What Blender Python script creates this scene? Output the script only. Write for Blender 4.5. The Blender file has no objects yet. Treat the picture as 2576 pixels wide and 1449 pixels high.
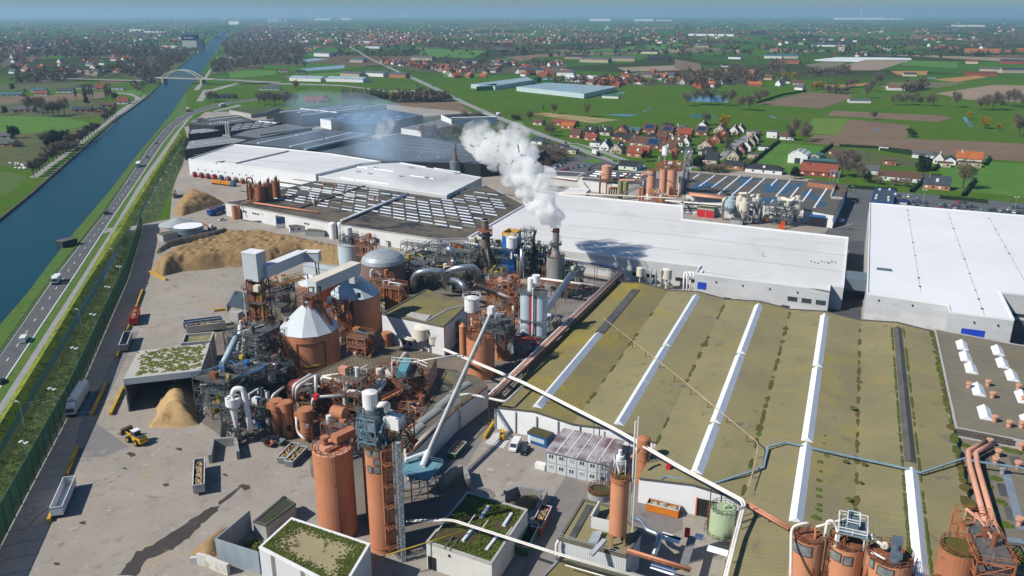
import bpy,math,random
from mathutils import Vector as V3,Matrix,noise
rad=math.radians
D=bpy.data
SC=bpy.context.scene
COL=SC.collection
rnd=random.Random(7)
FPX,HZ,CAMH=816.0,14.0,105.0
PITCH=math.atan((288-HZ)/FPX)
cam=D.objects.new("camera",D.cameras.new("camera"))
COL.objects.link(cam)
cam.location=(0,0,CAMH)
cam.rotation_euler=(math.pi/2-PITCH,0,0)
cam.data.sensor_width=36
cam.data.lens=36*FPX/1024
cam.data.clip_start=1
cam.data.clip_end=90000
SC.camera=cam
SUN_AZ,SUN_EL=248.0,42.0
W=D.worlds.new("World");SC.world=W;W.use_nodes=True
wn=W.node_tree.nodes;bg=wn["Background"]
sky=wn.new("ShaderNodeTexSky");sky.sky_type='NISHITA';sky.sun_disc=False
sky.sun_elevation=rad(SUN_EL);sky.sun_rotation=rad(SUN_AZ)
sky.air_density=1.3;sky.dust_density=0.3;sky.ozone_density=2.5
tint=wn.new('ShaderNodeMix');tint.data_type='RGBA';tint.blend_type='MULTIPLY';tint.inputs[0].default_value=1;tint.inputs[7].default_value=(.66,.95,1.3,1)
W.node_tree.links.new(sky.outputs[0],tint.inputs[6]);W.node_tree.links.new(tint.outputs[2],bg.inputs[0]);bg.inputs[1].default_value=0.05
sl=D.lights.new("sun",'SUN');sl.energy=5.0;sl.angle=rad(0.5);sl.color=(1,.95,.86)
sun=D.objects.new("sun",sl);COL.objects.link(sun)
sdir=V3((math.sin(rad(SUN_AZ))*math.cos(rad(SUN_EL)),math.cos(rad(SUN_AZ))*math.cos(rad(SUN_EL)),math.sin(rad(SUN_EL))))
sun.rotation_euler=sdir.to_track_quat('Z','Y').to_euler()
vs=SC.view_settings
vs.view_transform='Standard';vs.look='None';vs.exposure=0.2;vs.gamma=1;vs.use_curve_mapping=False
SC.render.engine='CYCLES'
cy=SC.cycles
cy.max_bounces=24;cy.diffuse_bounces=1;cy.glossy_bounces=3;cy.volume_step_rate=1.5;cy.transmission_bounces=4
cy.volume_bounces=24;cy.transparent_max_bounces=12
cy.caustics_reflective=False;cy.caustics_refractive=False
cy.sample_clamp_indirect=4
RECT={'A':(2100,400,800),'B':(2600,500,800),'C':(3232,500,800),'D':(600,350,900),'E':(700,950,800),'F':(1400,850,900),'G':(800,1300,900),'L':(2100,1750,900*2576/2518),'M':(3000,1750,1032*2576/1456)}
RECT.update({'N':(0,1100,700*2576/819),'O':(200,700,700*2576/1433),'K':(0,1800,468*2576/819),'J':(0,300,700*2576/1433)})
for i in range(3):
 for j in range(3):
  RECT['%d%d'%(i,j)]=(i*1344,j*756,1344)
def ray(r,x,y):
 x0,y0,w=RECT[r];s=w/2576
 u=(x0+x*s)/3.9375-512;v=288-(y0+y*s)/3.9375
 c,n=math.cos(PITCH),math.sin(PITCH)
 return V3((u,FPX*c+v*n,-FPX*n+v*c))
def P(r,x,y,z=0.0):
 d=ray(r,x,y);t=(z-CAMH)/d.z
 return V3((d.x*t,d.y*t,z))
def H(b,r,x,y):
 d=ray(r,x,y);t=(b.x*d.x+b.y*d.y)/(d.x**2+d.y**2)
 return CAMH+d.z*t
AZ=rad(22.4)
EA=V3((math.sin(AZ),math.cos(AZ),0));EB=V3((math.cos(AZ),-math.sin(AZ),0))
def Q(a,b,z=0.0):
 return EA*a+EB*b+V3((0,0,z))
UP=V3((0,0,1))
MATS={}
def aa(name,col,col2=None,scale=.4,rough=.85,metal=0,av=None,ac=None,bump=0,detail=4,contrast=.35,spec=.3,coord='Object'):
 if name in MATS:return MATS[name]
 m=D.materials.new(name);m.use_nodes=True;MATS[name]=m
 nt=m.node_tree;N=nt.nodes;Lk=nt.links;b=N["Principled BSDF"]
 b.inputs["Roughness"].default_value=rough;b.inputs["Metallic"].default_value=metal
 b.inputs["Specular IOR Level"].default_value=spec
 if col2 is None:col2=tuple(c*.72 for c in col)
 tc=N.new("ShaderNodeTexCoord")
 def nz(s,d=detail,dist=0):
  n=N.new("ShaderNodeTexNoise");n.inputs["Scale"].default_value=s;n.inputs["Detail"].default_value=d
  n.inputs["Roughness"].default_value=.62;n.inputs["Distortion"].default_value=dist
  Lk.new(tc.outputs[coord],n.inputs["Vector"]);return n
 def mix(fac,a,c,mode='MIX'):
  x=N.new("ShaderNodeMix");x.data_type='RGBA';x.blend_type=mode
  for i,v in ((0,fac),(6,a),(7,c)):
   if hasattr(v,'links')or hasattr(v,'is_linked'):Lk.new(v,x.inputs[i])
   else:x.inputs[i].default_value=v if i==0 else (*v,1)
  return x.outputs[2]
 def ramp(src,lo,hi):
  r=N.new("ShaderNodeMapRange");r.inputs[1].default_value=lo;r.inputs[2].default_value=hi
  Lk.new(src,r.inputs[0]);return r.outputs[0]
 n0=nz(scale)
 c=mix(ramp(n0.outputs[0],.5-contrast/2,.5+contrast/2),col,col2)
 if ac:
  for st in (ac if isinstance(ac,list)else [ac]):
   sc_,s_,t_=st[:3]
   n1=nz(s_,5,.4)
   c=mix(ramp(n1.outputs[0],t_,t_+(st[3]if len(st)>3 else.12)),c,sc_)
 if av:
  kind=av[0]
  if kind=='brick':
   t=N.new("ShaderNodeTexBrick");Lk.new(tc.outputs['UV'],t.inputs['Vector'])
   _,bw,bh,ms,dk=av[:5]
   t.inputs['Scale'].default_value=1;t.inputs['Brick Width'].default_value=bw;t.inputs['Row Height'].default_value=bh
   t.inputs['Mortar Size'].default_value=ms;t.inputs['Mortar Smooth'].default_value=.1
   tint=av[5]if len(av)>5 else.92
   t.offset=av[6]if len(av)>6 else.5
   t.inputs['Color1'].default_value=(1,1,1,1);t.inputs['Color2'].default_value=(tint,tint,tint,1)
   t.inputs['Mortar'].default_value=(dk,dk,dk,1)
   c=mix(1.0,c,t.outputs['Color'],'MULTIPLY')
  else:
   t=N.new("ShaderNodeTexWave");t.wave_profile='SIN';Lk.new(tc.outputs['UV'],t.inputs['Vector'])
   t.bands_direction='X' if kind=='stripe' else 'Y'
   t.inputs['Scale'].default_value=2*math.pi/20/av[1];t.inputs['Distortion'].default_value=av[3]if len(av)>3 else 0
   r=N.new("ShaderNodeMapRange");r.inputs[3].default_value=av[2];r.inputs[4].default_value=1
   Lk.new(t.outputs['Fac'],r.inputs[0])
   c=mix(1.0,c,r.outputs[0],'MULTIPLY')
 Lk.new(c,b.inputs["Base Color"])
 if bump:
  bp=N.new("ShaderNodeBump");bp.inputs["Strength"].default_value=min(1,bump);bp.inputs["Distance"].default_value=bump
  nb=nz(scale*3,6);Lk.new(nb.outputs[0],bp.inputs["Height"]);Lk.new(bp.outputs[0],b.inputs["Normal"])
 return m
class MB:
 def __init__(s):s.v=[];s.f=[];s.m=[]
 def add(s,vs,fs,mi=0):
  o=len(s.v);s.v+=[V3(p)for p in vs]
  for f in fs:s.f.append([i+o for i in f]);s.m.append(mi)
  return s
 def ai(s,o,ux,uy,uz,mi=0):
  o=V3(o)
  vs=[o,o+ux,o+ux+uy,o+uy,o+uz,o+ux+uz,o+ux+uy+uz,o+uy+uz]
  return s.add(vs,[(0,3,2,1),(4,5,6,7),(0,1,5,4),(1,2,6,5),(2,3,7,6),(3,0,4,7)],mi)
 def box(s,c,sx,sy,z0,z1,rz=0.0,mi=0):
  y=V3((math.sin(rz),math.cos(rz),0));x=V3((math.cos(rz),-math.sin(rz),0))
  o=V3((c[0],c[1],z0))-x*sx/2-y*sy/2
  return s.ai(o,x*sx,y*sy,UP*(z1-z0),mi)
 def az(s,ay,z0,z1,mi=0,mt=None,bottom=False):
  A=sum(ay[i][0]*ay[(i+1)%len(ay)][1]-ay[(i+1)%len(ay)][0]*ay[i][1]for i in range(len(ay)))
  zs=z1 if isinstance(z1,(list,tuple))else [z1]*len(ay)
  pz=list(zip(ay,zs))
  if A<0:pz=pz[::-1]
  n=len(pz)
  vs=[(p[0],p[1],z0)for p,_ in pz]+[(p[0],p[1],z)for p,z in pz]
  s.add(vs,[(i,(i+1)%n,n+(i+1)%n,n+i)for i in range(n)],mi)
  if mt is not False:s.add(vs[n:],[tuple(range(n))],mi if mt is None else mt)
  if bottom:s.add(vs[:n],[tuple(range(n))[::-1]],mi)
  return s
 def cyl(s,x,y,z0,z1,r0,r1=None,n=16,mi=0,cap=True,mc=None,a0=0.0):
  r1=r0 if r1 is None else r1
  cs=[(math.cos(a0+2*math.pi*i/n),math.sin(a0+2*math.pi*i/n))for i in range(n)]
  vs=[(x+r0*c,y+r0*k,z0)for c,k in cs]+[(x+r1*c,y+r1*k,z1)for c,k in cs]
  s.add(vs,[(i,(i+1)%n,n+(i+1)%n,n+i)for i in range(n)],mi)
  if cap:s.add(vs[n:],[tuple(range(n))],mi if mc is None else mc)
  return s
 def tube(s,ah,r,n=8,mi=0,cap=True):
  ah=[V3(p)for p in ah]
  if len(ah)<2:return s
  bk=[];prev=None
  for i,p in enumerate(ah):
   d=((ah[min(i+1,len(ah)-1)]-p).normalized()+(p-ah[max(i-1,0)]).normalized()).normalized()
   ref=UP if abs(d.z)<.95 else V3((0,1,0))
   if prev is not None:
    x=prev-d*prev.dot(d)
    x=x.normalized()if x.length>1e-4 else d.cross(ref).normalized()
   else:x=d.cross(ref).normalized()
   prev=x;y=d.cross(x)
   k=1.0
   if 0<i<len(ah)-1:
    c=(ah[i+1]-p).normalized().dot((p-ah[i-1]).normalized());k=min(1.5,1/math.sqrt(max(.2,(1+c)/2)))
   rr=r[i]if isinstance(r,(list,tuple))else r
   bk.append([p+(x*math.cos(2*math.pi*j/n)+y*math.sin(2*math.pi*j/n))*rr*(k if n>4 else 1)for j in range(n)])
  vs=[q for g in bk for q in g]
  fs=[(i*n+j,i*n+(j+1)%n,(i+1)*n+(j+1)%n,(i+1)*n+j)for i in range(len(ah)-1)for j in range(n)]
  if cap:fs+=[tuple(range(n))[::-1],tuple(range((len(ah)-1)*n,len(ah)*n))]
  return s.add(vs,fs,mi)
 def ad(s,a,b,w=.25,h=None,mi=0):
  a=V3(a);b=V3(b);h=w if h is None else h
  d=b-a
  if d.length<1e-4:return s
  x=d.cross(UP)if abs(d.normalized().z)<.98 else V3((1,0,0))
  x=x.normalized()*w;z=x.cross(d).normalized()*h
  return s.ai(a-x/2-z/2,x,d,z,mi)if x.cross(d).dot(z)>0 else s.ai(a-x/2-z/2,d,x,z,mi)
 def ao(s,ah,h=1.1,w=.09,step=2.2,mi=0,closed=False):
  ah=[V3(p)for p in ah]
  if closed:ah=ah+[ah[0]]
  for a,b in zip(ah,ah[1:]):
   for k in (1,.5):s.ad(a+UP*h*k,b+UP*h*k,w,mi=mi)
   n=max(1,int((b-a).length/step))
   for i in range(n):q=a.lerp(b,i/n);s.ad(q,q+UP*h,w,mi=mi)
  return s
 def rrl(s,x,y,z,r,h=1.1,n=14,w=.09,mi=0):
  return s.ao([(x+r*math.cos(2*math.pi*i/n),y+r*math.sin(2*math.pi*i/n),z)for i in range(n)],h,w,99,mi,True)
 def lattice(s,a,b,w=1.6,n=None,t=.14,mi=0):
  a=V3(a);b=V3(b);d=(b-a);u=d.normalized()
  x=(u.cross(UP)if abs(u.z)<.95 else V3((1,0,0))).normalized()*w/2;y=u.cross(x).normalized()*w/2
  n=n or max(2,int(d.length/w/1.2));cs=[x+y,x-y,-x-y,-x+y]
  for c in cs:s.ad(a+c,b+c,t,mi=mi)
  for i in range(n):
   p,q=a.lerp(b,i/n),a.lerp(b,(i+1)/n)
   for k in range(4):
    c0,c1=cs[k],cs[(k+1)%4]
    s.ad(p+(c0 if i%2 else c1),q+(c1 if i%2 else c0),t*.6,mi=mi)
    s.ad(q+c0,q+c1,t*.6,mi=mi)
  return s
 def dome(s,x,y,z,r,h,n=16,m=5,mi=0):
  pr=None
  for k in range(m):
   a=math.pi/2*k/m;b2=math.pi/2*(k+1)/m
   s.cyl(x,y,z+h*math.sin(a),z+h*math.sin(b2),r*math.cos(a),max(.01,r*math.cos(b2)),n,mi,k==m-1)
  return s
 def bd(s,name,mats,parent=None,uv=None,smooth=False,kind=None):
  off=V3((0,0,0))
  if parent is not None and parent.get('loc0')is not None:off=V3(parent['loc0'])
  me=D.meshes.new(name);me.from_pydata([p-off for p in s.v],[],s.f)
  if not isinstance(mats,(list,tuple)):mats=[mats]
  for m in mats:me.materials.append(m)
  if len(mats)>1:me.polygons.foreach_set('material_index',s.m)
  if uv is not None:
   L=me.uv_layers.new(name='uv');ca,sa=math.cos(uv),math.sin(uv)
   ex=V3((ca,-sa,0));ey=V3((sa,ca,0));dat=[0.0]*(2*len(me.loops));k=0
   for f in s.f:
    a,b,c=s.v[f[0]],s.v[f[1]],s.v[f[2]]
    n=(b-a).cross(c-b)
    if n.length<1e-9 or abs(n.z)>.985*n.length:t,w_=ex,ey
    else:
     n.normalize();t=UP.cross(n).normalized();w_=n.cross(t)
    for i in f:
     p=s.v[i];dat[k]=p.dot(t);dat[k+1]=p.dot(w_);k+=2
   L.data.foreach_set('uv',dat)
  if smooth:me.polygons.foreach_set('use_smooth',[True]*len(me.polygons))
  me.update()
  o=D.objects.new(name,me);COL.objects.link(o)
  if parent is not None:
   o.parent=parent
   if parent.get('loc0')is not None:o['loc0']=list(parent['loc0'])
  if kind:o['kind']=kind
  return o
 def b8(s,name,mats,parent,uv=None):
  par=list(range(len(s.v)))
  def fd(i):
   while par[i]!=i:par[i]=par[par[i]];i=par[i]
   return i
  for f in s.f:
   for i in f[1:]:par[fd(i)]=fd(f[0])
  g={}
  for f,m in zip(s.f,s.m):g.setdefault(fd(f[0]),[]).append((f,m))
  for fs in g.values():
   q=MB();ids=sorted({i for f,_ in fs for i in f});k={i:j for j,i in enumerate(ids)}
   q.v=[s.v[i]for i in ids];q.f=[[k[i]for i in f]for f,_ in fs];q.m=[m for _,m in fs];q.bd(name,mats,parent,uv)
def T(name,bq,cat,loc=(0,0,0),group=None,rz=0.0):
 o=D.objects.new(name,None);COL.objects.link(o);o.empty_display_size=.5
 o.location=loc;o.rotation_euler=(0,0,-rz);o['label']=bq;o['category']=cat
 o['loc0']=list(loc)if not rz else [0,0,0]
 if group:o['group']=group
 return o
def tag(o,bq,cat,group=None,kind=None):
 o['label']=bq;o['category']=cat
 if group:o['group']=group
 if kind:o['kind']=kind
 return o
def b9(name,mb,mats,bq,cat,loc=None,group=None,uv=None,smooth=False):
 if loc is None:
  xs=[p.x for p in mb.v];ys=[p.y for p in mb.v];zs=[p.z for p in mb.v]
  loc=V3(((min(xs)+max(xs))/2,(min(ys)+max(ys))/2,min(zs)))
 loc=V3(loc)
 mb.v2=mb.v;mb.v=[p-loc for p in mb.v]
 o=mb.bd(name,mats,None,uv,smooth);o.location=loc
 return tag(o,bq,cat,group)
def cpt(root,loc,rz=0.0,scale=None,bq=None,group=None):
 c=root.copy();COL.objects.link(c);c.location=loc;c.rotation_euler=(0,0,-rz)
 if scale is not None:c.scale=scale if hasattr(scale,'__len__')else (scale,)*3
 if bq:c['label']=bq
 if group:c['group']=group
 for ch in root.children:
  k=ch.copy();COL.objects.link(k);k.parent=c
  for g in ch.children:
   j=g.copy();COL.objects.link(j);j.parent=k
 return c
def strc(name,mb,m,uv=None,smooth=False):
 return mb.bd(name,m,None,uv,smooth,'structure')
def lbl(n):
 return ['first','second','third','fourth','fifth','sixth','seventh','eighth','ninth','tenth','eleventh','twelfth','thirteenth','fourteenth','fifteenth','sixteenth','seventeenth','eighteenth','nineteenth','twentieth','twenty-first','twenty-second','twenty-third','twenty-fourth','twenty-fifth','twenty-sixth','twenty-seventh','twenty-eighth','twenty-ninth','thirtieth'][n]
def a3(name,ah,z,m,uv=None,kind='structure'):
 mb=MB();mb.az([(p[0],p[1])for p in ah],z,z,mt=0)
 mb.f=mb.f[-1:];mb.m=[0];n=len(ah);mb.v=mb.v[n:2*n]if len(mb.v)==2*n else mb.v
 vs=mb.v[-n:];q=MB();q.add(vs,[tuple(range(n))])
 return q.bd(name,m,None,uv,kind=kind)
def PP(r,*xy):return [P(r,x,y)for x,y in xy]
def ap(name,left,right,z,m,uv=None):
 return a3(name,list(left)+list(right)[::-1],z,m,uv)
m=D.materials.new('countryside');m.use_nodes=True
nt=m.node_tree;N_=nt.nodes;LK=nt.links;bs=N_["Principled BSDF"];bs.inputs["Roughness"].default_value=1;bs.inputs["Specular IOR Level"].default_value=0
tc=N_.new("ShaderNodeTexCoord")
mp=N_.new("ShaderNodeMapping");mp.inputs['Rotation'].default_value=(0,0,.45);mp.inputs['Scale'].default_value=(1/260,1/420,1)
LK.new(tc.outputs['Object'],mp.inputs[0])
vo=N_.new("ShaderNodeTexVoronoi");vo.inputs['Scale'].default_value=1;LK.new(mp.outputs[0],vo.inputs['Vector'])
sp=N_.new("ShaderNodeSeparateColor");LK.new(vo.outputs['Color'],sp.inputs[0])
cr=N_.new("ShaderNodeValToRGB");cr.color_ramp.interpolation='CONSTANT'
cols=[(0,(.045,.11,.018)),(.22,(.04,.055,.022)),(.42,(.055,.13,.018)),(.58,(.12,.09,.055)),(.68,(.045,.095,.02)),(.86,(.17,.135,.085)),(.91,(.03,.045,.02))]
cr.color_ramp.elements[0].position=0;cr.color_ramp.elements[0].color=(*cols[0][1],1)
cr.color_ramp.elements[1].position=cols[1][0];cr.color_ramp.elements[1].color=(*cols[1][1],1)
for p_,c_ in cols[2:]:
 e=cr.color_ramp.elements.new(p_);e.color=(*c_,1)
LK.new(sp.outputs[0],cr.inputs[0])
def gnoise(sc_,det=5):
 n=N_.new("ShaderNodeTexNoise");n.inputs['Scale'].default_value=sc_;n.inputs['Detail'].default_value=det;n.inputs['Roughness'].default_value=.65
 LK.new(tc.outputs['Object'],n.inputs['Vector']);return n.outputs[0]
def grange(src,a,b):
 r=N_.new("ShaderNodeMapRange");r.inputs[1].default_value=a;r.inputs[2].default_value=b;LK.new(src,r.inputs[0]);return r.outputs[0]
def gmix(f,a,b):
 x=N_.new("ShaderNodeMix");x.data_type='RGBA'
 for i,v in ((0,f),(6,a),(7,b)):
  if isinstance(v,tuple):x.inputs[i].default_value=(*v,1)
  else:LK.new(v,x.inputs[i])
 return x.outputs[2]
far=gmix(grange(gnoise(.004),.54,.7),cr.outputs[0],(.035,.045,.022))
near=gmix(grange(gnoise(.012),.38,.62),(.045,.135,.010),(.075,.14,.016))
near=gmix(grange(gnoise(.11,8),.4,.68),near,(.07,.10,.022))
near=gmix(grange(gnoise(.03),.55,.75),near,(.10,.115,.035))
sx=N_.new("ShaderNodeSeparateXYZ");LK.new(tc.outputs['Object'],sx.inputs[0])
wob=N_.new("ShaderNodeMath");wob.operation='MULTIPLY_ADD';LK.new(gnoise(.003),wob.inputs[0]);wob.inputs[1].default_value=900;LK.new(sx.outputs[1],wob.inputs[2])
LK.new(gmix(grange(wob.outputs[0],1750,2050),near,far),bs.inputs['Base Color'])
q=MB();q.add([(-30000,-400,0),(30000,-400,0),(30000,32000,0),(-30000,32000,0)],[(0,1,2,3)])
q.bd('ground',m,None,None,kind='structure')
b3=aa('grass',(.05,.115,.012),(.085,.12,.02),.06,ac=((.035,.07,.012),.5,.55))
au=aa('grass bright',(.055,.16,.010),(.085,.17,.014),.05,ac=((.04,.10,.012),.3,.55))
grass_d=aa('grass dull',(.065,.085,.02),(.095,.095,.03),.03,ac=((.045,.055,.018),.12,.52))
bank_g=aa('bank grass',(.20,.21,.012),(.10,.16,.012),.1,ac=((.045,.085,.01),.3,.5))
bv=aa('asphalt',(.085,.09,.10),(.11,.112,.115),.12,.9,ac=((.06,.062,.066),.7,.55))
asphalt_d=aa('asphalt dark',(.05,.053,.062),(.075,.078,.085),.1,.85,ac=((.035,.037,.042),.3,.58))
pathm=aa('path',(.30,.29,.28),(.24,.235,.23),.2,.9)
white=aa('white paint',(.78,.79,.80),(.68,.68,.68),.6)
yellow=aa('yellow paint',(.62,.38,.02),(.5,.28,.02),.5,.6)
water=aa('canal water',(.003,.038,.056),(.004,.046,.068),.01,.3,spec=.12,bump=.05)
pond=aa('pond water',(.02,.19,.36),(.02,.15,.3),.05,.08,spec=.5)
ditchw=aa('ditch water',(.012,.03,.045),(.02,.03,.03),.2,.3,spec=.3)
bz=aa('ploughed soil',(.20,.135,.085),(.155,.105,.068),.02,1,av=('stripe',4.0,.82,1.2),ac=((.15,.10,.07),.05,.55))
soil_l=aa('pale soil',(.29,.22,.155),(.24,.18,.125),.02,1,av=('stripe',5.0,.86,1.2))
soil_o=aa('orange soil',(.36,.19,.06),(.30,.17,.055),.02,1,av=('stripe',5.0,.9,1))
tan=aa('dry reed ground',(.32,.25,.12),(.24,.19,.09),.05,1,ac=((.13,.13,.05),.1,.55))
plastic=aa('crop cover',(.72,.74,.76),(.62,.64,.66),.05,.5)
cl=PP('01',(-260,450),(0,220),(270,0))+PP('00',(300,1420),(560,1190),(860,920),(1110,740),(1230,620),(1400,470),(1510,385),(1560,340),(1605,290),(1640,250),(1680,236),(1748,228))
crt=PP('01',(-400,1500),(0,1000),(200,770),(480,400),(820,0))+PP('00',(1050,1150),(1300,850),(1400,690),(1490,590),(1620,400),(1660,340),(1700,290),(1725,255),(1752,232))
ap('canal_water',cl,crt,.03,water)
mb=MB()
for a,b in zip(cl,cl[1:]):
 d=(b-a).normalized();n_=V3((-d.y,d.x,0));mb.az([a,b,b+n_*1.2,a+n_*1.2],0,1.1)
strc('quay_edge',mb,aa('quay stone',(.10,.10,.08),(.05,.06,.045),.3))
ap('quay_path',PP('J',(355,819),(620,620),(760,500),(1000,290),(1160,150)),PP('J',(395,819),(655,610),(790,500),(1030,280),(1190,150)),.05,aa('quay gravel',(.22,.215,.2),(.16,.165,.14),.2))
ap('towpath',PP('J',(235,819),(420,690),(600,560),(790,420),(900,325),(990,255),(1090,195)),PP('J',(300,819),(440,715),(620,580),(815,425),(920,345),(1020,270),(1125,190)),.05,pathm)
ap('towpath',PP('J',(1090,195),(1085,165),(1030,148),(915,135)),PP('J',(1125,195),(1135,175),(1060,140),(920,130)),.052,pathm)
rl=PP('K',(-700,300))+PP('N',(0,345),(240,0))+PP('O',(430,285),(625,0))+PP('00',(1110,1130),(1230,980),(1320,900),(1420,845),(1560,800),(1700,770),(1950,742))
rr=PP('K',(-600,470))+PP('N',(0,505),(335,0))+PP('O',(455,390),(720,0))+PP('00',(1230,1080),(1330,960),(1430,882),(1500,850),(1610,815),(1730,785),(1955,755))
verge=aa('verge',(.055,.13,.014),(.085,.135,.02),.08,ac=((.035,.08,.012),.4,.55))
ap('canal_verge',crt[:6]+PP('00',(1300,850),(1400,690)),[rl[0],rl[1],rl[2],rl[4]]+PP('00',(1320,900),(1420,845)),.02,verge)
ap('road',rl,rr,.05,bv)
mb=MB()
def cd(mb,ah,w,z,dash=None):
 acc=0
 for a,b in zip(ah,ah[1:]):
  L=(b-a).length;d=(b-a)/L;n_=V3((-d.y,d.x,0))*w/2
  if not dash:segs=[(0,L)]
  else:
   segs=[];t=-acc
   while t<L:
    if t+dash[0]>0:segs.append((max(0,t),min(L,t+dash[0])))
    t+=dash[1]
   acc=L-t+dash[1]
  for s0,s1 in segs:
   p,q_=a+d*s0,a+d*s1
   mb.add([p-n_+UP*z,q_-n_+UP*z,q_+n_+UP*z,p+n_+UP*z],[(0,1,2,3)])
 return mb
mid=[a.lerp(b,.5)for a,b in zip(rl,rr)]
cd(mb,mid,.22,.06,(3,12.5))
cd(mb,[a.lerp(b,.955)for a,b in zip(rl,rr)],.3,.06);cd(mb,[a.lerp(b,.06)for a,b in zip(rl,rr)],.2,.06)
strc('road_markings',mb,white)
pl=PP('K',(-640,640))+PP('N',(0,575),(370,0))+PP('O',(480,440),(745,0))+PP('00',(1200,1180),(1320,1010),(1400,912),(1440,880))
pr=PP('K',(-590,690))+PP('N',(0,628),(392,0))+PP('O',(500,440),(785,0))+PP('00',(1232,1180),(1345,1010),(1425,905),(1462,872))
ap('cycle_path',pl,pr,.052,pathm)
ap('road_verge',rr[:8],pl[:7],.04,verge)
ap('access_road',PP('O',(420,445),(455,408),(540,398),(665,388),(740,378),(850,352),(960,335)),PP('O',(425,447),(465,438),(540,430),(675,420),(745,420),(800,410),(900,370)),.06,pathm)
bl=pr[:7];br=PP('K',(-540,860))+PP('N',(0,760),(445,0))+PP('O',(655,385),(866,0))+PP('00',(1295,1180),(1400,1040))
def ridge_strip(name,L_,R_,z,h,m):
 mb=MB();n=0
 for a,b in zip(L_,R_):
  c1=a.lerp(b,.55)
  mb.v+=[a+UP*z,c1+UP*h,b+UP*z]
 for i in range(len(L_)-1):
  for k in (0,1):mb.f.append((3*i+k,3*i+k+1,3*i+4+k,3*i+3+k));mb.m.append(0)
 return strc(name,mb,m)
ridge_strip('grass_bank',bl,br,.03,1.5,bank_g)
dl=br;dr=PP('K',(-500,920))+PP('N',(0,815),(478,0))+PP('O',(680,385),(882,0))+PP('00',(1310,1180),(1412,1040))
ap('ditch_water',dl,dr,.035,ditchw)
scrub_g=aa('scrub ground',(.06,.095,.02),(.045,.06,.018),.15,ac=((.09,.10,.03),.4,.55))
wl=PP('K',(-250,1100),(0,620))+PP('N',(330,560),(590,0))+PP('O',(740,425))
ap('scrub_ground',dr[:4],PP('K',(-250,1100),(0,620))+PP('N',(590,0))+PP('O',(740,415)),.033,scrub_g)
ap('scrub_ground',PP('O',(690,385),(882,0))+PP('00',(1330,1180),(1412,1040)),PP('O',(860,345),(1000,40))+PP('00',(1400,1190),(1430,1050)),.034,scrub_g)
SCRUB=[(dr[0],wl[0]),(dr[1],wl[1]),(dr[2],P('N',590,0)),(P('O',590,500),P('O',738,420))]
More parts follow.
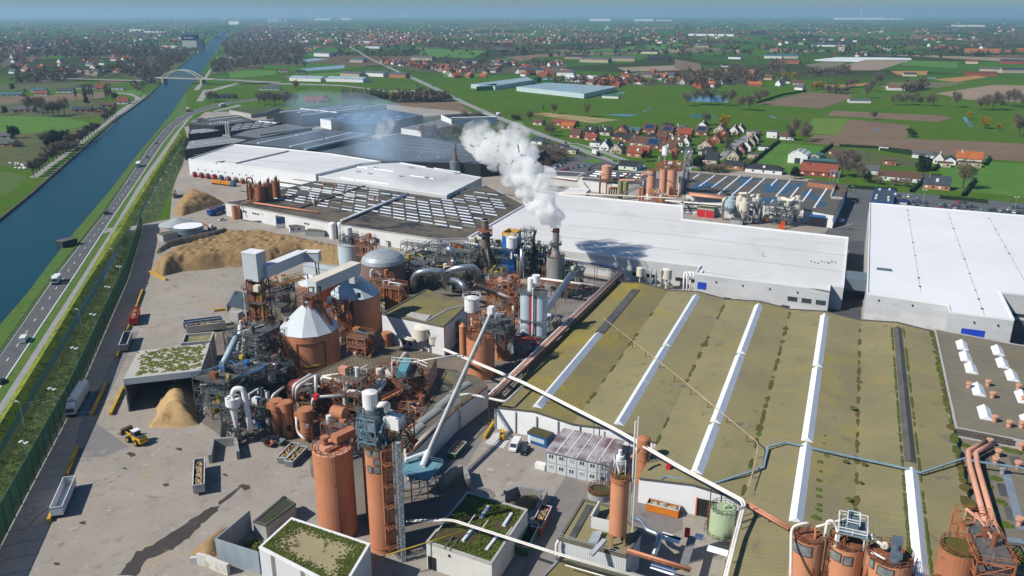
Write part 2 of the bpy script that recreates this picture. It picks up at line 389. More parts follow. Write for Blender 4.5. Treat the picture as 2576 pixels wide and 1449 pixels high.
FIELDS=[('10',bz,[(380,780),(860,765),(1000,855),(640,862),(390,802)]),('20',bz,[(560,785),(950,695),(1290,720),(1250,745),(1050,818),(600,790)]),('20',bz,[(1130,835),(1920,870),(2030,890),(1930,920),(1090,872)]),('20',aa('young crop',(.09,.17,.014),(.12,.17,.02),.02),[(985,892),(1260,896),(1172,1025),(930,1000)]),('20',bz,[(1262,900),(1710,945),(1690,1042),(1172,1025)]),('20',bz,[(985,1017),(1690,1045),(2700,1090),(2700,1230),(2160,1190),(1180,1100),(940,1078)]),('20',soil_l,[(1080,530),(1380,450),(1720,455),(1480,530)]),('20',aa('field grey',(.17,.16,.10),(.14,.14,.08),.02),[(920,490),(1100,463),(1240,475),(1080,528),(1000,520)]),('20',plastic,[(985,452),(1150,432),(1500,433),(1720,438),(1730,451),(1420,450),(1340,468),(1010,460)]),('20',soil_o,[(1565,535),(1850,535),(1840,565),(1620,565)]),('20',soil_o,[(1890,600),(2200,570),(2310,580),(2060,620)]),('20',soil_l,[(1910,705),(2350,640),(2700,650),(2700,775),(2150,752)]),('20',au,[(1640,490),(1700,455),(2080,470),(2060,515)]),('20',soil_o,[(190,522),(540,525),(530,556),(300,552)]),('20',bz,[(-60,445),(130,480),(150,542),(-60,520)]),('20',bz,[(60,362),(370,365),(420,380),(-60,398)]),('20',soil_l,[(1440,413),(1800,415),(2700,445),(2700,480),(1760,425)]),('20',soil_l,[(670,365),(1150,382),(880,397),(640,390)]),('20',au,[(720,1080),(1070,1105),(1040,1150),(1060,1240),(840,1310),(760,1310),(560,1220)]),('20',grass_d,[(1120,1110),(1370,1140),(1810,1225),(1880,1265),(1050,1240),(1060,1180)]),('20',au,[(1930,1255),(2310,1220),(2700,1240),(2700,1500),(1990,1430)]),('20',soil_o,[(1070,640),(1230,640),(1400,625),(1400,640),(1220,660),(1090,652)]),('20',aa('stubble',(.13,.12,.05),(.11,.12,.045),.02),[(1480,660),(1560,620),(2060,620),(2140,628),(1900,668)]),('10',au,[(640,365),(1100,380),(990,440),(555,420)]),('10',bz,[(1230,430),(1700,395),(2250,392),(2270,405),(1500,432),(1360,462)]),('10',bz,[(560,355),(660,365),(600,378)]),('10',soil_l,[(2280,395),(2600,355),(2600,395)]),('10',tan,[(1430,855),(1560,850),(2090,905),(1900,930),(1500,872)]),('10',tan,[(430,695),(690,710),(820,742),(680,746)]),('10',tan,[(830,760),(960,790),(1050,830),(960,800)]),('10',au,[(1830,380),(2250,345),(2600,330),(2600,350),(2250,390)]),('10',au,[(750,545),(1040,530),(1150,540),(1000,585),(780,585)]),('10',soil_l,[(2080,510),(2576,490),(2576,530),(2150,540)]),('00',au,[(-80,868),(500,888),(730,938),(350,1000),(-80,1015)]),('00',grass_d,[(-80,1018),(360,1000),(740,945),(800,890),(850,880),(620,1070),(160,1270),(-80,1250)]),('00',b3,[(-80,1280),(130,1310),(200,1340),(60,1470),(-80,1500)]),('00',soil_l,[(400,525),(740,530),(730,575),(560,575),(480,555)]),('00',bz,[(-80,740),(860,690),(760,742),(-80,790)]),('00',bz,[(720,610),(950,600),(940,625),(800,630)]),('00',grass_d,[(-80,790),(520,755),(740,745),(820,880),(500,885),(-80,865)]),('00',au,[(860,690),(1060,675),(1080,700),(1020,740),(920,705)]),('00',grass_d,[(-80,640),(640,620),(640,660),(-80,690)]),('00',au,[(1720,535),(2080,530),(2090,560),(1900,580),(1740,590)]),('10',au,[(-250,560),(30,540),(60,560),(-200,580)]),('00',bz,[(2140,575),(2400,560),(2420,590),(2200,600)]),('00',aa('glass water',(.25,.36,.48),(.2,.3,.42),.02,.2),[(2260,520),(2600,490),(2600,515),(2320,535)]),('00',aa('glass water',(0,0,0)),[(2200,465),(2360,440),(2480,445),(2300,470)]),]
for i,(r,m_,ah)in enumerate(FIELDS):
 A_=PP(r,*ah);d=A_[1]-A_[0]
 a3('field',A_,.02+.004*(i%4),m_,math.atan2(d.x,d.y))
for r,ah in (('10',[(1975,866),(2130,862),(2250,866),(2170,877),(2080,873)]),('10',[(2290,822),(2370,815),(2320,824)]),('10',[(2265,833),(2310,836),(2290,841)]),('10',[(1268,776),(1290,774),(1280,780)]),('20',[(40,745),(60,718),(330,722),(345,775),(60,765)]),('20',[(30,872),(130,866),(255,880),(215,893),(110,888)]),('20',[(2110,885),(2135,885),(2190,945),(2185,962),(2160,955)]),('20',[(1850,585),(1920,584),(1900,594),(1855,594)]),('20',[(650,870),(700,885),(705,893),(670,886)]),('10',[(2080,700),(2130,696),(2150,702),(2085,710)]),('20',[(1450,990),(1475,975),(1500,962),(1480,980),(1460,994)])):
 a3('pond',PP(r,*ah),.05,pond)
a3('wild_ground',PP('10',(420,960),(620,880),(760,870),(1190,870),(1300,960),(1560,1050),(1700,1130),(1640,1320),(1480,1290),(1400,1120),(880,1090),(420,1000)),.04,scrub_g)
r2l=PP('10',(40,345),(200,440),(420,545),(560,610),(690,672),(820,735),(900,775),(1080,860),(1330,960),(1500,1030),(1700,1095),(1850,1160),(2050,1230),(2250,1290))
r2r=PP('10',(62,345),(225,440),(455,545),(600,605),(740,670),(870,735),(960,778),(1150,860),(1395,955),(1580,1030),(1760,1085),(1950,1150),(2160,1225),(2320,1270))
gr=aa('grey road',(.27,.27,.27),(.22,.22,.225),.1)
ap('main_road',r2l,r2r,.06,gr)
ap('village_street',PP('10',(1690,1085),(1780,1080),(1960,1130),(2150,1200),(2300,1250)),PP('10',(1710,1096),(1770,1096),(1940,1148),(2120,1215),(2280,1262)),.055,gr)
ap('village_street',PP('20',(300,1130),(400,1060),(500,1010)),PP('20',(370,1140),(450,1080),(540,1030)),.055,gr)
ap('village_street',PP('20',(60,1260),(250,1190),(310,1140)),PP('20',(110,1275),(310,1200),(370,1140)),.056,gr)
ap('side_road',PP('00',(1600,598),(1800,600),(2050,625),(2576,640)),PP('00',(1600,604),(1800,610),(2050,635),(2576,650)),.056,gr)
ap('side_road',PP('10',(0,640),(350,685),(560,680),(690,676)),PP('10',(0,648),(350,694),(560,690),(700,684)),.057,gr)
ap('service_road',PP('00',(1480,765),(1535,680),(1590,675),(1780,625),(1800,628)),PP('00',(1530,765),(1575,695),(1620,685),(1800,636),(1815,632)),.056,pathm)
ap('service_road',PP('00',(1460,680),(1530,600),(1580,525),(1640,430)),PP('00',(1500,680),(1555,600),(1600,525),(1650,430)),.057,pathm)
ap('service_road',PP('00',(1660,880),(1600,855),(1615,835),(1660,822),(1800,790)),PP('00',(1700,880),(1630,852),(1640,840),(1690,830),(1830,800)),.056,gr)
a3('car_park_ground',PP('C',(330,830),(700,775),(940,830),(1200,855),(2600,985),(2600,1180),(1900,1100),(950,1010),(620,960),(560,1449),(0,1449),(320,860)),.05,bv)
ap('street',PP('C',(340,770),(690,800),(1400,860),(2100,925),(2700,985)),PP('C',(330,800),(690,828),(1400,888),(2100,960),(2700,1020)),.062,bv)
a3('car_park_ground',PP('10',(1480,1290),(1660,1190),(1800,1170),(1990,1210),(2080,1240),(1900,1300)),.058,bv)
a3('lawn',PP('10',(1800,1222),(1900,1200),(1975,1215),(1930,1232)),.07,au)
ap('lawn',PP('10',(1720,1085),(1780,1085),(1900,1130),(2120,1210)),PP('10',(1720,1090),(1770,1100),(1890,1145),(2100,1228)),.066,au)
for ah in ([(1310,1085),(1360,1040),(1470,1025),(1530,1060)],[(1330,975),(1420,1000),(1470,1020),(1390,1030)]):a3('lawn',PP('10',*ah),.06,au)
conc=aa('yard concrete',(.335,.298,.258),(.27,.238,.205),.035,.9,av=('brick',7,7,.022,.74,.95,0),ac=[((.20,.175,.155),.25,.56,.16),((.37,.275,.16),.06,.57,.2),((.15,.135,.125),.9,.63,.1),((.40,.37,.33),.45,.6,.1)])
yard=PP('K',(-250,1100),(0,620))+PP('N',(590,0))+PP('O',(740,425),(800,395),(960,335),(980,120),(1005,0))+PP('00',(1330,1300),(1420,1050),(1390,960))+PP('D',(400,420),(600,260))+PP('D',(1300,250),(2500,160))+PP('10',(1180,870),(1560,1050),(1640,1310),(2080,1300),(2300,1290))+PP('B',(1400,560),(2380,760))+PP('C',(330,830))+PP('C',(620,960),(2700,1250))+[Q(260,190),Q(60,130),Q(20,-60),Q(55,-170)]
a3('yard_ground',yard,.03,conc,AZ)
a3('plant_ground',PP('02',(1530,300),(1680,400),(2010,430),(2330,560),(2350,700))+PP('12',(440,1330),(760,1100),(980,800),(760,560),(1150,200))+PP('11',(1400,1300),(2080,720),(1500,700),(420,600))+PP('01',(2000,760),(1900,900),(1640,1030)),.04,aa('plant ground',(.19,.16,.13),(.13,.112,.095),.1,.95,ac=((.25,.19,.12),.15,.58)))
a3('yard_asphalt',PP('N',(330,819),(370,660),(590,240),(640,240),(440,660),(590,770),(480,819)),.045,aa('yard tar',(.2,.19,.19),(.16,.155,.155),.05,ac=((.3,.26,.22),.2,.58)))
a3('yard_asphalt',[Q(288,-1),Q(470,2),Q(470,13),Q(305,11.5),Q(282,11)],.046,asphalt_d)
a3('yard_asphalt',[Q(140,-92),Q(176,-94),Q(312,-94),Q(312,-79),Q(178,-80),Q(150,-76)],.046,aa('lane tar',(.22,.2,.185),(.17,.155,.15),.08,ac=((.11,.105,.1),.3,.6)))
a3('yard_asphalt',[Q(388,-70),Q(424,-76),Q(424,-10),Q(400,6),Q(388,5)],.047,aa('lane tar',(0,0,0)))
a3('yard_asphalt',[Q(280,56),Q(330,56),Q(330,150),Q(270,150)],.047,asphalt_d)
a3('yard_asphalt',PP('12',(1340,1449),(1560,900),(1700,690),(1860,760),(2200,700),(2576,900),(2576,1100),(2100,1300),(1700,1449)),.048,aa('lane tar',(0,0,0)))
wet=aa('wet patch',(.075,.06,.052),(.055,.046,.04),.2,.35,ac=((.12,.10,.085),.4,.6))
def blotch(name,r,ah,z,m,aj=0,rough=.35):
 A_=PP(r,*ah);out=[]
 R_=random.Random(aj)
 for a,b in zip(A_,A_[1:]+A_[:1]):
  n=max(2,int((b-a).length/.9))
  for i in range(n):
   q_=a.lerp(b,i/n);out.append(q_+V3((R_.uniform(-rough,rough),R_.uniform(-rough,rough),0)))
 return a3(name,out,z,m)
blotch('wet_patch','02',[(890,1449),(1030,1270),(1180,1200),(1330,1100),(1460,1010),(1590,930),(1660,920),(1640,960),(1500,1080),(1420,1160),(1330,1230),(1090,1340),(1040,1449)],.05,wet,1)
blotch('wet_patch','02',[(1640,900),(1700,850),(1830,760),(1850,750),(1760,840),(1650,920)],.051,wet,2,.2)
for k,(x,y,w_)in enumerate([(985,533,38),(1350,495,30),(1252,765,28),(1845,780,50),(430,1360,26),(620,1050,30),(1700,690,25),(940,640,20)]):
 blotch('oil_stain','02',[(x-w_,y-6),(x-w_*.3,y-w_*.5),(x+w_*.7,y-w_*.35),(x+w_,y+4),(x+w_*.2,y+w_*.5)],.05,wet,10+k,.25)
R_=random.Random(4);mb=MB()
for k in range(26):
 x,y=R_.uniform(250,2000),R_.uniform(300,1300);an=R_.uniform(0,6);r_=R_.uniform(9,26);c=P('02',x,y);L_=R_.uniform(.5,1.3)
 for o_ in (0,1.9):cd(mb,[c+V3((math.cos(an+L_*i/9)*(r_+o_),math.sin(an+L_*i/9)*(r_+o_),0))for i in range(10)],.3,.044)
strc('tyre_tracks',mb,aa('tyre tracks',(.255,.225,.198),(.30,.27,.235),.6))
a3('lane_marking',PP('12',(1080,445),(1150,362),(1290,400),(1210,490)),.05,aa('marking ground',(.42,.37,.34),(.36,.32,.3),.1))
mb=MB()
for k in range(9):
 a=P('12',1090+k*16,452+k*4);b=P('12',1160+k*14,368+k*4);mid_=a.lerp(b,.55);cd(mb,[a,mid_],.25,.056);cd(mb,[mid_,b+(mid_-a)*.0+V3((.8,.0,0))],.25,.056)
strc('lane_marking',mb,white)
a3('plate_floor',PP('02',(1430,1290),(1480,1230),(1780,1070),(1800,1250),(1640,1340)),.05,aa('chip dust',(.42,.28,.14),(.34,.23,.12),.2))
w_roof=aa('white roof sheet',(.66,.66,.655),(.58,.575,.57),.03,.6,av=('brick',60,1.6,.012,.93,.97),ac=((.50,.485,.465),.05,.6,.2))
a6=aa('bright roof sheet',(.74,.745,.755),(.67,.675,.685),.03,.55,av=('brick',80,2.2,.01,.95,.985))
w_panel=aa('white wall panel',(.78,.79,.80),(.72,.73,.74),.05,.7,av=('brick',7.5,2.6,.03,.86,.96,0))
c_panel=aa('concrete wall panel',(.55,.56,.57),(.47,.48,.49),.08,.8,av=('brick',9,2.4,.035,.8,.88),ac=((.38,.39,.4),.15,.6))
clad_w=aa('ribbed white cladding',(.70,.71,.73),(.62,.63,.65),.1,.6,av=('stripe',.8,.78),ac=((.42,.42,.40),.25,.62))
clad_g=aa('ribbed grey cladding',(.33,.37,.41),(.28,.32,.36),.1,.55,av=('stripe',.8,.75))
clad_b=aa('ribbed pale blue cladding',(.40,.47,.52),(.36,.43,.48),.1,.55,av=('stripe',.7,.85))
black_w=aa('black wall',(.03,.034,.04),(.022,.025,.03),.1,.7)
aq=aa('dark roof felt',(.062,.066,.07),(.10,.10,.095),.06,.9,ac=((.035,.037,.04),.15,.55))
grey_r=aa('grey roof felt',(.26,.265,.27),(.21,.215,.22),.05,.9,av=('brick',40,1.2,.02,.9))
blue_r=aa('blue grey roof',(.10,.125,.15),(.08,.10,.125),.03,.8,av=('brick',50,1.5,.02,.9))
mr_=aa('mossy asbestos roof',(.27,.235,.115),(.205,.182,.10),.045,.95,av=('brick',30,1.15,.085,.8,.95),ac=[((.27,.225,.065),.06,.56,.2),((.15,.138,.1),.22,.6,.12),((.12,.105,.06),1.1,.66,.1)])
moss_y=aa('yellow mossy roof',(.25,.205,.07),(.19,.165,.085),.06,.95,av=('brick',1.15,1.5,.07,.74,.88),ac=((.30,.235,.02),.04,.54,.2))
moss_g=aa('green moss',(.085,.12,.014),(.05,.065,.012),.5,1,ac=((.10,.115,.02),.8,.55))
moss_d=aa('dark moss',(.11,.09,.018),(.07,.058,.016),.5,1)
bi=aa('weathered felt roof',(.15,.135,.10),(.11,.10,.08),.12,.95,av=('brick',2.4,1.2,.05,.8,.9),ac=((.19,.16,.06),.1,.58))
saw_r=aa('stained industrial roof',(.15,.125,.09),(.075,.068,.058),.09,.95,av=('brick',3,1.4,.08,.72,.85),ac=[((.035,.036,.045),.05,.54,.06),((.17,.14,.10),.2,.6)])
wet_r=aa('roof with rain pools',(.125,.11,.088),(.09,.082,.07),.08,.9,av=('brick',2,1.4,.08,.75,.9))
pool=aa('rain pool on roof',(.012,.045,.095),(.015,.05,.1),.1,.12,spec=.5)
bf=aa('skylight sheet',(.80,.83,.88),(.70,.74,.80),.3,.4)
sky_r=aa('ribbed skylight sheet',(.76,.80,.86),(.66,.70,.77),.3,.4,av=('stripe',1.1,.86))
sky_g=aa('dirty skylight sheet',(.13,.12,.11),(.09,.085,.08),.3,.6,av=('stripe',1.1,.7))
a2=aa('concrete wall',(.42,.41,.39),(.33,.32,.30),.2,.9,ac=((.22,.22,.18),.3,.6))
a5=aa('painted block wall',(.70,.70,.69),(.61,.61,.60),.12,.85,av=('brick',1.2,.5,.03,.9,.96),ac=((.45,.45,.42),.25,.62))
a9=aa('window glass',(.025,.04,.055),(.04,.055,.07),.5,.1,spec=.6)
dark=aa('dark opening',(.015,.016,.018),(.02,.02,.022),.3,.9)
blue_d=aa('blue door',(.02,.06,.50),(.018,.05,.42),.4,.5)
bb=aa('blue paint',(.03,.13,.36),(.025,.10,.28),.4,.5)
ba=aa('red paint',(.55,.02,.03),(.45,.02,.03),.4,.5)
def cen(ah):
 n=len(ah);return V3((sum(p[0]for p in ah)/n,sum(p[1]for p in ah)/n,0))
def b4(ah,d):
 A=sum(ah[i][0]*ah[(i+1)%len(ah)][1]-ah[(i+1)%len(ah)][0]*ah[i][1]for i in range(len(ah)))
 s=1 if A>0 else -1;out=[];n=len(ah)
 for i in range(n):
  a,b,c=V3(ah[i-1][:2]),V3(ah[i][:2]),V3(ah[(i+1)%n][:2])
  d1,d2=(b-a).normalized(),(c-b).normalized()
  n1,n2=V3((-d1.y,d1.x))*s,V3((-d2.y,d2.x))*s
  k=n1+n2
  out.append(b+(k*(d/max(.35,1+n1.dot(n2)))))
 return out
def aw(name,bq,cat,ah,z,wm,rm,par=.5,pm=None,uv=AZ,group=None,wallz0=0):
 ah=[V3((p[0],p[1],0))for p in ah]
 t=T(name,bq,cat,cen(ah),group)
 MB().az(ah,wallz0,z-.05,mt=False).bd('wall',wm,t,uv)
 MB().az(b4(ah,.15),z-.3,z).bd('roof',rm,t,uv)
 if par:
  mb=MB();ip=b4(ah,.45);n=len(ah);op=b4(ah,-.06)
  for i in range(n):
   j=(i+1)%n;mb.az([op[i],op[j],ip[j],ip[i]],z-.25,z+par)
  mb.bd('parapet',pm or wm,t,uv)
 t['z']=z
 return t
def ow(t,name,A,B,items,m,d=.12,uv=None,sub=None):
 A=V3((A[0],A[1],0));B=V3((B[0],B[1],0));e=(B-A).normalized();nrm=V3((e.y,-e.x,0));os_=[]
 for (u0,u1,z0,z1)in items:
  mb=MB();mb.ai(A+e*u0-nrm*.1+UP*z0,e*(u1-u0),nrm*(d+.1),UP*(z1-z0))
  o=mb.bd(name,m,t,uv);os_.append(o)
 return os_
def gable_light(t,a0,a1,b,w,z,h,m,name='skylight',axis=None,seg=None):
 mb=MB()
 p,q_=Q(a0,b,z),Q(a1,b,z)
 mb.v=[p-EB*w/2,p+EB*w/2,p+UP*h,q_-EB*w/2,q_+EB*w/2,q_+UP*h]
 mb.f=[[0,1,2],[3,5,4],[0,2,5,3],[1,4,5,2]];mb.m=[0]*4
 return mb.bd(name,m,t,AZ)
def rbx(t,name,p,q_,w,h,z,m):
 mb=MB();d=(q_-p);d.z=0;e=d.normalized();n_=V3((e.y,-e.x,0))
 p=V3((p.x,p.y,z));v=[p-n_*w/2,p+n_*w/2,p+n_*w*.3+UP*h,p-n_*w*.3+UP*h]
 mb.v=v+[k+d for k in v];mb.f=[[0,1,2,3],[7,6,5,4],[1,5,6,2],[2,6,7,3],[3,7,4,0]];mb.m=[0]*5
 return mb.bd(name,m,t)
BL=[(-78.5,6.2),(-67.3,7.4),(-56.5,6.2),(-45,7.4),(-34.6,6.2),(-22.8,7.4),(-12.2,6.2),(-.8,7.4),(10.5,6.2),(21.8,7.4),(32.8,6.2)]
def afar(b):return 286-.097*b
FR=[178.5,178,177.4,176.6,176,158.8,157,117,116,115,114]
t=T('moss_roof_hall','wide low hall with mossy ridged roof and long white ridge skylights','factory hall',Q(230,-25))
mb=MB();my=MB();wb=MB();eav=MB()
for i in range(10):
 (b0,z0),(b1,z1)=BL[i],BL[i+1]
 f=FR[i+1]if i<4 else (158.8 if i<6 else 116)
 f0=FR[i]if i<4 else f
 quad=[Q(f0,b0,z0),Q(f,b1,z1),Q(afar(b1),b1,z1),Q(afar(b0),b0,z0)]
 (my if i<2 else mb).add(quad,[(0,1,2,3)])
 wb.add([Q(f0,b0,0),Q(f,b1,0),Q(f,b1,z1-.04),Q(f0,b0,z0-.04)],[(0,1,2,3)])
 wb.add([Q(afar(b0),b0,0),Q(afar(b0),b0,z0-.04),Q(afar(b1),b1,z1-.04),Q(afar(b1),b1,0)],[(0,1,2,3)])
 eav.ad(Q(f0-.1,b0,z0+.05),Q(f-.1,b1,z1+.05),.35,.3);eav.ad(Q(afar(b0)+.1,b0,z0+.1),Q(afar(b1)+.1,b1,z1+.1),.4,.5)
wb.add([Q(178.5,-78.5,0),Q(178.5,-78.5,6.15),Q(afar(-78.5),-78.5,6.15),Q(afar(-78.5),-78.5,0)],[(0,1,2,3)])
wb.add([Q(176,-34.6,0),Q(158.8,-34.6,0),Q(158.8,-34.6,6.15),Q(176,-34.6,6.15)],[(0,1,2,3)])
wb.add([Q(158.8,-12.2,0),Q(116,-12.2,0),Q(116,-12.2,6.15),Q(158.8,-12.2,6.15)],[(0,1,2,3)])
wb.add([Q(114,32.8,0),Q(afar(32.8),32.8,0),Q(afar(32.8),32.8,6.15),Q(114,32.8,6.15)],[(0,1,2,3)])
wb.bd('wall',w_panel,t,AZ)
r1=my.bd('roof',moss_y,t,AZ);r1['label']='yellow mossy roof slopes';mb.bd('roof',mr_,t,AZ)
eav.b8('eaves',aa('dark trim',(.10,.095,.085),(.07,.066,.06),.5),t)
for b,segs,m_ in ((-67.3,[(180.5,236)],sky_r),(-45,[(179.5,205.6),(206,233.4),(235,260.4),(260.8,285.6)],sky_r),(-22.8,[(164,188),(189.8,235.6),(237.6,284)],bf),(-.8,[(153,186.5),(188.6,234.4),(236.2,282)],bf),(21.8,[(118,183.6)],bf)):
 for a0,a1 in segs:gable_light(t,a0,a1,b,3.0,7.15,1.25,m_)
for a0,a1,m_ in ((187.4,208,sky_r),(208.2,231.5,sky_g),(232,279,sky_g)):gable_light(t,a0,a1,21.8,3.0,7.1,1.0,sky_g)['label']='dark weathered ridge skylight'
mb=MB();mb.add([Q(237.5,-68.7,7.30),Q(237.5,-65.9,7.30),Q(285,-65.9,7.30),Q(285,-68.7,7.30)],[(0,1,2,3)]);mb.ai(Q(237.5,-68.7,7.27),EB*2.8,EA*47.5,UP*.2)
mb.bd('covered_skylight',aq,t)['label']='black covered ridge skylight'
R_=random.Random(5)
def moss_blob(mb,c,ra,rb,slope,zc,h=.1):
 n=9;top=[];bot=[]
 for k in range(n):
  an=2*math.pi*k/n;q_=R_.uniform(.7,1.2)
  p=c+EA*math.cos(an)*ra*q_+EB*math.sin(an)*rb*q_
  db=abs((p-c).dot(EB));bot.append(p+UP*(zc+slope*db+.02));top.append(c.lerp(p,.75)+UP*(zc+slope*db*.75+h))
 mb.add(bot+top,[(k,(k+1)%n,n+(k+1)%n,n+k)for k in range(n)]+[tuple(range(n,2*n))])
mg=MB();md=MB()
for b,a0,a1,dens,wd in ((-56.5,178,288,.5,.7),(-34.6,178,287,.5,.7),(-12.2,160,286,.62,.75),(10.5,150,284,.72,.7),(32.4,150,283,.95,1.2)):
 a=a0
 while a<a1:
  L_=R_.uniform(1.5,5)
  if R_.random()<dens:moss_blob(md if R_.random()<.75 else mg,Q(a,b),L_*.7,R_.uniform(.5,1.0)*wd*(1.6 if R_.random()<.12 else 1),.1,6.2)
  a+=L_*R_.uniform(.9,1.6)
for x,y,s in ((1030,590,1),(1035,660,.7),(1028,730,.9),(1028,800,.9),(1028,850,.9),(1028,912,.8),(1025,952,.9),(1000,1010,1.1),(1085,540,.9),(1230,583,.7),(1370,603,.7),(1255,868,.8),(1290,180,1),(1065,450,.5),(1345,742,.5),(1070,392,.5)):
 moss_blob(mg if s>.75 else md,P('22',x,y,6.9)-UP*6.9,1.0*s,1.1*s,0,6.75+.15*s,.2)
for side in (-1.75,1.75):
 a=118
 while a<280:
  if R_.random()<.8:moss_blob(mg,Q(a,21.8+side),R_.uniform(.8,2),R_.uniform(.25,.5),-.1,7.2,.2)
  a+=R_.uniform(1,2.2)
mg.bd('moss',moss_g,t)['kind']='stuff';md.bd('moss',moss_d,t)['kind']='stuff'
ow(t,'wall_post',Q(178.3,-78.5),Q(176,-34.6),[(u,u+.25,0,6.3)for u in (.05,6,12,18,24,30.5,37,43)],aa('post grey',(.4,.41,.42)),.1)
ow(t,'gateway',Q(158.8,-34.6),Q(158.8,-12.2),[(13.2,19.2,0,4.4)],dark,.05)
ow(t,'gate_post',Q(158.8,-34.6),Q(158.8,-12.2),[(12.9,13.2,0,4.6)],aa('orange post',(.6,.2,.08)),.3)
mb=MB();pth=[('12',2400,880,1),('12',2412,715,6.9),('12',2450,698,6.9),('12',2576,718,7),('22',190,775,7),('22',260,745,7),('22',610,630,7),('22',640,475,7.4),('22',780,440,7.6),('22',900,465,7.8),('22',1000,490,7.8),('22',1330,560,7.2),('22',1700,640,8),('22',1800,670,8),('22',2130,560,7.3),('22',2210,583,7.3),('22',2640,645,7.2)]
pp=[P(*k)for k in pth]
for a,b in zip(pp,pp[1:]):mb.ad(a,b,.45,.3)
for a,b in zip(pp[2:],pp[3:]):
 for k in range(int((b-a).length/4)):
  q_=a.lerp(b,(k+.5)/max(1,int((b-a).length/4)));mb.ad(q_-UP*.7,q_,.12)
b9('cable_tray',mb,aa('blue grey steel',(.22,.32,.38),(.17,.26,.32),.4,.5),'bent blue grey cable tray running across the mossy roof','cable tray')
WH=[Q(318,-79),Q(318,-49.5),Q(307.3,-49.5),Q(306,-.2),Q(311.8,-.2),Q(311.8,4.4),Q(387.5,4.6),Q(393.5,-71.5),Q(423,-77),Q(427,-151),Q(398,-155),Q(322,-154)]
t=aw('white_roof_hall','large white roofed hall behind the steaming stack','factory hall',WH,9,c_panel,w_roof,.6,a6)
mb=MB()
for x0,y0,x1,y1 in ((1650,125,2560,220),(1230,285,2560,440),(1700,250,2560,330)):mb.ad(P('11',x0,y0,9.05),P('11',x1,y1,9.05),.22,.1)
for x0,y0,x1,y1 in ((0,335,1225,480),(0,455,1205,600),(130,600,1100,745)):mb.ad(P('21',x0,y0,9.05),P('21',x1,y1,9.05),.25,.1)
mb.bd('roof_seam',aa('seam dirt',(.25,.22,.2),(.4,.38,.36),.4),t)
A,B=Q(307.3,-49.5),Q(306,-.2)
ow(t,'window',A,B,[(u,u+3.4,3.1,4.8)for u in (35,40,45)],a9);ow(t,'window',A,B,[(u,u+3,.3,1.1)for u in (6.5,11.5,16.5,21.5,26,33)],a9)
ow(t,'door',A,B,[(1.2,4.6,3.2,6.0)],blue_d);ow(t,'wall_lamp',A,B,[(u,u+.4,6.6,7.1)for u in (8,18,28,38)],dark,.4)
mb=MB();mb.az([P('21',120,610,9.1),P('21',130,595,9.1),P('21',160,600,9.1),P('21',145,612,9.1)],8.9,9.5);mb.bd('roof_hatch',w_panel,t)
ow(t,'window',Q(318,-79),Q(318,-49.5),[(u,u+4.5,2.0,3.4)for u in (2,8,20,25.5)],dark)
ow(t,'gateway',Q(322,-154),Q(318,-79),[(9,17,0,5.2)],dark,.06)
mb=MB()
for k in range(8):p=P('21',970+k*26,525+(k%3)*8,9);mb.box(p,.5,.3,9,9.35,AZ)
mb.b8('roof_marker',dark,t)
mb=MB();p=P('21',607,488,9);mb.cyl(p.x,p.y,8.9,10.6,.22);p=P('21',1080,533,9);mb.box(p,4.6,.7,8.9,9.4,AZ);mb.b8('roof_vent',aa('vent grey',(.45,.45,.45)),t)
RH=[Q(305.4,12.2),Q(302.6,38),Q(295,38),Q(294.9,57),Q(325.3,57),Q(325.3,170),Q(462.5,170),Q(466.5,13.6)]
t=aw('white_roof_hall','bright white roofed hall with rows of dark roof drains at the right edge','factory hall',RH,9.5,c_panel,a6,.45,a6)
mb=MB()
for (r,x0,y0,x1,y1,n)in (('21',1697,130,1800,760,13),('21',2002,155,2280,935,15),('21',2310,190,2620,740,11)):
 p0,p1=P(r,x0,y0,9.505),P(r,x1,y1,9.505)
 for k in range(n):
  c=p0.lerp(p1,(k+.3)/n);s=rnd.choice((.45,.8,1.0,1.05))
  mb.add([c-EA*s*1.1+UP*.004,c+EB*s*.6+UP*.004,c+EA*s*1.1+UP*.004,c-EB*s*.6+UP*.004],[(0,1,2,3)])
 mb.add([p0-EB*.05+UP*.002,p0+EB*.05+UP*.002,p1+EB*.05+UP*.002,p1-EB*.05+UP*.002],[(0,1,2,3)])
mb.bd('roof_drain',dark,t)
mb=MB();p=P('21',1520,590,9.5);mb.box(p,5.4,1.5,9.4,10.1,AZ+math.pi,0)
for k in range(6):mb.box(p+EB*(k-2.5)*.85,.1,1.7,10.0,10.25,AZ)
mb.bd('roof_unit',aa('unit slate',(.09,.14,.18),(.06,.1,.13),.5),t)
A,B=Q(295,38),Q(294.9,57)
ow(t,'sectional_door',A,B,[(4.4,11.4,0,4.6)],blue_d);ow(t,'door_window',A,B,[(5+k*1.0,5.5+k*1.0,1.5,1.8)for k in range(6)],dark,.16)
ow(t,'bollard',A,B,[(3.9,4.2,0,1.5),(11.7,12,0,1.5)],yellow,.5);ow(t,'door',A,B,[(12.8,13.7,0,2.1)],aa('door grey',(.3,.32,.34)))
ow(t,'wall_lamp',A,B,[(7.5,7.9,7,7.5),(14.5,14.9,7,7.5)],dark,.4);ow(t,'wall_lamp',Q(305.4,12.2),Q(302.6,38),[(4,4.4,7.6,8.1),(15,15.4,7.6,8.1)],dark,.4)
ow(t,'window',Q(325.3,57),Q(325.3,170),[(4,11,1.2,2.4)],a9)
mb=MB();a0,a1=F_a=(322,338);mb.ai(Q(324,4.6,4.6),EB*8.9,EA*11,UP*4.4)
b9('link_bridge',mb,aa('bridge grey',(.13,.17,.2),(.11,.145,.17),.2,.6),'dark grey enclosed bridge spanning the lane between the white halls','bridge')
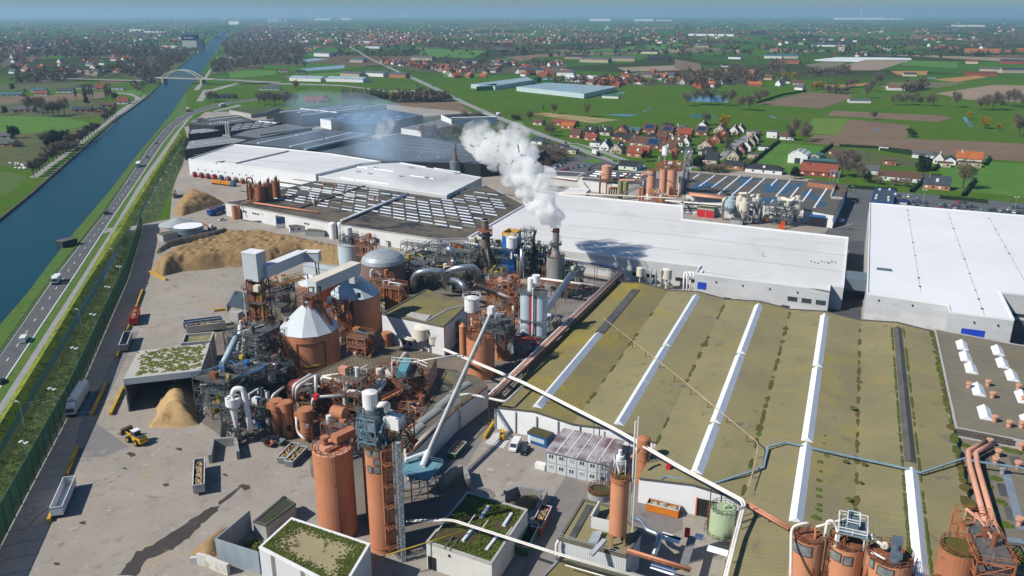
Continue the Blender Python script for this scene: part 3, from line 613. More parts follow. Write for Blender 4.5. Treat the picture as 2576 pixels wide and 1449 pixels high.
t=aw('white_roof_hall','far white hall with a row of skips along its long white wall','factory hall',[P('D',x,y,10)for x,y in ((405,800),(915,630),(1540,688),(2000,736),(2576,826),(2335,850),(1840,972))],10,w_panel,w_roof,.7,a6,uv=.12)
mb=MB()
for ah in (((945,838),(1535,700)),((820,818),(945,838)),((715,832),(820,815))):
 mb.ad(P('D',*ah[0],10.4),P('D',*ah[1],10.4),.8,1.1)
mb.bd('roof_upstand',c_panel,t)
mb=MB()
for y0,x0,x1,y1 in ((740,470,1500,830),(700,700,1600,760),(800,1180,2100,900)):mb.ad(P('D',x0,y0,10.03),P('D',x1,y1,10.03),.25,.1)
mb.b8('roof_seam',MATS['seam dirt'],t)
mb=MB()
for x,y in ((518,905),(598,912),(675,925),(748,930),(823,940),(905,950),(985,962),(1060,970),(1130,978),(1015,912),(815,895),(1340,950),(703,875)):
 p=P('D',x,y,5.5);mb.box(p-V3((0,.5,0)),.6,.6,5,5.8)
mb.b8('wall_lamp',aa('lamp blue',(.05,.08,.4)),t)
t=aw('white_roof_hall','lower white flat roof with small roof vents in front of the grey halls','factory hall',[P('D',1850,985,9),P('D',2335,852,9),P('10',440,1232,9),P('10',1060,1342,9),P('10',795,1475,9)],9,c_panel,w_roof,.4,a6,uv=.3)
for k,(x0,y0,x1,y1)in enumerate(((0,1400,100,1420),(90,1415,360,1449),(60,1310,200,1330),(250,1335,400,1355),(450,1290,640,1322),(700,1330,900,1362),(520,1385,700,1410))):
 rbx(t,'roof_light',P('10',x0,y0-60,9),P('10',x1,y1-60,9),1.2,.4,9,bf)
mb=MB()
for x,y in ((250,1300),(210,1345),(440,1365),(520,1300),(860,1345),(640,1375),(120,1330)):p=P('10',x,y-30,9);mb.box(p,1.6,1.2,8.9,10,.3);mb.cyl(p.x+2,p.y,8.9,9.8,.5)
mb.b8('roof_vent',aa('vent grey',(.4,.4,.4)),t)
def dh(bq,r,ah,z,rm,wm=None,par=.35,name='grey_roof_hall',uv=.35):
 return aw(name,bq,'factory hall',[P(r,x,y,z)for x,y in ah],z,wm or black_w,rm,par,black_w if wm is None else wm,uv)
def lights(t,r,z,segs,w=1.6,h=.5,m=None):
 for x0,y0,x1,y1 in segs:rbx(t,'skylight',P(r,x0,y0,z),P(r,x1,y1,z),w,h,z,m or bf)
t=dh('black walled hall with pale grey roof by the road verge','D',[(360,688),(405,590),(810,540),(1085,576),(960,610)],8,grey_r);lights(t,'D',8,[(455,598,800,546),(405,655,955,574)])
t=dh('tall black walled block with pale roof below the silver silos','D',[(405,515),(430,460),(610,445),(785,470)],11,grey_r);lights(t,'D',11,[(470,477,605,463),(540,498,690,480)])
t=dh('grey roofed hall behind the row of silver silos','D',[(900,525),(1060,468),(1510,392),(1800,442),(1190,560)],8,aa('mid grey roof',(.15,.165,.175),(.12,.13,.14),.04,.85,av=('brick',50,1.5,.02,.9)));lights(t,'D',8,[(1200,527,1820,437)],2.2,.9,grey_r)
t=dh('wide blue grey hall roof with four long white skylights','D',[(965,612),(1200,558),(1900,455),(2440,500),(2470,520),(1700,688)],9,blue_r);lights(t,'D',9,[(1190,615,1580,536),(1615,527,1915,465),(1550,652,1925,570),(1960,560,2250,496)],2)
lights(t,'D',9,[(1720,690,2430,522)],3.5,1.2,clad_b)
t=dh('long dark grey hall roof with pale seams beneath the drifting steam','10',[(-180,1148),(60,1095),(440,1012),(880,1075),(1550,1135),(1400,1205),(1050,1240),(440,1222)],9,blue_r)
mb=MB()
for k in range(4):
 mb.ad(P('10',70+k*40,1095-k*22,9.05),P('10',1380+k*40,1205-k*19,9.05),.5,.25)
mb.bd('roof_seam',grey_r,t)
mb=MB()
for k in range(8):p=P('10',150+k*145,1165+k*8,9);mb.box(p,1.2,1.2,9,10.2)
for k in range(5):p=P('10',260+k*170,1140+k*9,9);mb.box(p,1,1,9,9.9)
mb.b8('roof_vent',aa('vent grey',(.4,.4,.4)),t)
t=dh('black hall with crossing white roof lights at the far end of the works','D',[(1280,280),(1660,218),(2180,176),(2640,182),(2640,222),(2090,276),(1690,302)],11,black_w)
lights(t,'D',11,[(1640,268,2130,190),(1690,300,2310,222),(1440,265,1690,238),(1850,250,2340,190),(2370,210,2560,185),(1670,225,2085,268)],2.2,.6)
t=dh('blue roofed hall in the drifting smoke','10',[(-80,905),(20,852),(330,825),(615,872),(330,930),(60,945)],10,aa('blue roof',(.035,.08,.16),(.03,.065,.13),.04,.5));
for k in range(5):lights(t,'10',10,[(20+k*100,868+k*4,50+k*100,865+k*4),(-20+k*110,895+k*3,20+k*110,890+k*3)],1.4)
t=dh('white fronted office with flat grey roof beside the blue hall','D',[(1890,340),(2050,328),(2200,385),(2190,400)],8,grey_r,w_panel)
t=dh('dark roofed works with long roof lights behind the silver tank cluster','D',[(410,405),(640,332),(960,298),(1150,365),(700,420)],8,aq);lights(t,'D',8,[(640,352,975,312),(645,398,1010,350)],2)
t=dh('flat roof carrying a grid of white skylights behind the silver silos','D',[(870,420),(1180,355),(1460,372),(1380,410),(880,485)],7,aq)
for k in range(5):
 for j in range(4):
  x,y=890+j*115+k*14,466-k*20-j*12;lights(t,'D',7,[(x,y,x+80,y-8)],1.3,.4)
lights(t,'D',7,[(1200,366,1260,372),(1265,373,1325,380),(1340,380,1400,388)],1.6)
t=dh('long low shed with white gable and dark roof near the main road','10',[(752,868),(1050,852),(1175,885),(830,905)],7,black_w,w_panel);lights(t,'10',7,[(825,890,1160,880)],1.4)
t=aw('gable_shed','brown roofed shed with white gable end among bare trees','shed',[P('10',x,y,6)for x,y in ((450,968),(750,905),(850,945),(600,990))],6,clad_w,aa('brown sheet roof',(.16,.13,.12),(.13,.11,.10),.1),.1);lights(t,'10',6,[(580,966,800,928),(610,980,830,944)],1.2)
t=dh('pale walled yard building behind the curved service road','D',[(865,240),(1110,285),(1290,260),(1440,200),(1280,205)],4,scrub_g,a2,.3)
ST=[P('01',1700,85,7),P('D',1060,1250,7),P('D',1450,1138,7),P('D',1850,1040,7),P('D',2385,1092,7),P('11',795,40,7),P('10',1100,1400,7),P('11',1390,98,7),P('11',950,352,7),P('11',720,360,7),P('11',0,252,7)]
t=aw('skylight_hall','broad stained roof covered with rows of short white skylights','factory hall',ST,7,a5,saw_r,.35,a2,uv=.3)
e1=(P('11',720,360,7)-P('01',1700,85,7));e1.z=0;e1.normalize();e2=V3((-e1.y,e1.x,0));o0=P('01',1700,85,0)
def b6(p,ay):
 c=False;n=len(ay)
 for i in range(n):
  a,b=ay[i],ay[(i+1)%n]
  if (a.y>p.y)!=(b.y>p.y)and p.x<(b.x-a.x)*(p.y-a.y)/(b.y-a.y)+a.x:c=not c
 return c
STi=[V3((p.x,p.y,0))for p in b4(ST,3)];R_=random.Random(3);n=0;more=MB()
for j in range(21):
 v=2.5+j*5.2
 for i in range(20):
  u=2+i*8.8+(j%2)*4.4
  p=o0+e1*u+e2*v;q_=p+e1*7.4
  if not (b6(p,STi)and b6(q_,STi))or R_.random()<.2:continue
  n+=1
  if n<=100:rbx(t,'skylight',p,q_,.8,.4,7,aa('factory skylight',(.62,.67,.74),(.5,.55,.62),.4,.4)if R_.random()<.85 else grey_r)
  else:d=e1*7.4;more.ai(p-e2*.4+UP*7,d,e2*.8,UP*.4)
more.bd('skylight_rows',aa('factory skylight',(0,0,0)),t)['kind']='stuff';mb=MB()
for v,h in [(36,.7),(62,.5)]+[(5.2+10.4*k,.3)for k in range(8)]:mb.ad(o0+e1*8+e2*v+UP*7.3,o0+e1*150+e2*v+UP*7.3,.8,h)
mb.ad(P('D',1650,1345,7.4),P('D',2385,1095,7.4),1.0,.9)
mb.bd('roof_upstand',aq,t)
mb=MB();mb.tube([P('D',2240,1440,7.9),P('11',500,12,7.9)],.7,10);mb.tube([P('11',0,218,7.9),P('11',505,15,7.9)],.65,10)
mb.tube([P('11',970,345,8),P('11',1370,110,8)],.8,10)
b9('roof_duct',mb,aa('duct white',(.62,.64,.66),(.52,.54,.56),.5,.4),'long pale ducts lying across the skylight roof','duct',smooth=True)
A,B=ST[0],ST[10]
ow(t,'window',P('11',0,252,0),P('11',720,360,0),[(u,u+1.3,3.6,4.4)for u in (14,16.2,20,22.2,26,28.2,50,52.4,57,59.4)],dark)
ow(t,'window',A,B,[(u,u+1.3,4,4.8)for u in (14,16,22,24,26,44,46,62,64)],dark);ow(t,'gateway',A,B,[(8.5,13.5,.2,5)],dark)
t=aw('rain_pool_roof_hall','grey roofed hall with blue rain pools and slanting rows of skylights','factory hall',[P('B',x,y,7)for x,y in ((360,585),(1650,682),(1870,700),(2375,775),(2200,1118),(1750,1035),(1290,985),(330,850))],7,a5,wet_r,.4,aq,uv=.35)
for x0,y0,x1,y1 in ((500,603,420,655),(690,620,465,778),(845,632,640,785),(1015,625,735,858),(1168,645,905,872),(1330,652,1122,845),(1488,662,1410,740),(1648,682,1470,880),(1752,772,1650,900),(1915,795,1785,975),(2112,785,1952,1025),(1435,930,1390,975)):
 p,q_=P('B',x0,y0,7),P('B',x1,y1,7);n=max(1,round((q_-p).length/7))
 for k in range(n):rbx(t,'skylight',p.lerp(q_,(k+.04)/n),p.lerp(q_,(k+.93)/n),1.3,.5,7,bf)
mb=MB()
for k,(cx,cy_,rx,ry)in enumerate(((560,735,130,40),(1110,660,130,40),(1060,720,90,30),(1420,740,120,45),(1640,760,90,50),(1380,800,110,40),(1560,820,80,40),(1340,930,140,45),(1520,910,110,40),(1880,850,90,60),(1760,730,60,40),(2000,900,90,40),(2190,850,60,35),(2060,980,60,40),(480,770,120,30),(730,730,60,25),(960,800,60,20),(1700,960,60,30))):
 ah=[];R2=random.Random(k)
 for i in range(36):an=2*math.pi*i/36;w_=R2.uniform(.62,1.1);ah.append(P('B',cx+rx*w_*math.cos(an),cy_+ry*w_*math.sin(an),7.004+.001*k))
 mb.add(ah,[tuple(range(36))])
mb.b8('rain_pool',pool,t)
mb=MB();mb.az([P('B',2140,910,7),P('B',2190,785,7),P('B',2215,790,7),P('B',2165,900,7)],7,7.9);mb.az([P('B',2140,905,7),P('B',2145,895,7),P('B',2310,910,7),P('B',2310,922,7)],7,7.9);mb.bd('roof_upstand',a2,t)
WA,WB_=P('B',1750,1240,0),P('B',2180,1285,0);e=(WB_-WA)
t2=[WA,WB_]
ow(t,'gateway',WA,WB_,[(4.8,13,0,6)],dark,.1);ow(t,'gate_lintel',WA,WB_,[(5,13,5,6.3)],bb,.2);ow(t,'wall_sign',WA,WB_,[(16.4,17.1,3.5,6.2),(21,22,4.4,5.4)],aa('sign blue',(.1,.12,.4)),.12)
ow(t,'outside_stair',WA,WB_,[(19+k*.9,19.9+k*.9,.4+k*.42,.7+k*.42)for k in range(8)],grey_r,.8)
t=aw('brick_office','flat roofed brick office on the corner of the grey works roof','office',[P('B',x,y,10)for x,y in ((1870,690),(1880,678),(2225,705),(2215,735))],10,aa('orange brick',(.38,.17,.09),(.32,.14,.08),.3,av=('brick',.6,.25,.04,.8)),aq,.4,aq)
t=aw('flat_annex','dark flat annex right of the brick office','annex',[P('B',x,y,9)for x,y in ((2240,740),(2230,722),(2385,735),(2370,775))],9,aa('brown cladding',(.1,.085,.075)),aq,.3)
t=aw('dark_roof_hall','low dark roof with short white skylights behind the far orange silos','factory hall',[P('A',x,y,6)for x,y in ((560,960),(770,865),(1440,905),(1600,980),(1380,1000),(900,985))],6,a5,aq,.3,a2)
for x,y in ((790,890),(760,915),(720,940),(960,905),(1140,918),(1100,940),(1300,930),(1270,960),(960,935)):lights(t,'A',6,[(x,y,x+90,y+8)],1.5,.5)
t=aw('dark_roof_hall','flat charcoal roof behind the staff car park','factory hall',[P('A',x,y,6)for x,y in ((690,858),(785,790),(1080,802),(1020,852))],6,black_w,aq,.2)
t=aw('dark_roof_hall','narrow dark roof with pipes along its edge behind the steam plume','factory hall',[P('A',x,y,6)for x,y in ((-40,880),(100,870),(640,905),(560,960),(100,935),(-40,930))],6,a5,aq,.3)
t=aw('low_works_building','low pale works building with ribbed flat roof beside the white hall','works building',[P('A',x,y,6)for x,y in ((330,1160),(450,1085),(715,1110),(660,1168))],6,a5,w_roof,.3)
t=aw('low_works_building','white walled works building behind the olive tanks','works building',[P('A',x,y,6)for x,y in ((590,1000),(680,965),(1400,1010),(1390,1060),(1100,1060))],6,a5,aq,.3)
t=aw('low_works_building','low white building behind the red garage','works building',[P('B',x,y,5)for x,y in ((230,970),(250,940),(800,985),(1000,1010),(1000,1050))],5,a5,aq,.3)
annr=aa('annex roof felt',(.20,.175,.125),(.155,.138,.105),.08,.95,av=('brick',1.6,1.2,.06,.82,.92),ac=((.2,.17,.06),.06,.6))
t=aw('annex_hall','roof block with gabled white skylights and terracotta vents at the right edge','factory hall',[Q(211.5,33.2),Q(208,75),Q(278,75),Q(280,56),Q(285,33.2)],6.5,a2,annr,.2)
for x,y in ((2085,1130),(2110,1215),(2150,1300),(2350,1170),(2385,1262),(2455,1355)):
 p=P('21',x,y,6.55);A_,B_=F2=(p.dot(EA),p.dot(EB));gable_light(t,A_-7.0,A_,B_+.6,3.2,6.52,1.1,bf)
for x,y in ((2200,5),(2250,175),(2530,60),(2570,240)):
 p=P('22',x,y,6.55);gable_light(t,p.dot(EA)-7.5,p.dot(EA),p.dot(EB)+.6,3.2,6.52,1.1,bf)
t=aw('annex_hall','flat patched roof with moss tufts beside the twin pink pipes','factory hall',[Q(108,33.2),Q(108,75),Q(207.5,75),Q(210.5,33.2)],4.8,a2,annr,.25)
mb=MB();mg=MB();ms=MB()
for k,(x,y)in enumerate(((2270,545),(2515,590),(2425,800),(2480,980),(2350,1000),(2275,680),(2310,1180))):p=P('22',x,y,4.82);mb.box(p,2.2,5.5,4.7,4.83,AZ)
for k,(x,y)in enumerate(((2360,715),(2405,895),(2440,1065),(2520,1275),(2460,1370),(2290,770),(2130,465),(2440,495),(2520,515),(2320,930),(2300,1020),(2540,1330),(2250,620))):p=P('22',x,y,4.8);p.z=0;moss_blob(mg,p,1.4,1.4,0,4.8,.3)
for x0,y0,x1,y1 in ((2440,660,2560,1100),(2130,1140,2576,1190)):ms.ad(P('22',x0,y0,4.86),P('22',x1,y1,4.86),1.8,.1)
mb.b8('dark_panel',aq,t);mg.bd('moss',moss_g,t)['kind']='stuff';ms.b8('roof_strip',aa('strip blue grey',(.2,.25,.3)),t)
mb=MB();mb.ai(Q(210.4,33.4,4.8),EB*41,EA*.9,UP*1.8);mb.bd('glazed_step',aa('old glazing',(.09,.08,.07),(.06,.055,.05),.5,av=('brick',1.2,.9,.12,1.6)),t,AZ)
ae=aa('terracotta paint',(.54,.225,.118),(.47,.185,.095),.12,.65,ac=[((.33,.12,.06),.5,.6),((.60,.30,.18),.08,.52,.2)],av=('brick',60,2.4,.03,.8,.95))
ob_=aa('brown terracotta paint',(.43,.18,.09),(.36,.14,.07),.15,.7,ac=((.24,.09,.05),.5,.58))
ar=aa('salmon paint',(.60,.31,.21),(.53,.26,.17),.3,.6)
ci=aa('dull red paint',(.34,.075,.055),(.28,.06,.045),.3,.65)
af=aa('rusty steel',(.24,.085,.04),(.14,.055,.03),.5,.8,ac=((.34,.15,.07),.8,.55))
rl2=aa('orange steelwork',(.42,.15,.06),(.28,.10,.045),.5,.75)
stl=aa('dark steelwork',(.075,.095,.105),(.045,.058,.066),.4,.6,ac=((.16,.17,.17),.6,.58))
steel_b=aa('blue steelwork',(.14,.24,.32),(.10,.18,.25),.4,.5)
gv=aa('galvanised duct',(.46,.50,.54),(.34,.38,.42),.4,.32,.75,spec=.5)
gvm=aa('matt galvanised',(.40,.43,.46),(.30,.33,.36),.3,.5,.3)
silver=aa('silver silo sheet',(.52,.55,.58),(.42,.45,.48),.3,.4,.5,av=('row',1.2,.85))
al=aa('cream paint',(.66,.62,.52),(.58,.54,.44),.3,.6,ac=((.35,.29,.2),.5,.64))
wp=aa('white plant paint',(.76,.76,.76),(.66,.66,.66),.3,.5,ac=((.45,.42,.38),.6,.66))
pw=aa('white pipe',(.72,.69,.64),(.60,.56,.52),.4,.5)
po=aa('salmon pipe',(.54,.24,.14),(.46,.20,.12),.4,.55)
conc_t=aa('concrete tower',(.27,.26,.255),(.21,.205,.20),.15,.9,ac=((.15,.145,.14),.3,.58),av=('brick',6,4,.05,.8,.95,0))
stackm=aa('brown stack',(.19,.13,.105),(.14,.10,.085),.3,.6,ac=((.30,.26,.23),.2,.58))
greent=aa('pale green tank',(.40,.50,.31),(.35,.44,.27),.2,.6,ac=((.28,.26,.12),.4,.66))
bu=aa('olive tank',(.24,.25,.11),(.2,.21,.09),.3,.6)
ak=aa('steel grating',(.17,.185,.19),(.09,.105,.11),.8,.7)
nt=ak.node_tree;tr=nt.nodes.new('ShaderNodeBsdfTransparent');mx=nt.nodes.new('ShaderNodeMixShader');mx.inputs[0].default_value=.62
nt.links.new(tr.outputs[0],mx.inputs[1]);nt.links.new(nt.nodes['Principled BSDF'].outputs[0],mx.inputs[2]);nt.links.new(mx.outputs[0],nt.nodes['Material Output'].inputs[0])
cone_r=aa('white cone sheeting',(.56,.60,.63),(.47,.51,.54),.2,.5,av=('stripe',.75,.85),ac=((.3,.3,.3),.4,.66))
cone_b=aa('blue grey cone sheeting',(.50,.58,.63),(.42,.51,.56),.2,.5,av=('stripe',.75,.88))
clad_s=aa('pale ribbed cladding',(.52,.56,.59),(.46,.50,.53),.1,.5,av=('stripe',.5,.9))
a4=aa('yellow steelwork',(.48,.36,.03),(.3,.2,.03),.6,.7)
def axis(r,xl,xr,yb,xt,yt,zb=0.0):
 a,b=P(r,xl,yb,zb),P(r,xr,yb,zb);R_=(b-a).length/2
 c=a.lerp(b,.5);d=V3((c.x,c.y,0)).normalized();c=c+d*R_
 return V3((c.x,c.y,zb)),R_,H(c,r,xt,yt)
def hit(c,R_,r,x,y):
 d=ray(r,x,y);ox,oy=-c.x,-c.y
 a=d.x**2+d.y**2;b=2*(ox*d.x+oy*d.y);q_=ox*ox+oy*oy-R_*R_
 disc=max(0,b*b-4*a*q_);t=(-b-math.sqrt(disc))/2/a
 return V3((d.x*t,d.y*t,CAMH+d.z*t))
def cvd(mb,c,R_,an,z0,z1,w,d=.12,n=4):
 k=w/R_/2
 for i in range(n):
  a0,a1=an-k+2*k*i/n,an-k+2*k*(i+1)/n
  e0,e1=V3((math.cos(a0),math.sin(a0),0)),V3((math.cos(a1),math.sin(a1),0));b=V3((c.x,c.y,0))
  mb.az([b+e0*(R_-.05),b+e0*(R_+d),b+e1*(R_+d),b+e1*(R_-.05)],z0,z1,bottom=True)
 return mb
def tk(bq,r,xl,xr,yb,xt,yt,m=None,name='silo',cat='silo',zb=0.0,top='flat',toph=None,a7=None,ao=None,n=28,group=None,bk=(),ladder=None,bn=(),bj=0,skirt=0,box=None,ch=None):
 c,R_,h=axis(r,xl,xr,yb,xt,yt,zb)if box is None else box
 t=T(name,bq,cat,c,group);m=m or ae
 z0=zb+bj
 mb=MB().cyl(c.x,c.y,z0,h,R_,n=n,cap=(top=='flat'))
 if bj and skirt==0:mb.cyl(c.x,c.y,z0-R_*.9,z0,R_*.15,R_,n=n,cap=False)
 mb.bd('body',m,t,AZ,smooth=n>14 and top!='flat')
 if bj:
  for k in range(4):
   an=math.pi/4+k*math.pi/2;p=c+V3((math.cos(an),math.sin(an),0))*R_*.95
   MB().ad(p,p+UP*(bj+.3),.35).bd('leg',m if skirt else stl,t)
 if top=='cone':MB().cyl(c.x,c.y,h,h+(toph or R_*.5),R_*1.03,R_*.08,n).bd('cone_roof',a7 or m,t,AZ)
 elif top=='dome':MB().dome(c.x,c.y,h,R_,toph or R_*.45,n).bd('dome_roof',a7 or m,t,smooth=True)
 elif top=='flat':MB().cyl(c.x,c.y,h+.01,h+.12,R_*.985,R_*.97,n).bd('roof',a7 or m,t)
 if bk:
  mb=MB()
  for z in bk:
   z=z if z>1 else zb+(h-zb)*z
   mb.cyl(c.x,c.y,z,z+.25,R_+.12,n=n,cap=False);mb.cyl(c.x,c.y,z+.25,z+.26,R_+.12,R_-.02,n=n,cap=False)
  mb.bd('hoop',m,t)
 if ao:MB().rrl(c.x,c.y,h+.05,R_*.97,1.1,16,.1).bd('railing',ao,t)
 if ladder is not None:
  an=ladder;e=V3((math.cos(an),math.sin(an),0));s=V3((-e.y,e.x,0));mb=MB();b=c+e*(R_+.35)
  for k in (-.4,.4):mb.ad(V3((b.x,b.y,zb+.2))+s*k,V3((b.x,b.y,h+1))+s*k,.14)
  z=zb+1
  while z<h:mb.ad(V3((b.x,b.y,z))-s*.4,V3((b.x,b.y,z))+s*.4,.1);mb.ad(V3((b.x,b.y,z))+s*.4,V3((b.x,b.y,z))+e*.5,.08);z+=.9
  mb.bd('ladder',af,t)
 for (r2,x,y,w,hh)in bn:
  q_=hit(c,R_,r2,x,y);an=math.atan2(q_.y-c.y,q_.x-c.x)
  f=cvd(MB(),c,R_,an,q_.z-hh/2-.15,q_.z+hh/2+.15,w+.35,.09).bd('window',aa('window frame dark',(.05,.05,.05)),t)
  cvd(MB(),c,R_,an,q_.z-hh/2,q_.z+hh/2,w,.14).bd('pane',aa('dusty pane',(.24,.25,.24),(.12,.13,.13),1.2,.2),f)
 t['ax']=[c.x,c.y,zb,R_,h]
 return t
def tx(t):a=t['ax'];return V3((a[0],a[1],0)),a[3],a[4]
def frm(bq,c,w,d,levels,rz=AZ,m=None,md=None,name='steel_platform',cat='platform',n=(2,2),zb=0,ag=0,aj=0,brace=True,rails=True,stair=True,cols=None,group=None,t_=.26,cm=None):
 m=m or stl;md=md or ak;t=T(name,bq,cat,(c[0],c[1],zb),group)
 X=V3((math.cos(rz),-math.sin(rz),0));Y=V3((math.sin(rz),math.cos(rz),0));o=V3((c[0],c[1],0));R2=random.Random(aj)
 at=lambda u,v,z:o+X*(u-.5)*w+Y*(v-.5)*d+UP*z
 mb=MB();top=levels[-1]
 for i in range(n[0]+1):
  for j in range(n[1]+1):mb.ad(at(i/n[0],j/n[1],zb),at(i/n[0],j/n[1],top),t_)
 for z in levels:
  for i in range(n[0]+1):mb.ad(at(i/n[0],0,z),at(i/n[0],1,z),t_*.8)
  for j in range(n[1]+1):mb.ad(at(0,j/n[1],z),at(1,j/n[1],z),t_*.8)
 if brace:
  lv=[zb]+list(levels)
  for a,b in zip(lv,lv[1:]):
   for i in range(n[0]):
    k=R2.random()<.5
    for v in (0,1):mb.ad(at((i+k)/n[0],v,a),at((i+1-k)/n[0],v,b),t_*.5)
   for j in range(n[1]):
    k=R2.random()<.5
    for u in (0,1):mb.ad(at(u,(j+k)/n[1],a),at(u,(j+1-k)/n[1],b),t_*.5)
 mb.bd('frame',m,t)
 for z in levels:
  dk=MB()
  u0,v0=(R2.uniform(0,.35),R2.uniform(.65,1))if ag>9 else (0,1);dk.az([at(u0,0,0),at(1,0,0),at(1,v0,0),at(u0,v0,0)],z+.14,z+.22);dk.bd('deck',md,t)
  if rails:MB().ao([at(0,0,z+.22),at(1,0,z+.22),at(1,1,z+.22),at(0,1,z+.22)],1.1,.08,2.5,closed=True).bd('railing',m,t)
 if stair:
  mb=MB();lv=[zb]+list(levels);s=0
  for a,b in zip(lv,lv[1:]):
   if b-a>.5:
    p,q_=at(1.02,.1+.5*s,a),at(1.02,.9-.5*s*0-(.8 if s else 0),b);mb.ad(p+X*.6,q_+X*.6,.9,.15);mb.ao([p+X*1.1,q_+X*1.1],1,.08,2);s=1-s
  mb.bd('stair',m,t)
 cms=cm or [gv,stl,gvm,wp,af]
 for k in range(ag):
  z=R2.choice([zb]+list(levels))+.22;u,v=R2.uniform(.15,.85),R2.uniform(.15,.85);p=at(u,v,0);mm=R2.choice(cms);q_=R2.random()
  if q_<.35:MB().cyl(p.x,p.y,z,z+R2.uniform(1.2,3),R2.uniform(.4,1.0),n=12).bd('vessel',mm,t)
  elif q_<.6:MB().box(p,R2.uniform(.8,2.5),R2.uniform(.8,2),z,z+R2.uniform(.7,2),rz).bd('machine',mm,t)
  else:
   p2=at(R2.uniform(0,1),R2.uniform(0,1),0);z2=R2.choice(levels)+R2.uniform(.5,2);r_=R2.uniform(.09,.28)
   MB().tube([p+UP*z,p+UP*z2,p2+UP*z2,p2+UP*(z2-R2.uniform(1,3))],r_,8).bd('pipe',mm,t)
 return t
def bend(ah,r=1.0,n=3):
 ah=[V3(p)for p in ah];out=[ah[0]]
 for a,b,c in zip(ah,ah[1:],ah[2:]):
  u,v=(a-b),(c-b);k=min(r,u.length*.45,v.length*.45);p,q_=b+u.normalized()*k,b+v.normalized()*k
  for i in range(n+1):
   s=i/n;out.append(p*(1-s)**2+b*2*s*(1-s)+q_*s**2)
 return out+[ah[-1]]
def pipe(bq,ah,r,m,name='pipe',cat='pipe',n=8,b=1.2,bo=0,pm=None,group=None,a8=None):
 ah=[P(*p)if isinstance(p[0],str)else V3(p)for p in ah]
 base=V3((ah[0].x,ah[0].y,0))
 t=T(name,bq,cat,base,group)
 MB().tube(bend(ah,b),r,n).bd('run',m,t,smooth=True)
 if a8:
  d=(ah[-1]-ah[0]);s=V3((d.y,-d.x,0)).normalized()*a8[0]+UP*(a8[2]if len(a8)>2 else 0);MB().tube(bend([p+s for p in ah],b),a8[1]if len(a8)>1 else r,n).bd('run',a8[3]if len(a8)>3 else m,t,smooth=True)
 if bo:
  for a,c in zip(ah,ah[1:]):
   k=max(1,int((c-a).length/bo))
   for i in range(k):
    q_=a.lerp(c,(i+.5)/k);zf=b5(q_)
    if q_.z-zf>.5:MB().ad((q_.x,q_.y,zf),q_-UP*r,.18).bd('post',pm or stl,t)
 return t
def b5(p):
 a,b=p.dot(EA),p.dot(EB)
 if -78.5<b<32.8 and (177 if b<-34.6 else 158.8 if b<-12.2 else 116)<a<286-.097*b:return 6.6
 return 0.0
def gal(bq,a,b,w,h,m,name='conveyor_gallery',cat='conveyor',bj=(),roofm=None,lm=None):
 a=P(*a)if isinstance(a[0],str)else V3(a);b=P(*b)if isinstance(b[0],str)else V3(b)
 t=T(name,bq,cat,(a.x,a.y,0));d=b-a;x=V3((d.y,-d.x,0)).normalized()*w;z=UP*h
 MB().ai(a-x/2,x,d,z).bd('casing',m,t,AZ)
 MB().ai(a-x*.56+z,x*1.12,d,UP*.18).bd('roof',roofm or m,t,AZ)
 for f in bj:
  q_=a.lerp(b,f);mb=MB()
  for s in (-1,1):mb.ad(V3((q_.x,q_.y,0))+x*s*.7,q_+x*s*.4,.3)
  for k in range(3):z0=q_.z*k/3;mb.ad(V3((q_.x,q_.y,z0))-x*.6,V3((q_.x,q_.y,q_.z*(k+1)/3))+x*.6,.16)
  mb.bd('trestle',lm or af,t)
 return t
def trs(bq,a,b,w=1.6,h=1.4,m=None,belt=None,name='conveyor',cat='conveyor',bj=(),t_=.16):
 a=P(*a)if isinstance(a[0],str)else V3(a);b=P(*b)if isinstance(b[0],str)else V3(b);m=m or rl2
 t=T(name,bq,cat,(a.x,a.y,0));d=b-a;x=V3((d.y,-d.x,0)).normalized()*w/2;n=max(2,int(d.length/2));mb=MB()
 for s in (-1,1):
  for z in (0,h):mb.ad(a+x*s+UP*z,b+x*s+UP*z,t_)
  for i in range(n):
   p,q_=a.lerp(b,i/n)+x*s,a.lerp(b,(i+1)/n)+x*s
   mb.ad(p+UP*(h if i%2 else 0),q_+UP*(0 if i%2 else h),t_*.6);mb.ad(p,p+UP*h,t_*.6)
 mb.bd('truss',m,t)
 MB().ai(a-x*.9+UP*.2,x*1.8,d,UP*.15).bd('belt',belt or ak,t)
 for f in bj:
  q_=a.lerp(b,f);mb=MB();zf=b5(q_)
  for s in (-1,1):mb.ad(V3((q_.x,q_.y,zf))+x*s*1.4,q_+x*s,.22)
  mb.ad(V3((q_.x,q_.y,zf))-x*1.4,q_+x,.12);mb.bd('trestle',m,t)
 return t
def hop(bq,c,R_,z0,z1,cone=1.5,m=None,name='hopper',cat='hopper',legm=None,top=None,ao=None):
 m=m or wp;t=T(name,bq,cat,(c[0],c[1],z0));zc=z0+(z1-z0)*.55
 MB().cyl(c[0],c[1],zc,z1,R_,n=20).cyl(c[0],c[1],zc-cone,zc,R_*.2,R_,20,cap=False).bd('bin',m,t)
 MB().cyl(c[0],c[1],z1,z1+R_*.25,R_*1.02,R_*.2,20).bd('lid',top or m,t)
 for k in range(4):
  an=math.pi/4+k*math.pi/2;p=V3((c[0]+R_*math.cos(an),c[1]+R_*math.sin(an),z0));MB().ad(p,p+UP*(zc-z0+.4),.2).bd('leg',legm or stl,t)
 MB().tube([(c[0],c[1],zc-cone),(c[0],c[1],z0+.3)],R_*.2,8).bd('spout',m,t)
 if ao:MB().rrl(c[0],c[1],z1,R_*1.25,1.1,12,.08).bd('railing',ao,t)
 return t
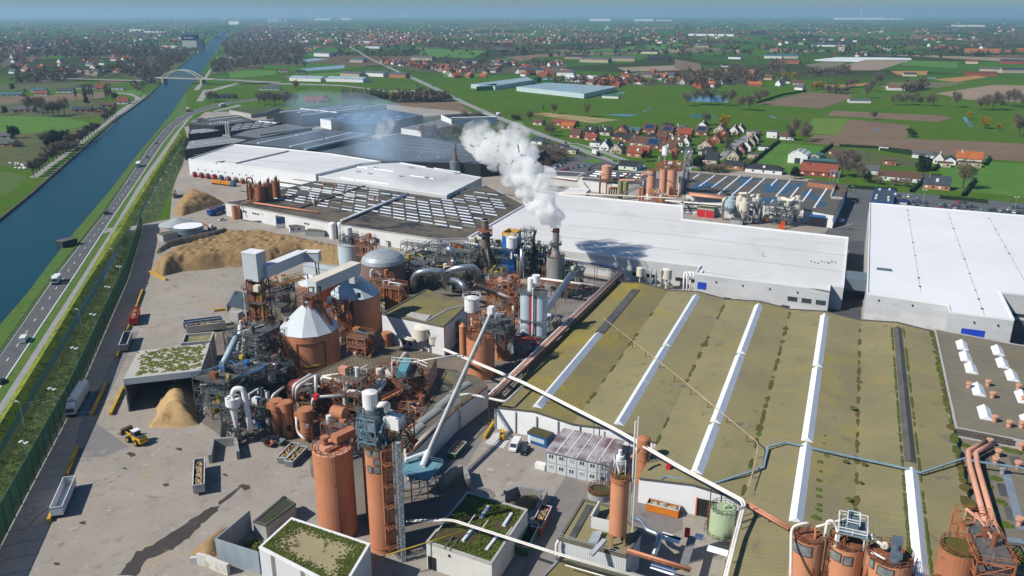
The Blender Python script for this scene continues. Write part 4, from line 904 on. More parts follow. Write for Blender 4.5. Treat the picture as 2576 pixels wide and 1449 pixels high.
B2=[P('11',305,922,10),P('11',772,1020,10),P('11',962,845,10),P('11',640,738,10)]
t=aw('white_block_building','white panelled block with moss stained flat roof amid the orange silos','works building',B2,10,aa('white siding',(.72,.72,.73),(.64,.64,.65),.2,.7,av=('brick',6,.55,.05,.88,.97,0)),aa('block roof felt',(.20,.175,.06),(.14,.125,.07),.12,.95,av=('brick',2,1.2,.05,.85,.95),ac=((.11,.105,.09),.12,.58)),.3,bi)
MB().az([P('11',490,935,10.05),P('11',640,975,10.05),P('11',675,935,10.05),P('11',530,912,10.05)],10,10.4).bd('roof_slab',a2,t)
mb=MB();mb.ad(P('11',640,975,10.1),P('11',800,885,10.1),.9,.2);mb.ad(P('11',800,885,10.1),P('11',950,850,10.1),.9,.2);mb.bd('roof_flashing',aa('lead grey',(.28,.29,.30)),t)
ow(t,'low_wall_panel',B2[0],B2[1],[(8,13.5,0,4.2)],a5,.4);ow(t,'window',B2[0],B2[1],[(8.6,9.6,1,2.6),(11,12,1,2.6)],dark,.5)
B3=[P('11',232,1168,6),P('11',720,1243,6),P('12',640,-40,6),P('12',450,40,6),P('G',1560,700,6),P('G',1270,590,6),P('G',1230,500,6)]
t=aw('brown_roof_building','low building with ridged brown roof crossed by white pipes','works building',B3,6,a2,aa('ridged brown roof',(.185,.155,.105),(.14,.115,.08),.15,.95,av=('row',1.1,.72,.6),ac=((.09,.08,.06),.15,.58)),.15,bi,uv=AZ+.9)
B4=[P('12',470,435,6.5),P('12',500,560,6.5),P('12',860,200,6.5),P('12',1105,20,6.5),P('11',1010,1390,6.5),P('11',790,1345,6.5),P('12',660,150,6.5)]
t=aw('lane_building','long low building with curved grey skylights along the shaded lane','works building',B4,6.5,a5,bi,.2,bi)
for x0,y0,x1,y1 in ((480,425,605,315),(590,300,725,200),(725,185,830,95),(840,70,960,0)):
 p,q_=P('12',x0,y0,6.5),P('12',x1,y1,6.5);mb=MB();d=q_-p;s=V3((d.y,-d.x,0)).normalized();k0=len(mb.v)
 for i in range(7):
  an=math.pi*i/6;o_=s*math.cos(an)*1.3+UP*math.sin(an)*.8;mb.v+=[p+o_,q_+o_]
 mb.f=[[2*i,2*i+1,2*i+3,2*i+2]for i in range(6)]+[[0,2,4,6,8,10,12],[1,3,5,7,9,11,13]];mb.m=[0]*8
 mb.bd('barrel_skylight',aa('grey barrel glazing',(.33,.34,.33),(.26,.27,.26),.3,.5,av=('stripe',1.2,.8)),t,AZ+1)
MB().ao([P('12',500,560,6.7),P('12',860,205,6.7),P('12',1100,25,6.7)],1.1,.09,2.5).bd('railing',af,t)
SH=[P('01',930,1412,10),P('01',1515,1347,10),P('01',1585,1140,9),P('01',1045,1198,9)]
t=T('chip_shed','open fronted shed with moss on its ribbed roof and a chip heap inside','shed',cen(SH))
shed_r=aa('shed roof',(.50,.48,.43),(.42,.40,.35),.1,.8,av=('stripe',.6,.8))
mb=MB();mb.add(SH,[(0,1,2,3)]);mb.add([p-UP*.25 for p in SH],[(3,2,1,0)]);mb.bd('roof',shed_r,t,AZ+.3)
a,b=V3((SH[0].x,SH[0].y,0)),V3((SH[1].x,SH[1].y,0));c_,d_=V3((SH[2].x,SH[2].y,0)),V3((SH[3].x,SH[3].y,0))
MB().ai(a+UP*8.2,b-a,(d_-a)*.01,UP*1.85).bd('fascia',clad_s,t,AZ)
e=(d_-a).normalized()*.5;f=(b-a).normalized()
MB().ai(b-f*.6,f*.6,c_-b,UP*9.2).bd('side_wall',a2,t,AZ);MB().ai(d_-e,c_-d_,e,UP*8.6).bd('back_wall',a2,t,AZ)
MB().ai(a,f*.4,d_-a,UP*8.6).bd('side_wall',stl,t,AZ)
for u in (.012,.985):MB().ad(a.lerp(b,u)+e*.3,a.lerp(b,u)+e*.3+UP*8.3,.4).bd('post',stl,t)
mb=MB();R2=random.Random(9)
for i in range(520):
 u,v=R2.random(),R2.random()
 if u+v*.15<.17+R2.uniform(-.03,.03)or v<.08 or v>.97-R2.uniform(0,.06)or u>.95-.05*R2.random()+(.04 if v<.7 else 0):continue
 p=SH[0].lerp(SH[1],u).lerp(SH[3].lerp(SH[2],u),v);s=R2.uniform(.35,.75);z=p.z+.03;an=R2.uniform(0,3)
 x,y=V3((math.cos(an),math.sin(an),0))*s,V3((-math.sin(an),math.cos(an),0))*s*.8
 q_=V3((p.x,p.y,z));mb.add([q_-x-y,q_+x-y,q_+x+y,q_-x+y,q_+UP*.22],[(0,1,4),(1,2,4),(2,3,4),(3,0,4)])
mb.bd('moss',aa('roof moss',(.13,.135,.02),(.075,.085,.02),.6,1),t)['kind']='stuff'
t=aw('concrete_bunker','open topped concrete bunker with moss behind the chip shed','bunker',[P('01',1370,1158,8),P('01',1395,1090,8),P('01',1618,1070,8),P('01',1590,1140,8)],8,a2,aa('bunker floor',(.3,.25,.15),(.1,.12,.03),.25),.8,a2)
chips=aa('wood chips',(.31,.205,.098),(.22,.142,.066),.5,1,ac=[((.19,.12,.055),.14,.56),((.43,.30,.15),.7,.62)],bump=.3)
def heap(name,bq,ay,hmax,cell=1.6,edge=6,amp=1.0,aj=0,m=None,cat='chip heap',zf=0):
 ay=[V3((p[0],p[1],0))for p in ay];xs=[p.x for p in ay];ys=[p.y for p in ay]
 x0,y0=min(xs)-1,min(ys)-1;nx,ny=int((max(xs)-x0+2)/cell)+1,int((max(ys)-y0+2)/cell)+1;mb=MB();idx={}
 def dist(p):
  dmin=1e9;n=len(ay)
  for i in range(n):
   a,b=ay[i],ay[(i+1)%n];ab=b-a;k=max(0,min(1,(p-a).dot(ab)/ab.dot(ab)));dmin=min(dmin,(p-a-ab*k).length)
  return dmin if b6(p,ay)else -dmin
 for i in range(nx):
  for j in range(ny):
   p=V3((x0+i*cell,y0+j*cell,0));d=dist(p)
   if d<-cell*1.5:continue
   k=max(0,min(1,d/edge));z=hmax*(1-(1-k)**1.8)
   nz_=noise.noise(V3((p.x*.1,p.y*.1,aj)))*.3+(.3-abs(noise.noise(V3((p.x*.3,p.y*.3,aj+5))))*1.6)*.55+(.3-abs(noise.noise(V3((p.x*.75,p.y*.75,aj+9)))))*.3
   z=z+amp*nz_*min(1,k*2.5);p.z=zf+(max(.02,z)if d>0 else -.3-zf*0)
   idx[i,j]=len(mb.v);mb.v.append(p)
 for (i,j)in list(idx):
  q_=[(i,j),(i+1,j),(i+1,j+1),(i,j+1)]
  if all(k in idx for k in q_):mb.f.append([idx[k]for k in q_]);mb.m.append(0)
 return b9(name,mb,m or chips,bq,cat,cen(ay),smooth=True)
heap('chip_heap','huge flat topped heap of wood chips beyond the yard',PP('01',(1150,590))+[P('01',x,y,5.5)for x,y in ((1185,480),(1300,412),(1700,300),(1950,275),(2300,340),(2700,430))]+PP('01',(2640,560),(2300,520),(2050,560),(1700,570),(1540,590),(1380,600),(1220,640)),6.5,.75,5,2.4,1)
heap('chip_heap','rounded wood chip heap behind the blue trailer',PP('D',(240,1400),(285,1280))+[P('D',x,y,6)for x,y in ((330,1110),(430,1050),(520,1085),(700,1155),(860,1190))]+PP('D',(920,1260),(780,1310),(560,1370),(330,1440)),8,.9,13,2.2,2)
heap('chip_heap','pale wood chip heap spilling out of the open shed',PP('02',(1120,330),(1190,250),(1180,170),(1240,90),(1330,20),(1480,20),(1490,120),(1500,310),(1380,330),(1200,330)),5.5,.7,5.5,1.1,3,aa('pale wood chips',(.44,.30,.145),(.35,.23,.105),.6,1,ac=((.26,.165,.075),.3,.58),bump=.25))
heap('chip_heap','small sawdust heap beside the white concrete blocks',PP('02',(1470,1300),(1500,1230),(1620,1130),(1780,1065),(1790,1120),(1700,1200),(1660,1290),(1560,1330)),2.2,.8,3,.4,4)
heap('chip_heap','brown bark heap inside the concrete bay by the mossy building',PP('12',(1270,920),(1330,870),(1480,855),(1520,880),(1440,960)),2.5,.7,3,.4,5)
heap('log_heap','dark line of bark and logs along the back of the big heap',PP('O',(850,600),(930,545),(1100,500),(1280,465),(1420,430),(1440,445),(1300,490),(1120,525),(950,565),(870,615)),2.6,1,2,1,6,aa('dark bark',(.10,.085,.06),(.06,.05,.04),.5,1),'log heap')
s1=tk('fat terracotta silo with flat railed roof left of the windowed silo','02',2415,2709,1190,2500,480,ae,a7=ar,ao=af,n=40,ladder=None)
c,R_,h=tx(s1);MB().cyl(c.x-R_*.4,c.y+1,h,h+1.6,.7).cyl(c.x-R_*.4,c.y+1,h+1.6,h+2,.9).bd('vent',ae,s1);MB().box(c+V3((R_*.1,-R_*.3,0)),1.2,3,h+.1,h+.7,AZ+.3).bd('hatch',af,s1);MB().ad(c+V3((R_*.3,-R_*.6,h+.5)),c+V3((R_*.75,R_*.1,h+.5)),.15).bd('red_pipe',ba,s1)
MB().box(c+V3((R_*.5,R_*.5,0)),2,5,h+1,h+2.6,AZ+.3).bd('conveyor_head',ae,s1)
s2=tk('tall terracotta silo with seven grey windows near its top','12',225,445,1290,275,470,ae,a7=af,ao=moss_d,n=36,bk=(.05,.965),bn=[('12',172,505,.6,1.2),('12',208,524,.95,1.2),('12',266,530,1.15,1.2),('12',269,592,1.15,1.1),('12',180,628,.7,1.2),('12',218,646,.95,1.2),('12',273,652,1.15,1.2)])
c2,R2_,h2=tx(s2);mb=MB()
for y in (590,755,910,1065,1215):
 q_=hit(c2,R2_,'12',345+(y-590)*.05,y);e=(q_-c2);e.z=0;e.normalize();s=V3((-e.y,e.x,0));q_+=e*.9
 mb.ai(q_-s*1.2-e*.9,s*2.4,e*1.8,UP*.15);mb.ao([q_-s*1.2-e*.8,q_-s*1.2+e*.9,q_+s*1.2+e*.9],1.1,.08,1)
 for k in (-.9,.9):mb.ad(q_+s*k+UP*.1,q_+s*k+UP*4.4,.12)
 for k in range(5):mb.ad(q_+s*.9+UP*(k*.9+.2),q_-s*.9+UP*(k*.9+.8),.09)
mb.bd('ladder_cage',af,s2)
mb=MB();q_=hit(c2,R2_,'12',300,470);q2=hit(c2,R2_,'12',345,1240);mb.tube([(q_.x,q_.y-.15,h2+.4),(q_.x,q_.y-.15,1.5)],.22,8);mb.bd('downpipe',ae,s2)
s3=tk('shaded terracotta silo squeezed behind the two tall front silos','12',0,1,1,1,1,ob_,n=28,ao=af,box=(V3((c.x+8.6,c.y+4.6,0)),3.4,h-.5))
mb=MB();b0=P('12',472,1335);hh=H(b0,'12',455,440)
t=T('lift_mast','grey lattice lift mast standing against the windowed silo','mast',b0);MB().lattice(b0,b0+UP*hh,.9,22,.12).bd('lattice',gvm,t);b1=b0+EB*-1.3+EA*.9;MB().lattice(b1,b1+UP*(hh-1),.9,22,.12).bd('lattice',gvm,t);MB().tube([b0,b0+UP*hh],.4,8).bd('shaft',gvm,t)
c=P('12',235,425,h2+1)
frm('blue steel tower with decks carrying the white hopper above the silos',c,4,4,[h2+1.4,h2+4.2,h2+6.6],AZ,steel_b,ak,zb=h2-.4,n=(2,2),t_=.3,ag=4,aj=4,stair=True)
hop('white round hopper on the blue tower above the windowed silo',c,1.5,h2+4.4,h2+11.6,2.0,wp,ao=None)
t=frm('brown railed platform with a white machine cabin beside the white hopper',P('12',400,425,h2),6.5,5,[h2,h2+4],AZ,af,ak,zb=h2-1,n=(2,1),ag=3,aj=8,t_=.25)
MB().box(P('12',400,330,h2+4),3.4,2.6,h2+4.2,h2+6.6,AZ).bd('cabin',wp,t)
for k in range(3):pipe('bent white pipe number %s beside the white hopper'%['one from the left','two from the left','three from the left'][k],[('12',268+k*8,170-k*12,h2+10),('12',330+k*14,165-k*14,h2+10),('12',338+k*14,250,h2+5),('12',338+k*14,300,h2)],.28,wp,b=2,group='bent pipes beside the hopper')
c=P('12',585,640,7)
t=frm('teal loading table on braced legs at the foot of the long conveyor',c,8.5,7.5,[7],AZ,steel_b,aa('teal plate',(.14,.30,.36),(.11,.25,.31),.3,.5),n=(2,2),rails=True,stair=False,name='loading_table',cat='loading table')
t=T('long_conveyor','long white tubular conveyor climbing from the teal table to the silo tops','conveyor',P('12',650,510,0))
ca,cb=P('12',655,510,8.5),P('11',1130,905,24)
MB().tube([ca,cb],.42,10).bd('tube',aa('tube grey white',(.58,.58,.57),(.48,.48,.47),.3,.5),t);mb=MB();mb.lattice(ca+UP*-.8,cb+UP*-.8,.8,30,.1);mb.bd('truss',gvm,t);MB().tube([P('12',610,625,7.4),ca],.7,10).bd('chute',wp,t)
MB().tube([P('12',480,575,8.2),ca],.45,8).bd('side_tube',wp,t)
q_=P('12',880,340,0);MB().lattice(q_,q_+UP*13,1.5,10,.16).bd('trestle',gvm,t);MB().box(cb,1.6,2.2,23.4,25.6,AZ).bd('head',wp,t)
for k,(xl,xr,yb,xt,yt,lb)in enumerate(((797,922,1183,855,795,'left of three slim terracotta filter towers on the yard edge'),(908,1032,1230,955,815,'middle of three slim terracotta filter towers with a square hatch'),(1105,1255,1255,1170,895,'slim terracotta filter tower with white duct down its side'))):
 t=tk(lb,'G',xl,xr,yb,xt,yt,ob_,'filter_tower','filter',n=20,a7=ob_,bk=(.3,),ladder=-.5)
 c,R_,h=tx(t);MB().cyl(c.x,c.y,h-2.2,h+.3,R_*1.18,n=20).bd('cap',ob_,t);MB().box(c+V3((-R_*1.2,-.3,0)),1.2,1.2,h-2,h-.4,.3).bd('inlet',ob_,t)
 if k==1:an=math.atan2(-c.y,-c.x)+.2;cvd(MB(),c,R_,an,h-7.5,h-5.9,1.1).bd('hatch',dark,t)
 if k==2:
  cvd(MB(),c,R_,math.atan2(-c.y,-c.x)+.15,h-4.5,h-3.3,.7).bd('sign',wp,t)
  MB().tube(bend([c+V3((-R_*1.3,-.6,h-1.6)),c+V3((-R_*1.3,-.9,2.2)),c+V3((.2,-R_*1.6,1.2))],2),.38,10).bd('duct',pw,t,smooth=True)
for xl,xr,yb,xt,yt,lb in ((918,1000,790,955,612,'small dull red tank beside the big red one'),(985,1180,830,1085,585,'big dull red tank under two bent white pipes')):
 tk(lb,'G',xl,xr,yb,xt,yt,ci,'red_tank','tank',n=24)
for k,(xl,xr,yb,xt,yt)in enumerate(((1250,1330,870,1290,765),(1335,1420,885,1378,778),(1430,1505,860,1467,775),(1505,1585,870,1545,742),(1585,1680,890,1635,760),(1808,1968,800,1888,705))):
 t=tk(['squat orange tank beside the red pipe joint','squat orange tank with a blue painted patch','squat orange tank behind the brown drum','orange tank with a narrow neck in front of the brown roof','wider orange tank with a domed neck in front of the brown roof','broad moss rimmed orange tank under the twin white ducts'][k],'G',xl,xr,yb,xt,yt,ob_,'small_tank','tank',n=20,a7=ae)
 c,R_,h=tx(t);MB().cyl(c.x,c.y,h,h+1.1,R_*.5).cyl(c.x,c.y,h+1.1,h+1.4,R_*.55).bd('neck',ob_,t)
 if k==1:cvd(MB(),c,R_,math.atan2(-c.y,-c.x),h-1.8,h-.6,1.3).bd('blue_patch',aa('patch blue',(.25,.35,.42)),t)
 if k==5:MB().rrl(c.x,c.y,h,R_,1,12).bd('railing',af,t)
t=frm('rusty platform carrying a brown drum behind the fat silo',P('G',1510,1030,9),6.5,5,[5,9],AZ,af,ak,ag=4,aj=2,cm=[rl2,ob_,wp])
p=P('G',1530,930,10.6);MB().tube([p-EB*1.8,p+EB*1.8],1.7,16).bd('drum',ob_,t)
tk('little white tank beside the rusty drum platform','G',1380,1462,1170,1420,1050,wp,'white_tank','tank',n=16)
c,R_,_h=axis('G',245,428,1180,330,740,0);c=P('G',400,1225);c=V3((c.x,c.y,0))
t=frm('dark steel frame under the white cyclone at the yard edge',c,5,5,[3.5,7,10.5],AZ,stl,ak,ag=8,aj=11,n=(1,1),t_=.34)
q_=P('G',335,790,13);t=T('cyclone','white cyclone with its fat bent duct above the dark frame','cyclone',V3((q_.x,q_.y,0)))
MB().cyl(q_.x,q_.y,11.8,13.8,1.9,n=22).cyl(q_.x,q_.y,10.5,11.8,.9,1.9,22,cap=False).cyl(q_.x,q_.y,5.5,10.5,.4,1.0,16,cap=False).bd('body',wp,t)
MB().tube(bend([q_+V3((0,0,1.2)),q_+V3((.5,.3,3)),q_+V3((2.6,.6,3)),q_+V3((3.2,.3,-2)),q_+V3((3.5,.2,-9))],1.6,5),.68,12).bd('duct',wp,t,smooth=True)
for k in range(6):an=k*math.pi/3;MB().ad(q_+V3((math.cos(an)*.6,math.sin(an)*.6,.85)),q_+V3((math.cos(an)*1.8,math.sin(an)*1.8,.85)),.16).bd('stiffener',moss_d,t)
for k,(x,y,w,d,lv,sd,lb)in enumerate(((240,800,11,9,[4,8,11.5],21,'dark steel decks with conveyors along the shed side wall'),(560,640,12,12,[4,7.5,11],22,'dense dark steel decks behind the white cyclone'),(660,420,9,10,[5,9,13,16],23,'tall grey steel decks at the foot of the brown lift tower'),(500,260,9,8,[4,8,12],24,'grey steel decks under the cream tanks'),(860,560,7,7,[4,8],25,'low decks with yellow pipes below the cone silo'),(650,930,8,7,[3.5,7],27,'shaded machine frame behind the terracotta filters'))):
 frm(lb,P('G',x,y+130,0),w,d,lv,AZ,stl,ak,ag=18,aj=sd,n=(2,2),cm=[stl,gv,steel_b,gvm,al,af,a4,wp,bb])
pipe('thick pale blue pipe slanting down beside the chip shed',[('G',385,60,15),('G',165,510,8)],1.0,aa('pale blue pipe',(.38,.48,.55),(.30,.38,.42),.3,.5,ac=((.3,.2,.12),.3,.62)),n=14)
pipe('white slanting tube behind the thick pale blue pipe',[('G',420,-60,16),('G',400,230,9)],.7,wp,n=12)
trs('dark belt conveyor rising from the crushed timber bay to the decks',('G',225,1225,1),('G',240,1040,7),1.2,1,stl)
trs('blue covered conveyor crossing the dark decks',('G',400,540,10),('G',690,420,14),2.2,1,stl,bb)
trs('grey belt conveyor lying across the dark decks',('G',270,560,9),('G',620,440,12),2.0,.8,stl,gvm)
for k,(r,xl,xr,yb,xt,yt,lb)in enumerate((('G',440,612,250,525,15,'tall cream ringed tank in front of the brown lift tower'),('G',420,520,260,470,110,'lower cream tank beside the ringed one'),('G',625,700,180,662,15,'cream tank hidden behind the brown lift tower'))):
 tk(lb,r,xl,xr,yb,xt,yt,al,'cream_tank','tank',top='cone',toph=.8,n=20,bk=(.45,.8),zb=6)
bx=V3((-79.8,236.9,0))+EA*3
t=T('lift_tower','rust brown lift tower with ladders topped by a white clad head house','tower',bx)
mb=MB();mb.lattice(bx,bx+UP*28,5.2,7,.34);mb.bd('frame',af,t)
for s in (-1.3,1.3):
 o=bx+EB*s-EA*1.2;MB().box(o,1.7,1.5,0,27.5,AZ).bd('lift_shaft',aa('ribbed rust shaft',(.27,.10,.045),(.19,.07,.035),.4,.8,av=('row',1.1,.55)),t,AZ)
for z in (14,20.5,24.5):
 MB().box(bx,7.2,7,z,z+.2,AZ).bd('deck',ak,t);MB().ao([bx+EB*x*3.6+EA*y*3.5+UP*(z+.2)for x,y in ((-1,-1),(1,-1),(1,1),(-1,1))],1.1,.09,2,closed=True).bd('railing',af,t)
mb=MB()
for k in range(7):mb.ad(bx-EB*3.2+EA*(-2 if k%2 else 2)+UP*k*4,bx-EB*3.2+EA*(2 if k%2 else -2)+UP*(k+1)*4,.9,.2)
mb.bd('stair',rl2,t)
MB().box(bx-EA*.5,5.4,4.4,27.6,36.3,AZ).bd('head_house',clad_s,t,AZ);MB().box(bx-EA*.5,5.6,4.6,36.3,36.55,AZ).bd('head_house_roof',wp,t)
MB().box(bx+EB*2.2-EA*3,1.8,1.6,24.7,26.6,AZ).bd('motor_box',al,t)
for s in (-3.4,3.2):MB().tube([bx+EB*s-EA*2.8+UP*.5,bx+EB*s-EA*2.8+UP*25],.22,6).bd('pipe',pw if s<0 else a4,t)
ge=P('E',1590,245,27);gal('white covered conveyor gallery leaving the brown tower head house',bx+EB*2.5+UP*28.2,ge,3.2,3.4,clad_s,roofm=a6,bj=())
gal('white covered conveyor gallery bending level towards the heap',ge,('E',1805,250,27),3.2,3.2,clad_s,roofm=a6,bj=(.8,))
gal('pale lower conveyor gallery behind the cone silos',('E',1640,390,19),('E',2060,480,19),3.4,3,clad_s,roofm=clad_s,bj=(.1,.9))
gal('big white conveyor gallery sloping over the cone silos',('E',1705,650,24),('E',2270,400,24.5),3.6,3.6,aa('gallery side',(.55,.60,.63),(.48,.53,.56),.1,.5,av=('stripe',.6,.93)),roofm=al,bj=())
MB_=P('E',2225,470,20)
b9('gallery_drop',MB().box(MB_,2.6,2.6,18.5,25,AZ),clad_s,'pale square drop shaft under the far end of the big gallery','chute',uv=AZ)
trs('yellow and brown truss conveyor from the lift tower to the cone silo',('E',1140,590,21),('E',1600,470,21),2.4,2,a4,af)
trs('dark belt conveyor just under the yellow truss',('E',1150,650,18.5),('E',1480,590,19),1.6,1.2,stl)
c,R_,h=axis('01',2150,2540,1380,2290,985)
c=V3((-62.5,234.5,0));R_=8.9;t=tk('largest terracotta silo with white twelve sided cone roof and outlined panel','01',0,1,1,1,1,ae,'cone_silo','silo',top='cone',toph=8.4,a7=cone_r,n=12,box=(c,R_,13.6))
p0=math.atan2(-c.y,-c.x)-.0;mb=MB()
for z in (3.6,11.2):cvd(mb,c,R_,p0,z,z+.4,8.4,.25,10)
for s in (-1,1):cvd(mb,c,R_,p0+s*4.2/R_,3.6,11.4,.4,.25,1)
mb.bd('panel_frame',af,t);mb=MB().cyl(c.x,c.y,0,13.5,R_+.02,n=44,cap=False);mb.bd('shell',ae,t,AZ,smooth=True)
MB().box(P('E',1375,980,17),.9,1,16.2,17.4,AZ).bd('roof_hatch',aa('hatch grey',(.25,.26,.27)),t)
MB().tube([hit(c,R_+.3,'01',2130,1290),hit(c,R_+.5,'01',2330,1320),hit(c,R_+.3,'01',2480,1290)],.28,8).bd('hoop_pipe',a4,t)
hd=V3((c.x+.5,c.y+1,0));frm('rusty head frame on top of the largest cone silo',hd,5.5,5,[21.2,24],AZ,af,ak,zb=20.0,n=(2,2),ag=7,aj=31,stair=False,cm=[rl2,af,wp])
trs('rusty inclined conveyor running down the right side of the white cone',hd+V3((2,-1,22)),('E',1960,1075,14.5),1.6,1,af)
trs('second rusty walkway running down the front of the white cone',hd+V3((-1,-2,21.6)),('E',1680,935,18.2),1.5,.9,af)
c=V3((-54.5,268.5,0));t=tk('terracotta cone silo with blue grey faceted roof and a small window','11',0,1,1,1,1,ae,'cone_silo','silo',top='cone',toph=7.5,a7=cone_b,n=12,box=(c,8.3,13.2));MB().cyl(c.x,c.y,0,13.1,8.32,n=40,cap=False).bd('shell',ae,t,AZ,smooth=True)
mb=MB();q_=hit(c,8.3,'11',80,900);e=(q_-c);e.z=0;e.normalize();s=V3((-e.y,e.x,0))
for k in (-.5,-.15,.15,.5):mb.tube([c+e*8.5+s*k,c+e*8.5+s*k+UP*13],.09,5)
mb.bd('downpipe',af,t)
MB().box(P('11',130,780,16),1.2,.8,15.2,16.8,AZ).bd('roof_window',dark,t)
c=P('01',2440,905,0);t=tk('terracotta cone silo half hidden behind the big gallery','11',0,1,1,1,1,ob_,'cone_silo','silo',top='cone',toph=6.5,a7=cone_r,n=24,box=(V3((-70,283,0)),7.6,12.5))
c=V3((-51,309,0));tk('dark dome roofed silo behind the blue cone silo','11',0,1,1,1,1,aa('dark brown silo',(.20,.135,.11),(.16,.11,.09),.2,.7),'dome_silo','silo',top='dome',toph=4.5,a7=gvm,n=28,box=(c,8.6,12.5))
c=P('E',2160,330,0);t=tk('grey round tank with a white vent drum near the bark heap','11',0,1,1,1,1,cone_b,'vent_tank','tank',n=24,box=(V3((c.x,c.y+6,0)),5.2,9),top='cone',toph=1.6,a7=gvm)
q_=tx(t)[0];MB().cyl(q_.x,q_.y,10,16.5,1.6,n=16).bd('drum',wp,t);frm('green grey steel decks around the white vent drum',q_,6,6,[10.5,13],AZ,stl,ak,zb=9,n=(2,2),ag=4,aj=5,stair=False)
t=frm('orange steel lift head beside the white vent drum',P('E',2400,330,0),7,6,[6,10,13],AZ,rl2,ak,ag=8,aj=6,cm=[rl2,ae,af])
trs('orange inclined conveyor descending behind the blue cone silo',('E',2400,160,14),('11',390,640,8),1.6,1.2,rl2,af)
def screen(bq,c,z0,w=5,d=4.5,h=6,rz=AZ,aj=1):
 t=frm(bq,c,w+1.5,d+1.5,[z0+h*.5,z0+h],rz,rl2,ak,zb=z0,n=(2,2),ag=5,aj=aj,stair=True,name='screening_machine',cat='machine',cm=[ae,rl2,wp])
 mb=MB();o=V3((c[0],c[1],0));X=V3((math.cos(rz),-math.sin(rz),0));Y=V3((math.sin(rz),math.cos(rz),0))
 for k in range(7):mb.ai(o+X*(-w/2+k*w/6.3)-Y*d/2+UP*(z0+1),X*.25,Y*d*.9,UP*(h-.6))
 mb.ai(o-X*w/2-Y*d*.4+UP*(z0+1.3),X*w,Y*d*.8,UP*(h-1.6));mb.bd('screen_box',ae,t)
 MB().tube([o-X*2+UP*(z0+h+1),o+X*3+UP*(z0+h+.6)],.55,10).bd('drum',stl if aj%2 else wp,t)
 return t
screen('ribbed orange screening machine on the brown roof beside the cone silo',P('G',1790,260,6),6,aj=3);screen('ribbed orange screening machine left of the white block building',P('11',410,905,2),2,6,5,10,aj=4)
frm('orange steel stair tower with white rails between the two cone silos',P('01',2560,1130,0),6,5,[5,10,14],AZ,rl2,ak,ag=8,aj=14,cm=[ae,rl2,wp,gv])
c1,Rr,hh=axis('11',948,1160,1420,1060,1085)
t=tk('broad terracotta silo under the head of the long conveyor','11',948,1160,1425,1060,1090,ae,n=32,a7=af,ao=af)
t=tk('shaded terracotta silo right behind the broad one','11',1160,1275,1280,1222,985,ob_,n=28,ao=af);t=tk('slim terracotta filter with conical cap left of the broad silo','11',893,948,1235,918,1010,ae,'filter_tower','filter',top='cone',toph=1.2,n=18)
c=tx(t)[0]
frm('orange machine decks above the broad silo',V3((c1.x+3,c1.y+5,0)),11,9,[hh+1,hh+4],AZ,rl2,ak,zb=hh-5,n=(3,2),ag=22,aj=41,cm=[rl2,ae,af,ar,al,gvm])
frm('grey green decks above the shaded silo',P('11',1180,1010,18),8,6,[17,20],AZ+.1,stl,ak,zb=12,n=(2,2),ag=8,aj=42)
hop('white railed bin above the white block corner',P('11',985,900,17),2.3,12,21.5,2,wp,ao=wp)
c,R_,h=axis('11',1372,1432,1200,1400,745)
t=T('twin_silo','pair of tall pale blue steel silos joined side by side with a red stripe','silo',c)
for s in (0,1):q_=c+EB*s*4.3+EA*s*.5;MB().cyl(q_.x,q_.y,.5,h,2.3,n=24).bd('shell',aa('pale blue silo',(.46,.53,.60),(.38,.46,.54),.15,.5,ac=((.3,.36,.42),.3,.62)),t,smooth=False)
MB().box(c+EB*2.1-EA*1.9,.5,.5,3,h,AZ).bd('red_stripe',ba,t);q_=c+EB*2.8-EA*2.4;MB().tube(bend([q_+UP*(h+2),q_+UP*6,q_+EB*-1+UP*3],2),.35,8).bd('pipe',pw,t)
for k,z in enumerate((6,11,h)):MB().box(c+EB*2-EA*.2,9.6,5.6,z,z+.2,AZ).bd('deck',ak,t)
MB().ao([c+EB*x+EA*y+UP*(h+.2)for x,y in ((-2.6,-2.8),(6.8,-2.8),(6.8,2.8),(-2.6,2.8))],1.1,.09,2,closed=True).bd('railing',stl,t)
q_=c+EB*1.2;MB().cyl(q_.x,q_.y,h,h+4.5,1.1,n=16).cyl(q_.x+1.6,q_.y,h+3,h+5.4,1.3,n=16).bd('vent',wp,t)
hop('little white hopper on legs in the lane beside the mossy hall',P('11',1545,1090,0),1.7,0,8,1.5,wp)
tk('grey blue tank at the foot of the pale blue silos','11',1290,1395,1230,1345,1100,aa('grey blue tank',(.26,.31,.35),(.2,.25,.29)),'round_tank','tank',n=20)
c=V3((0,328,0));h=18.5
bt=[P('11',1213,330,18),P('11',1297,338,18),P('11',1358,310,18),P('11',1285,305,18)]
t=T('blue_tower','square bright blue tower with yellow rim and open roof','tower',cen(bt));
blue_t=aa('bright blue cladding',(.012,.155,.52),(.01,.13,.46),.2,.5)
b0=V3((bt[0].x,bt[0].y,0));X=EB*5.3;b1=b0+X;Y=EA*7.5
MB().az([b0,b1,b1+Y,b0+Y],0,18,mt=False).bd('wall',blue_t,t);rim=MB()
for a,b in ((b0,b1),(b1,b1+Y),(b1+Y,b0+Y),(b0+Y,b0)):rim.ad(a+UP*18.7,b+UP*18.7,.35,1.6)
rim.bd('rim',aa('ochre rim',(.62,.36,.08),(.55,.3,.07),.4),t);MB().az([b0,b1,b1+Y,b0+Y],17.6,18.1).bd('roof',aa('brown roof deck',(.13,.11,.085),(.1,.085,.07),.5),t)
u=X.normalized();nn=V3((u.y,-u.x,0));o=b0+u*(X.length*.38)+nn*.02
MB().ai(o+UP*12.6,u*2.2,nn*.06,UP*4).bd('opening',dark,t);MB().ad(o+UP*15.8+nn*.3,o+u*2+UP*13+nn*.3,.22).bd('louvre_arm',blue_t,t)
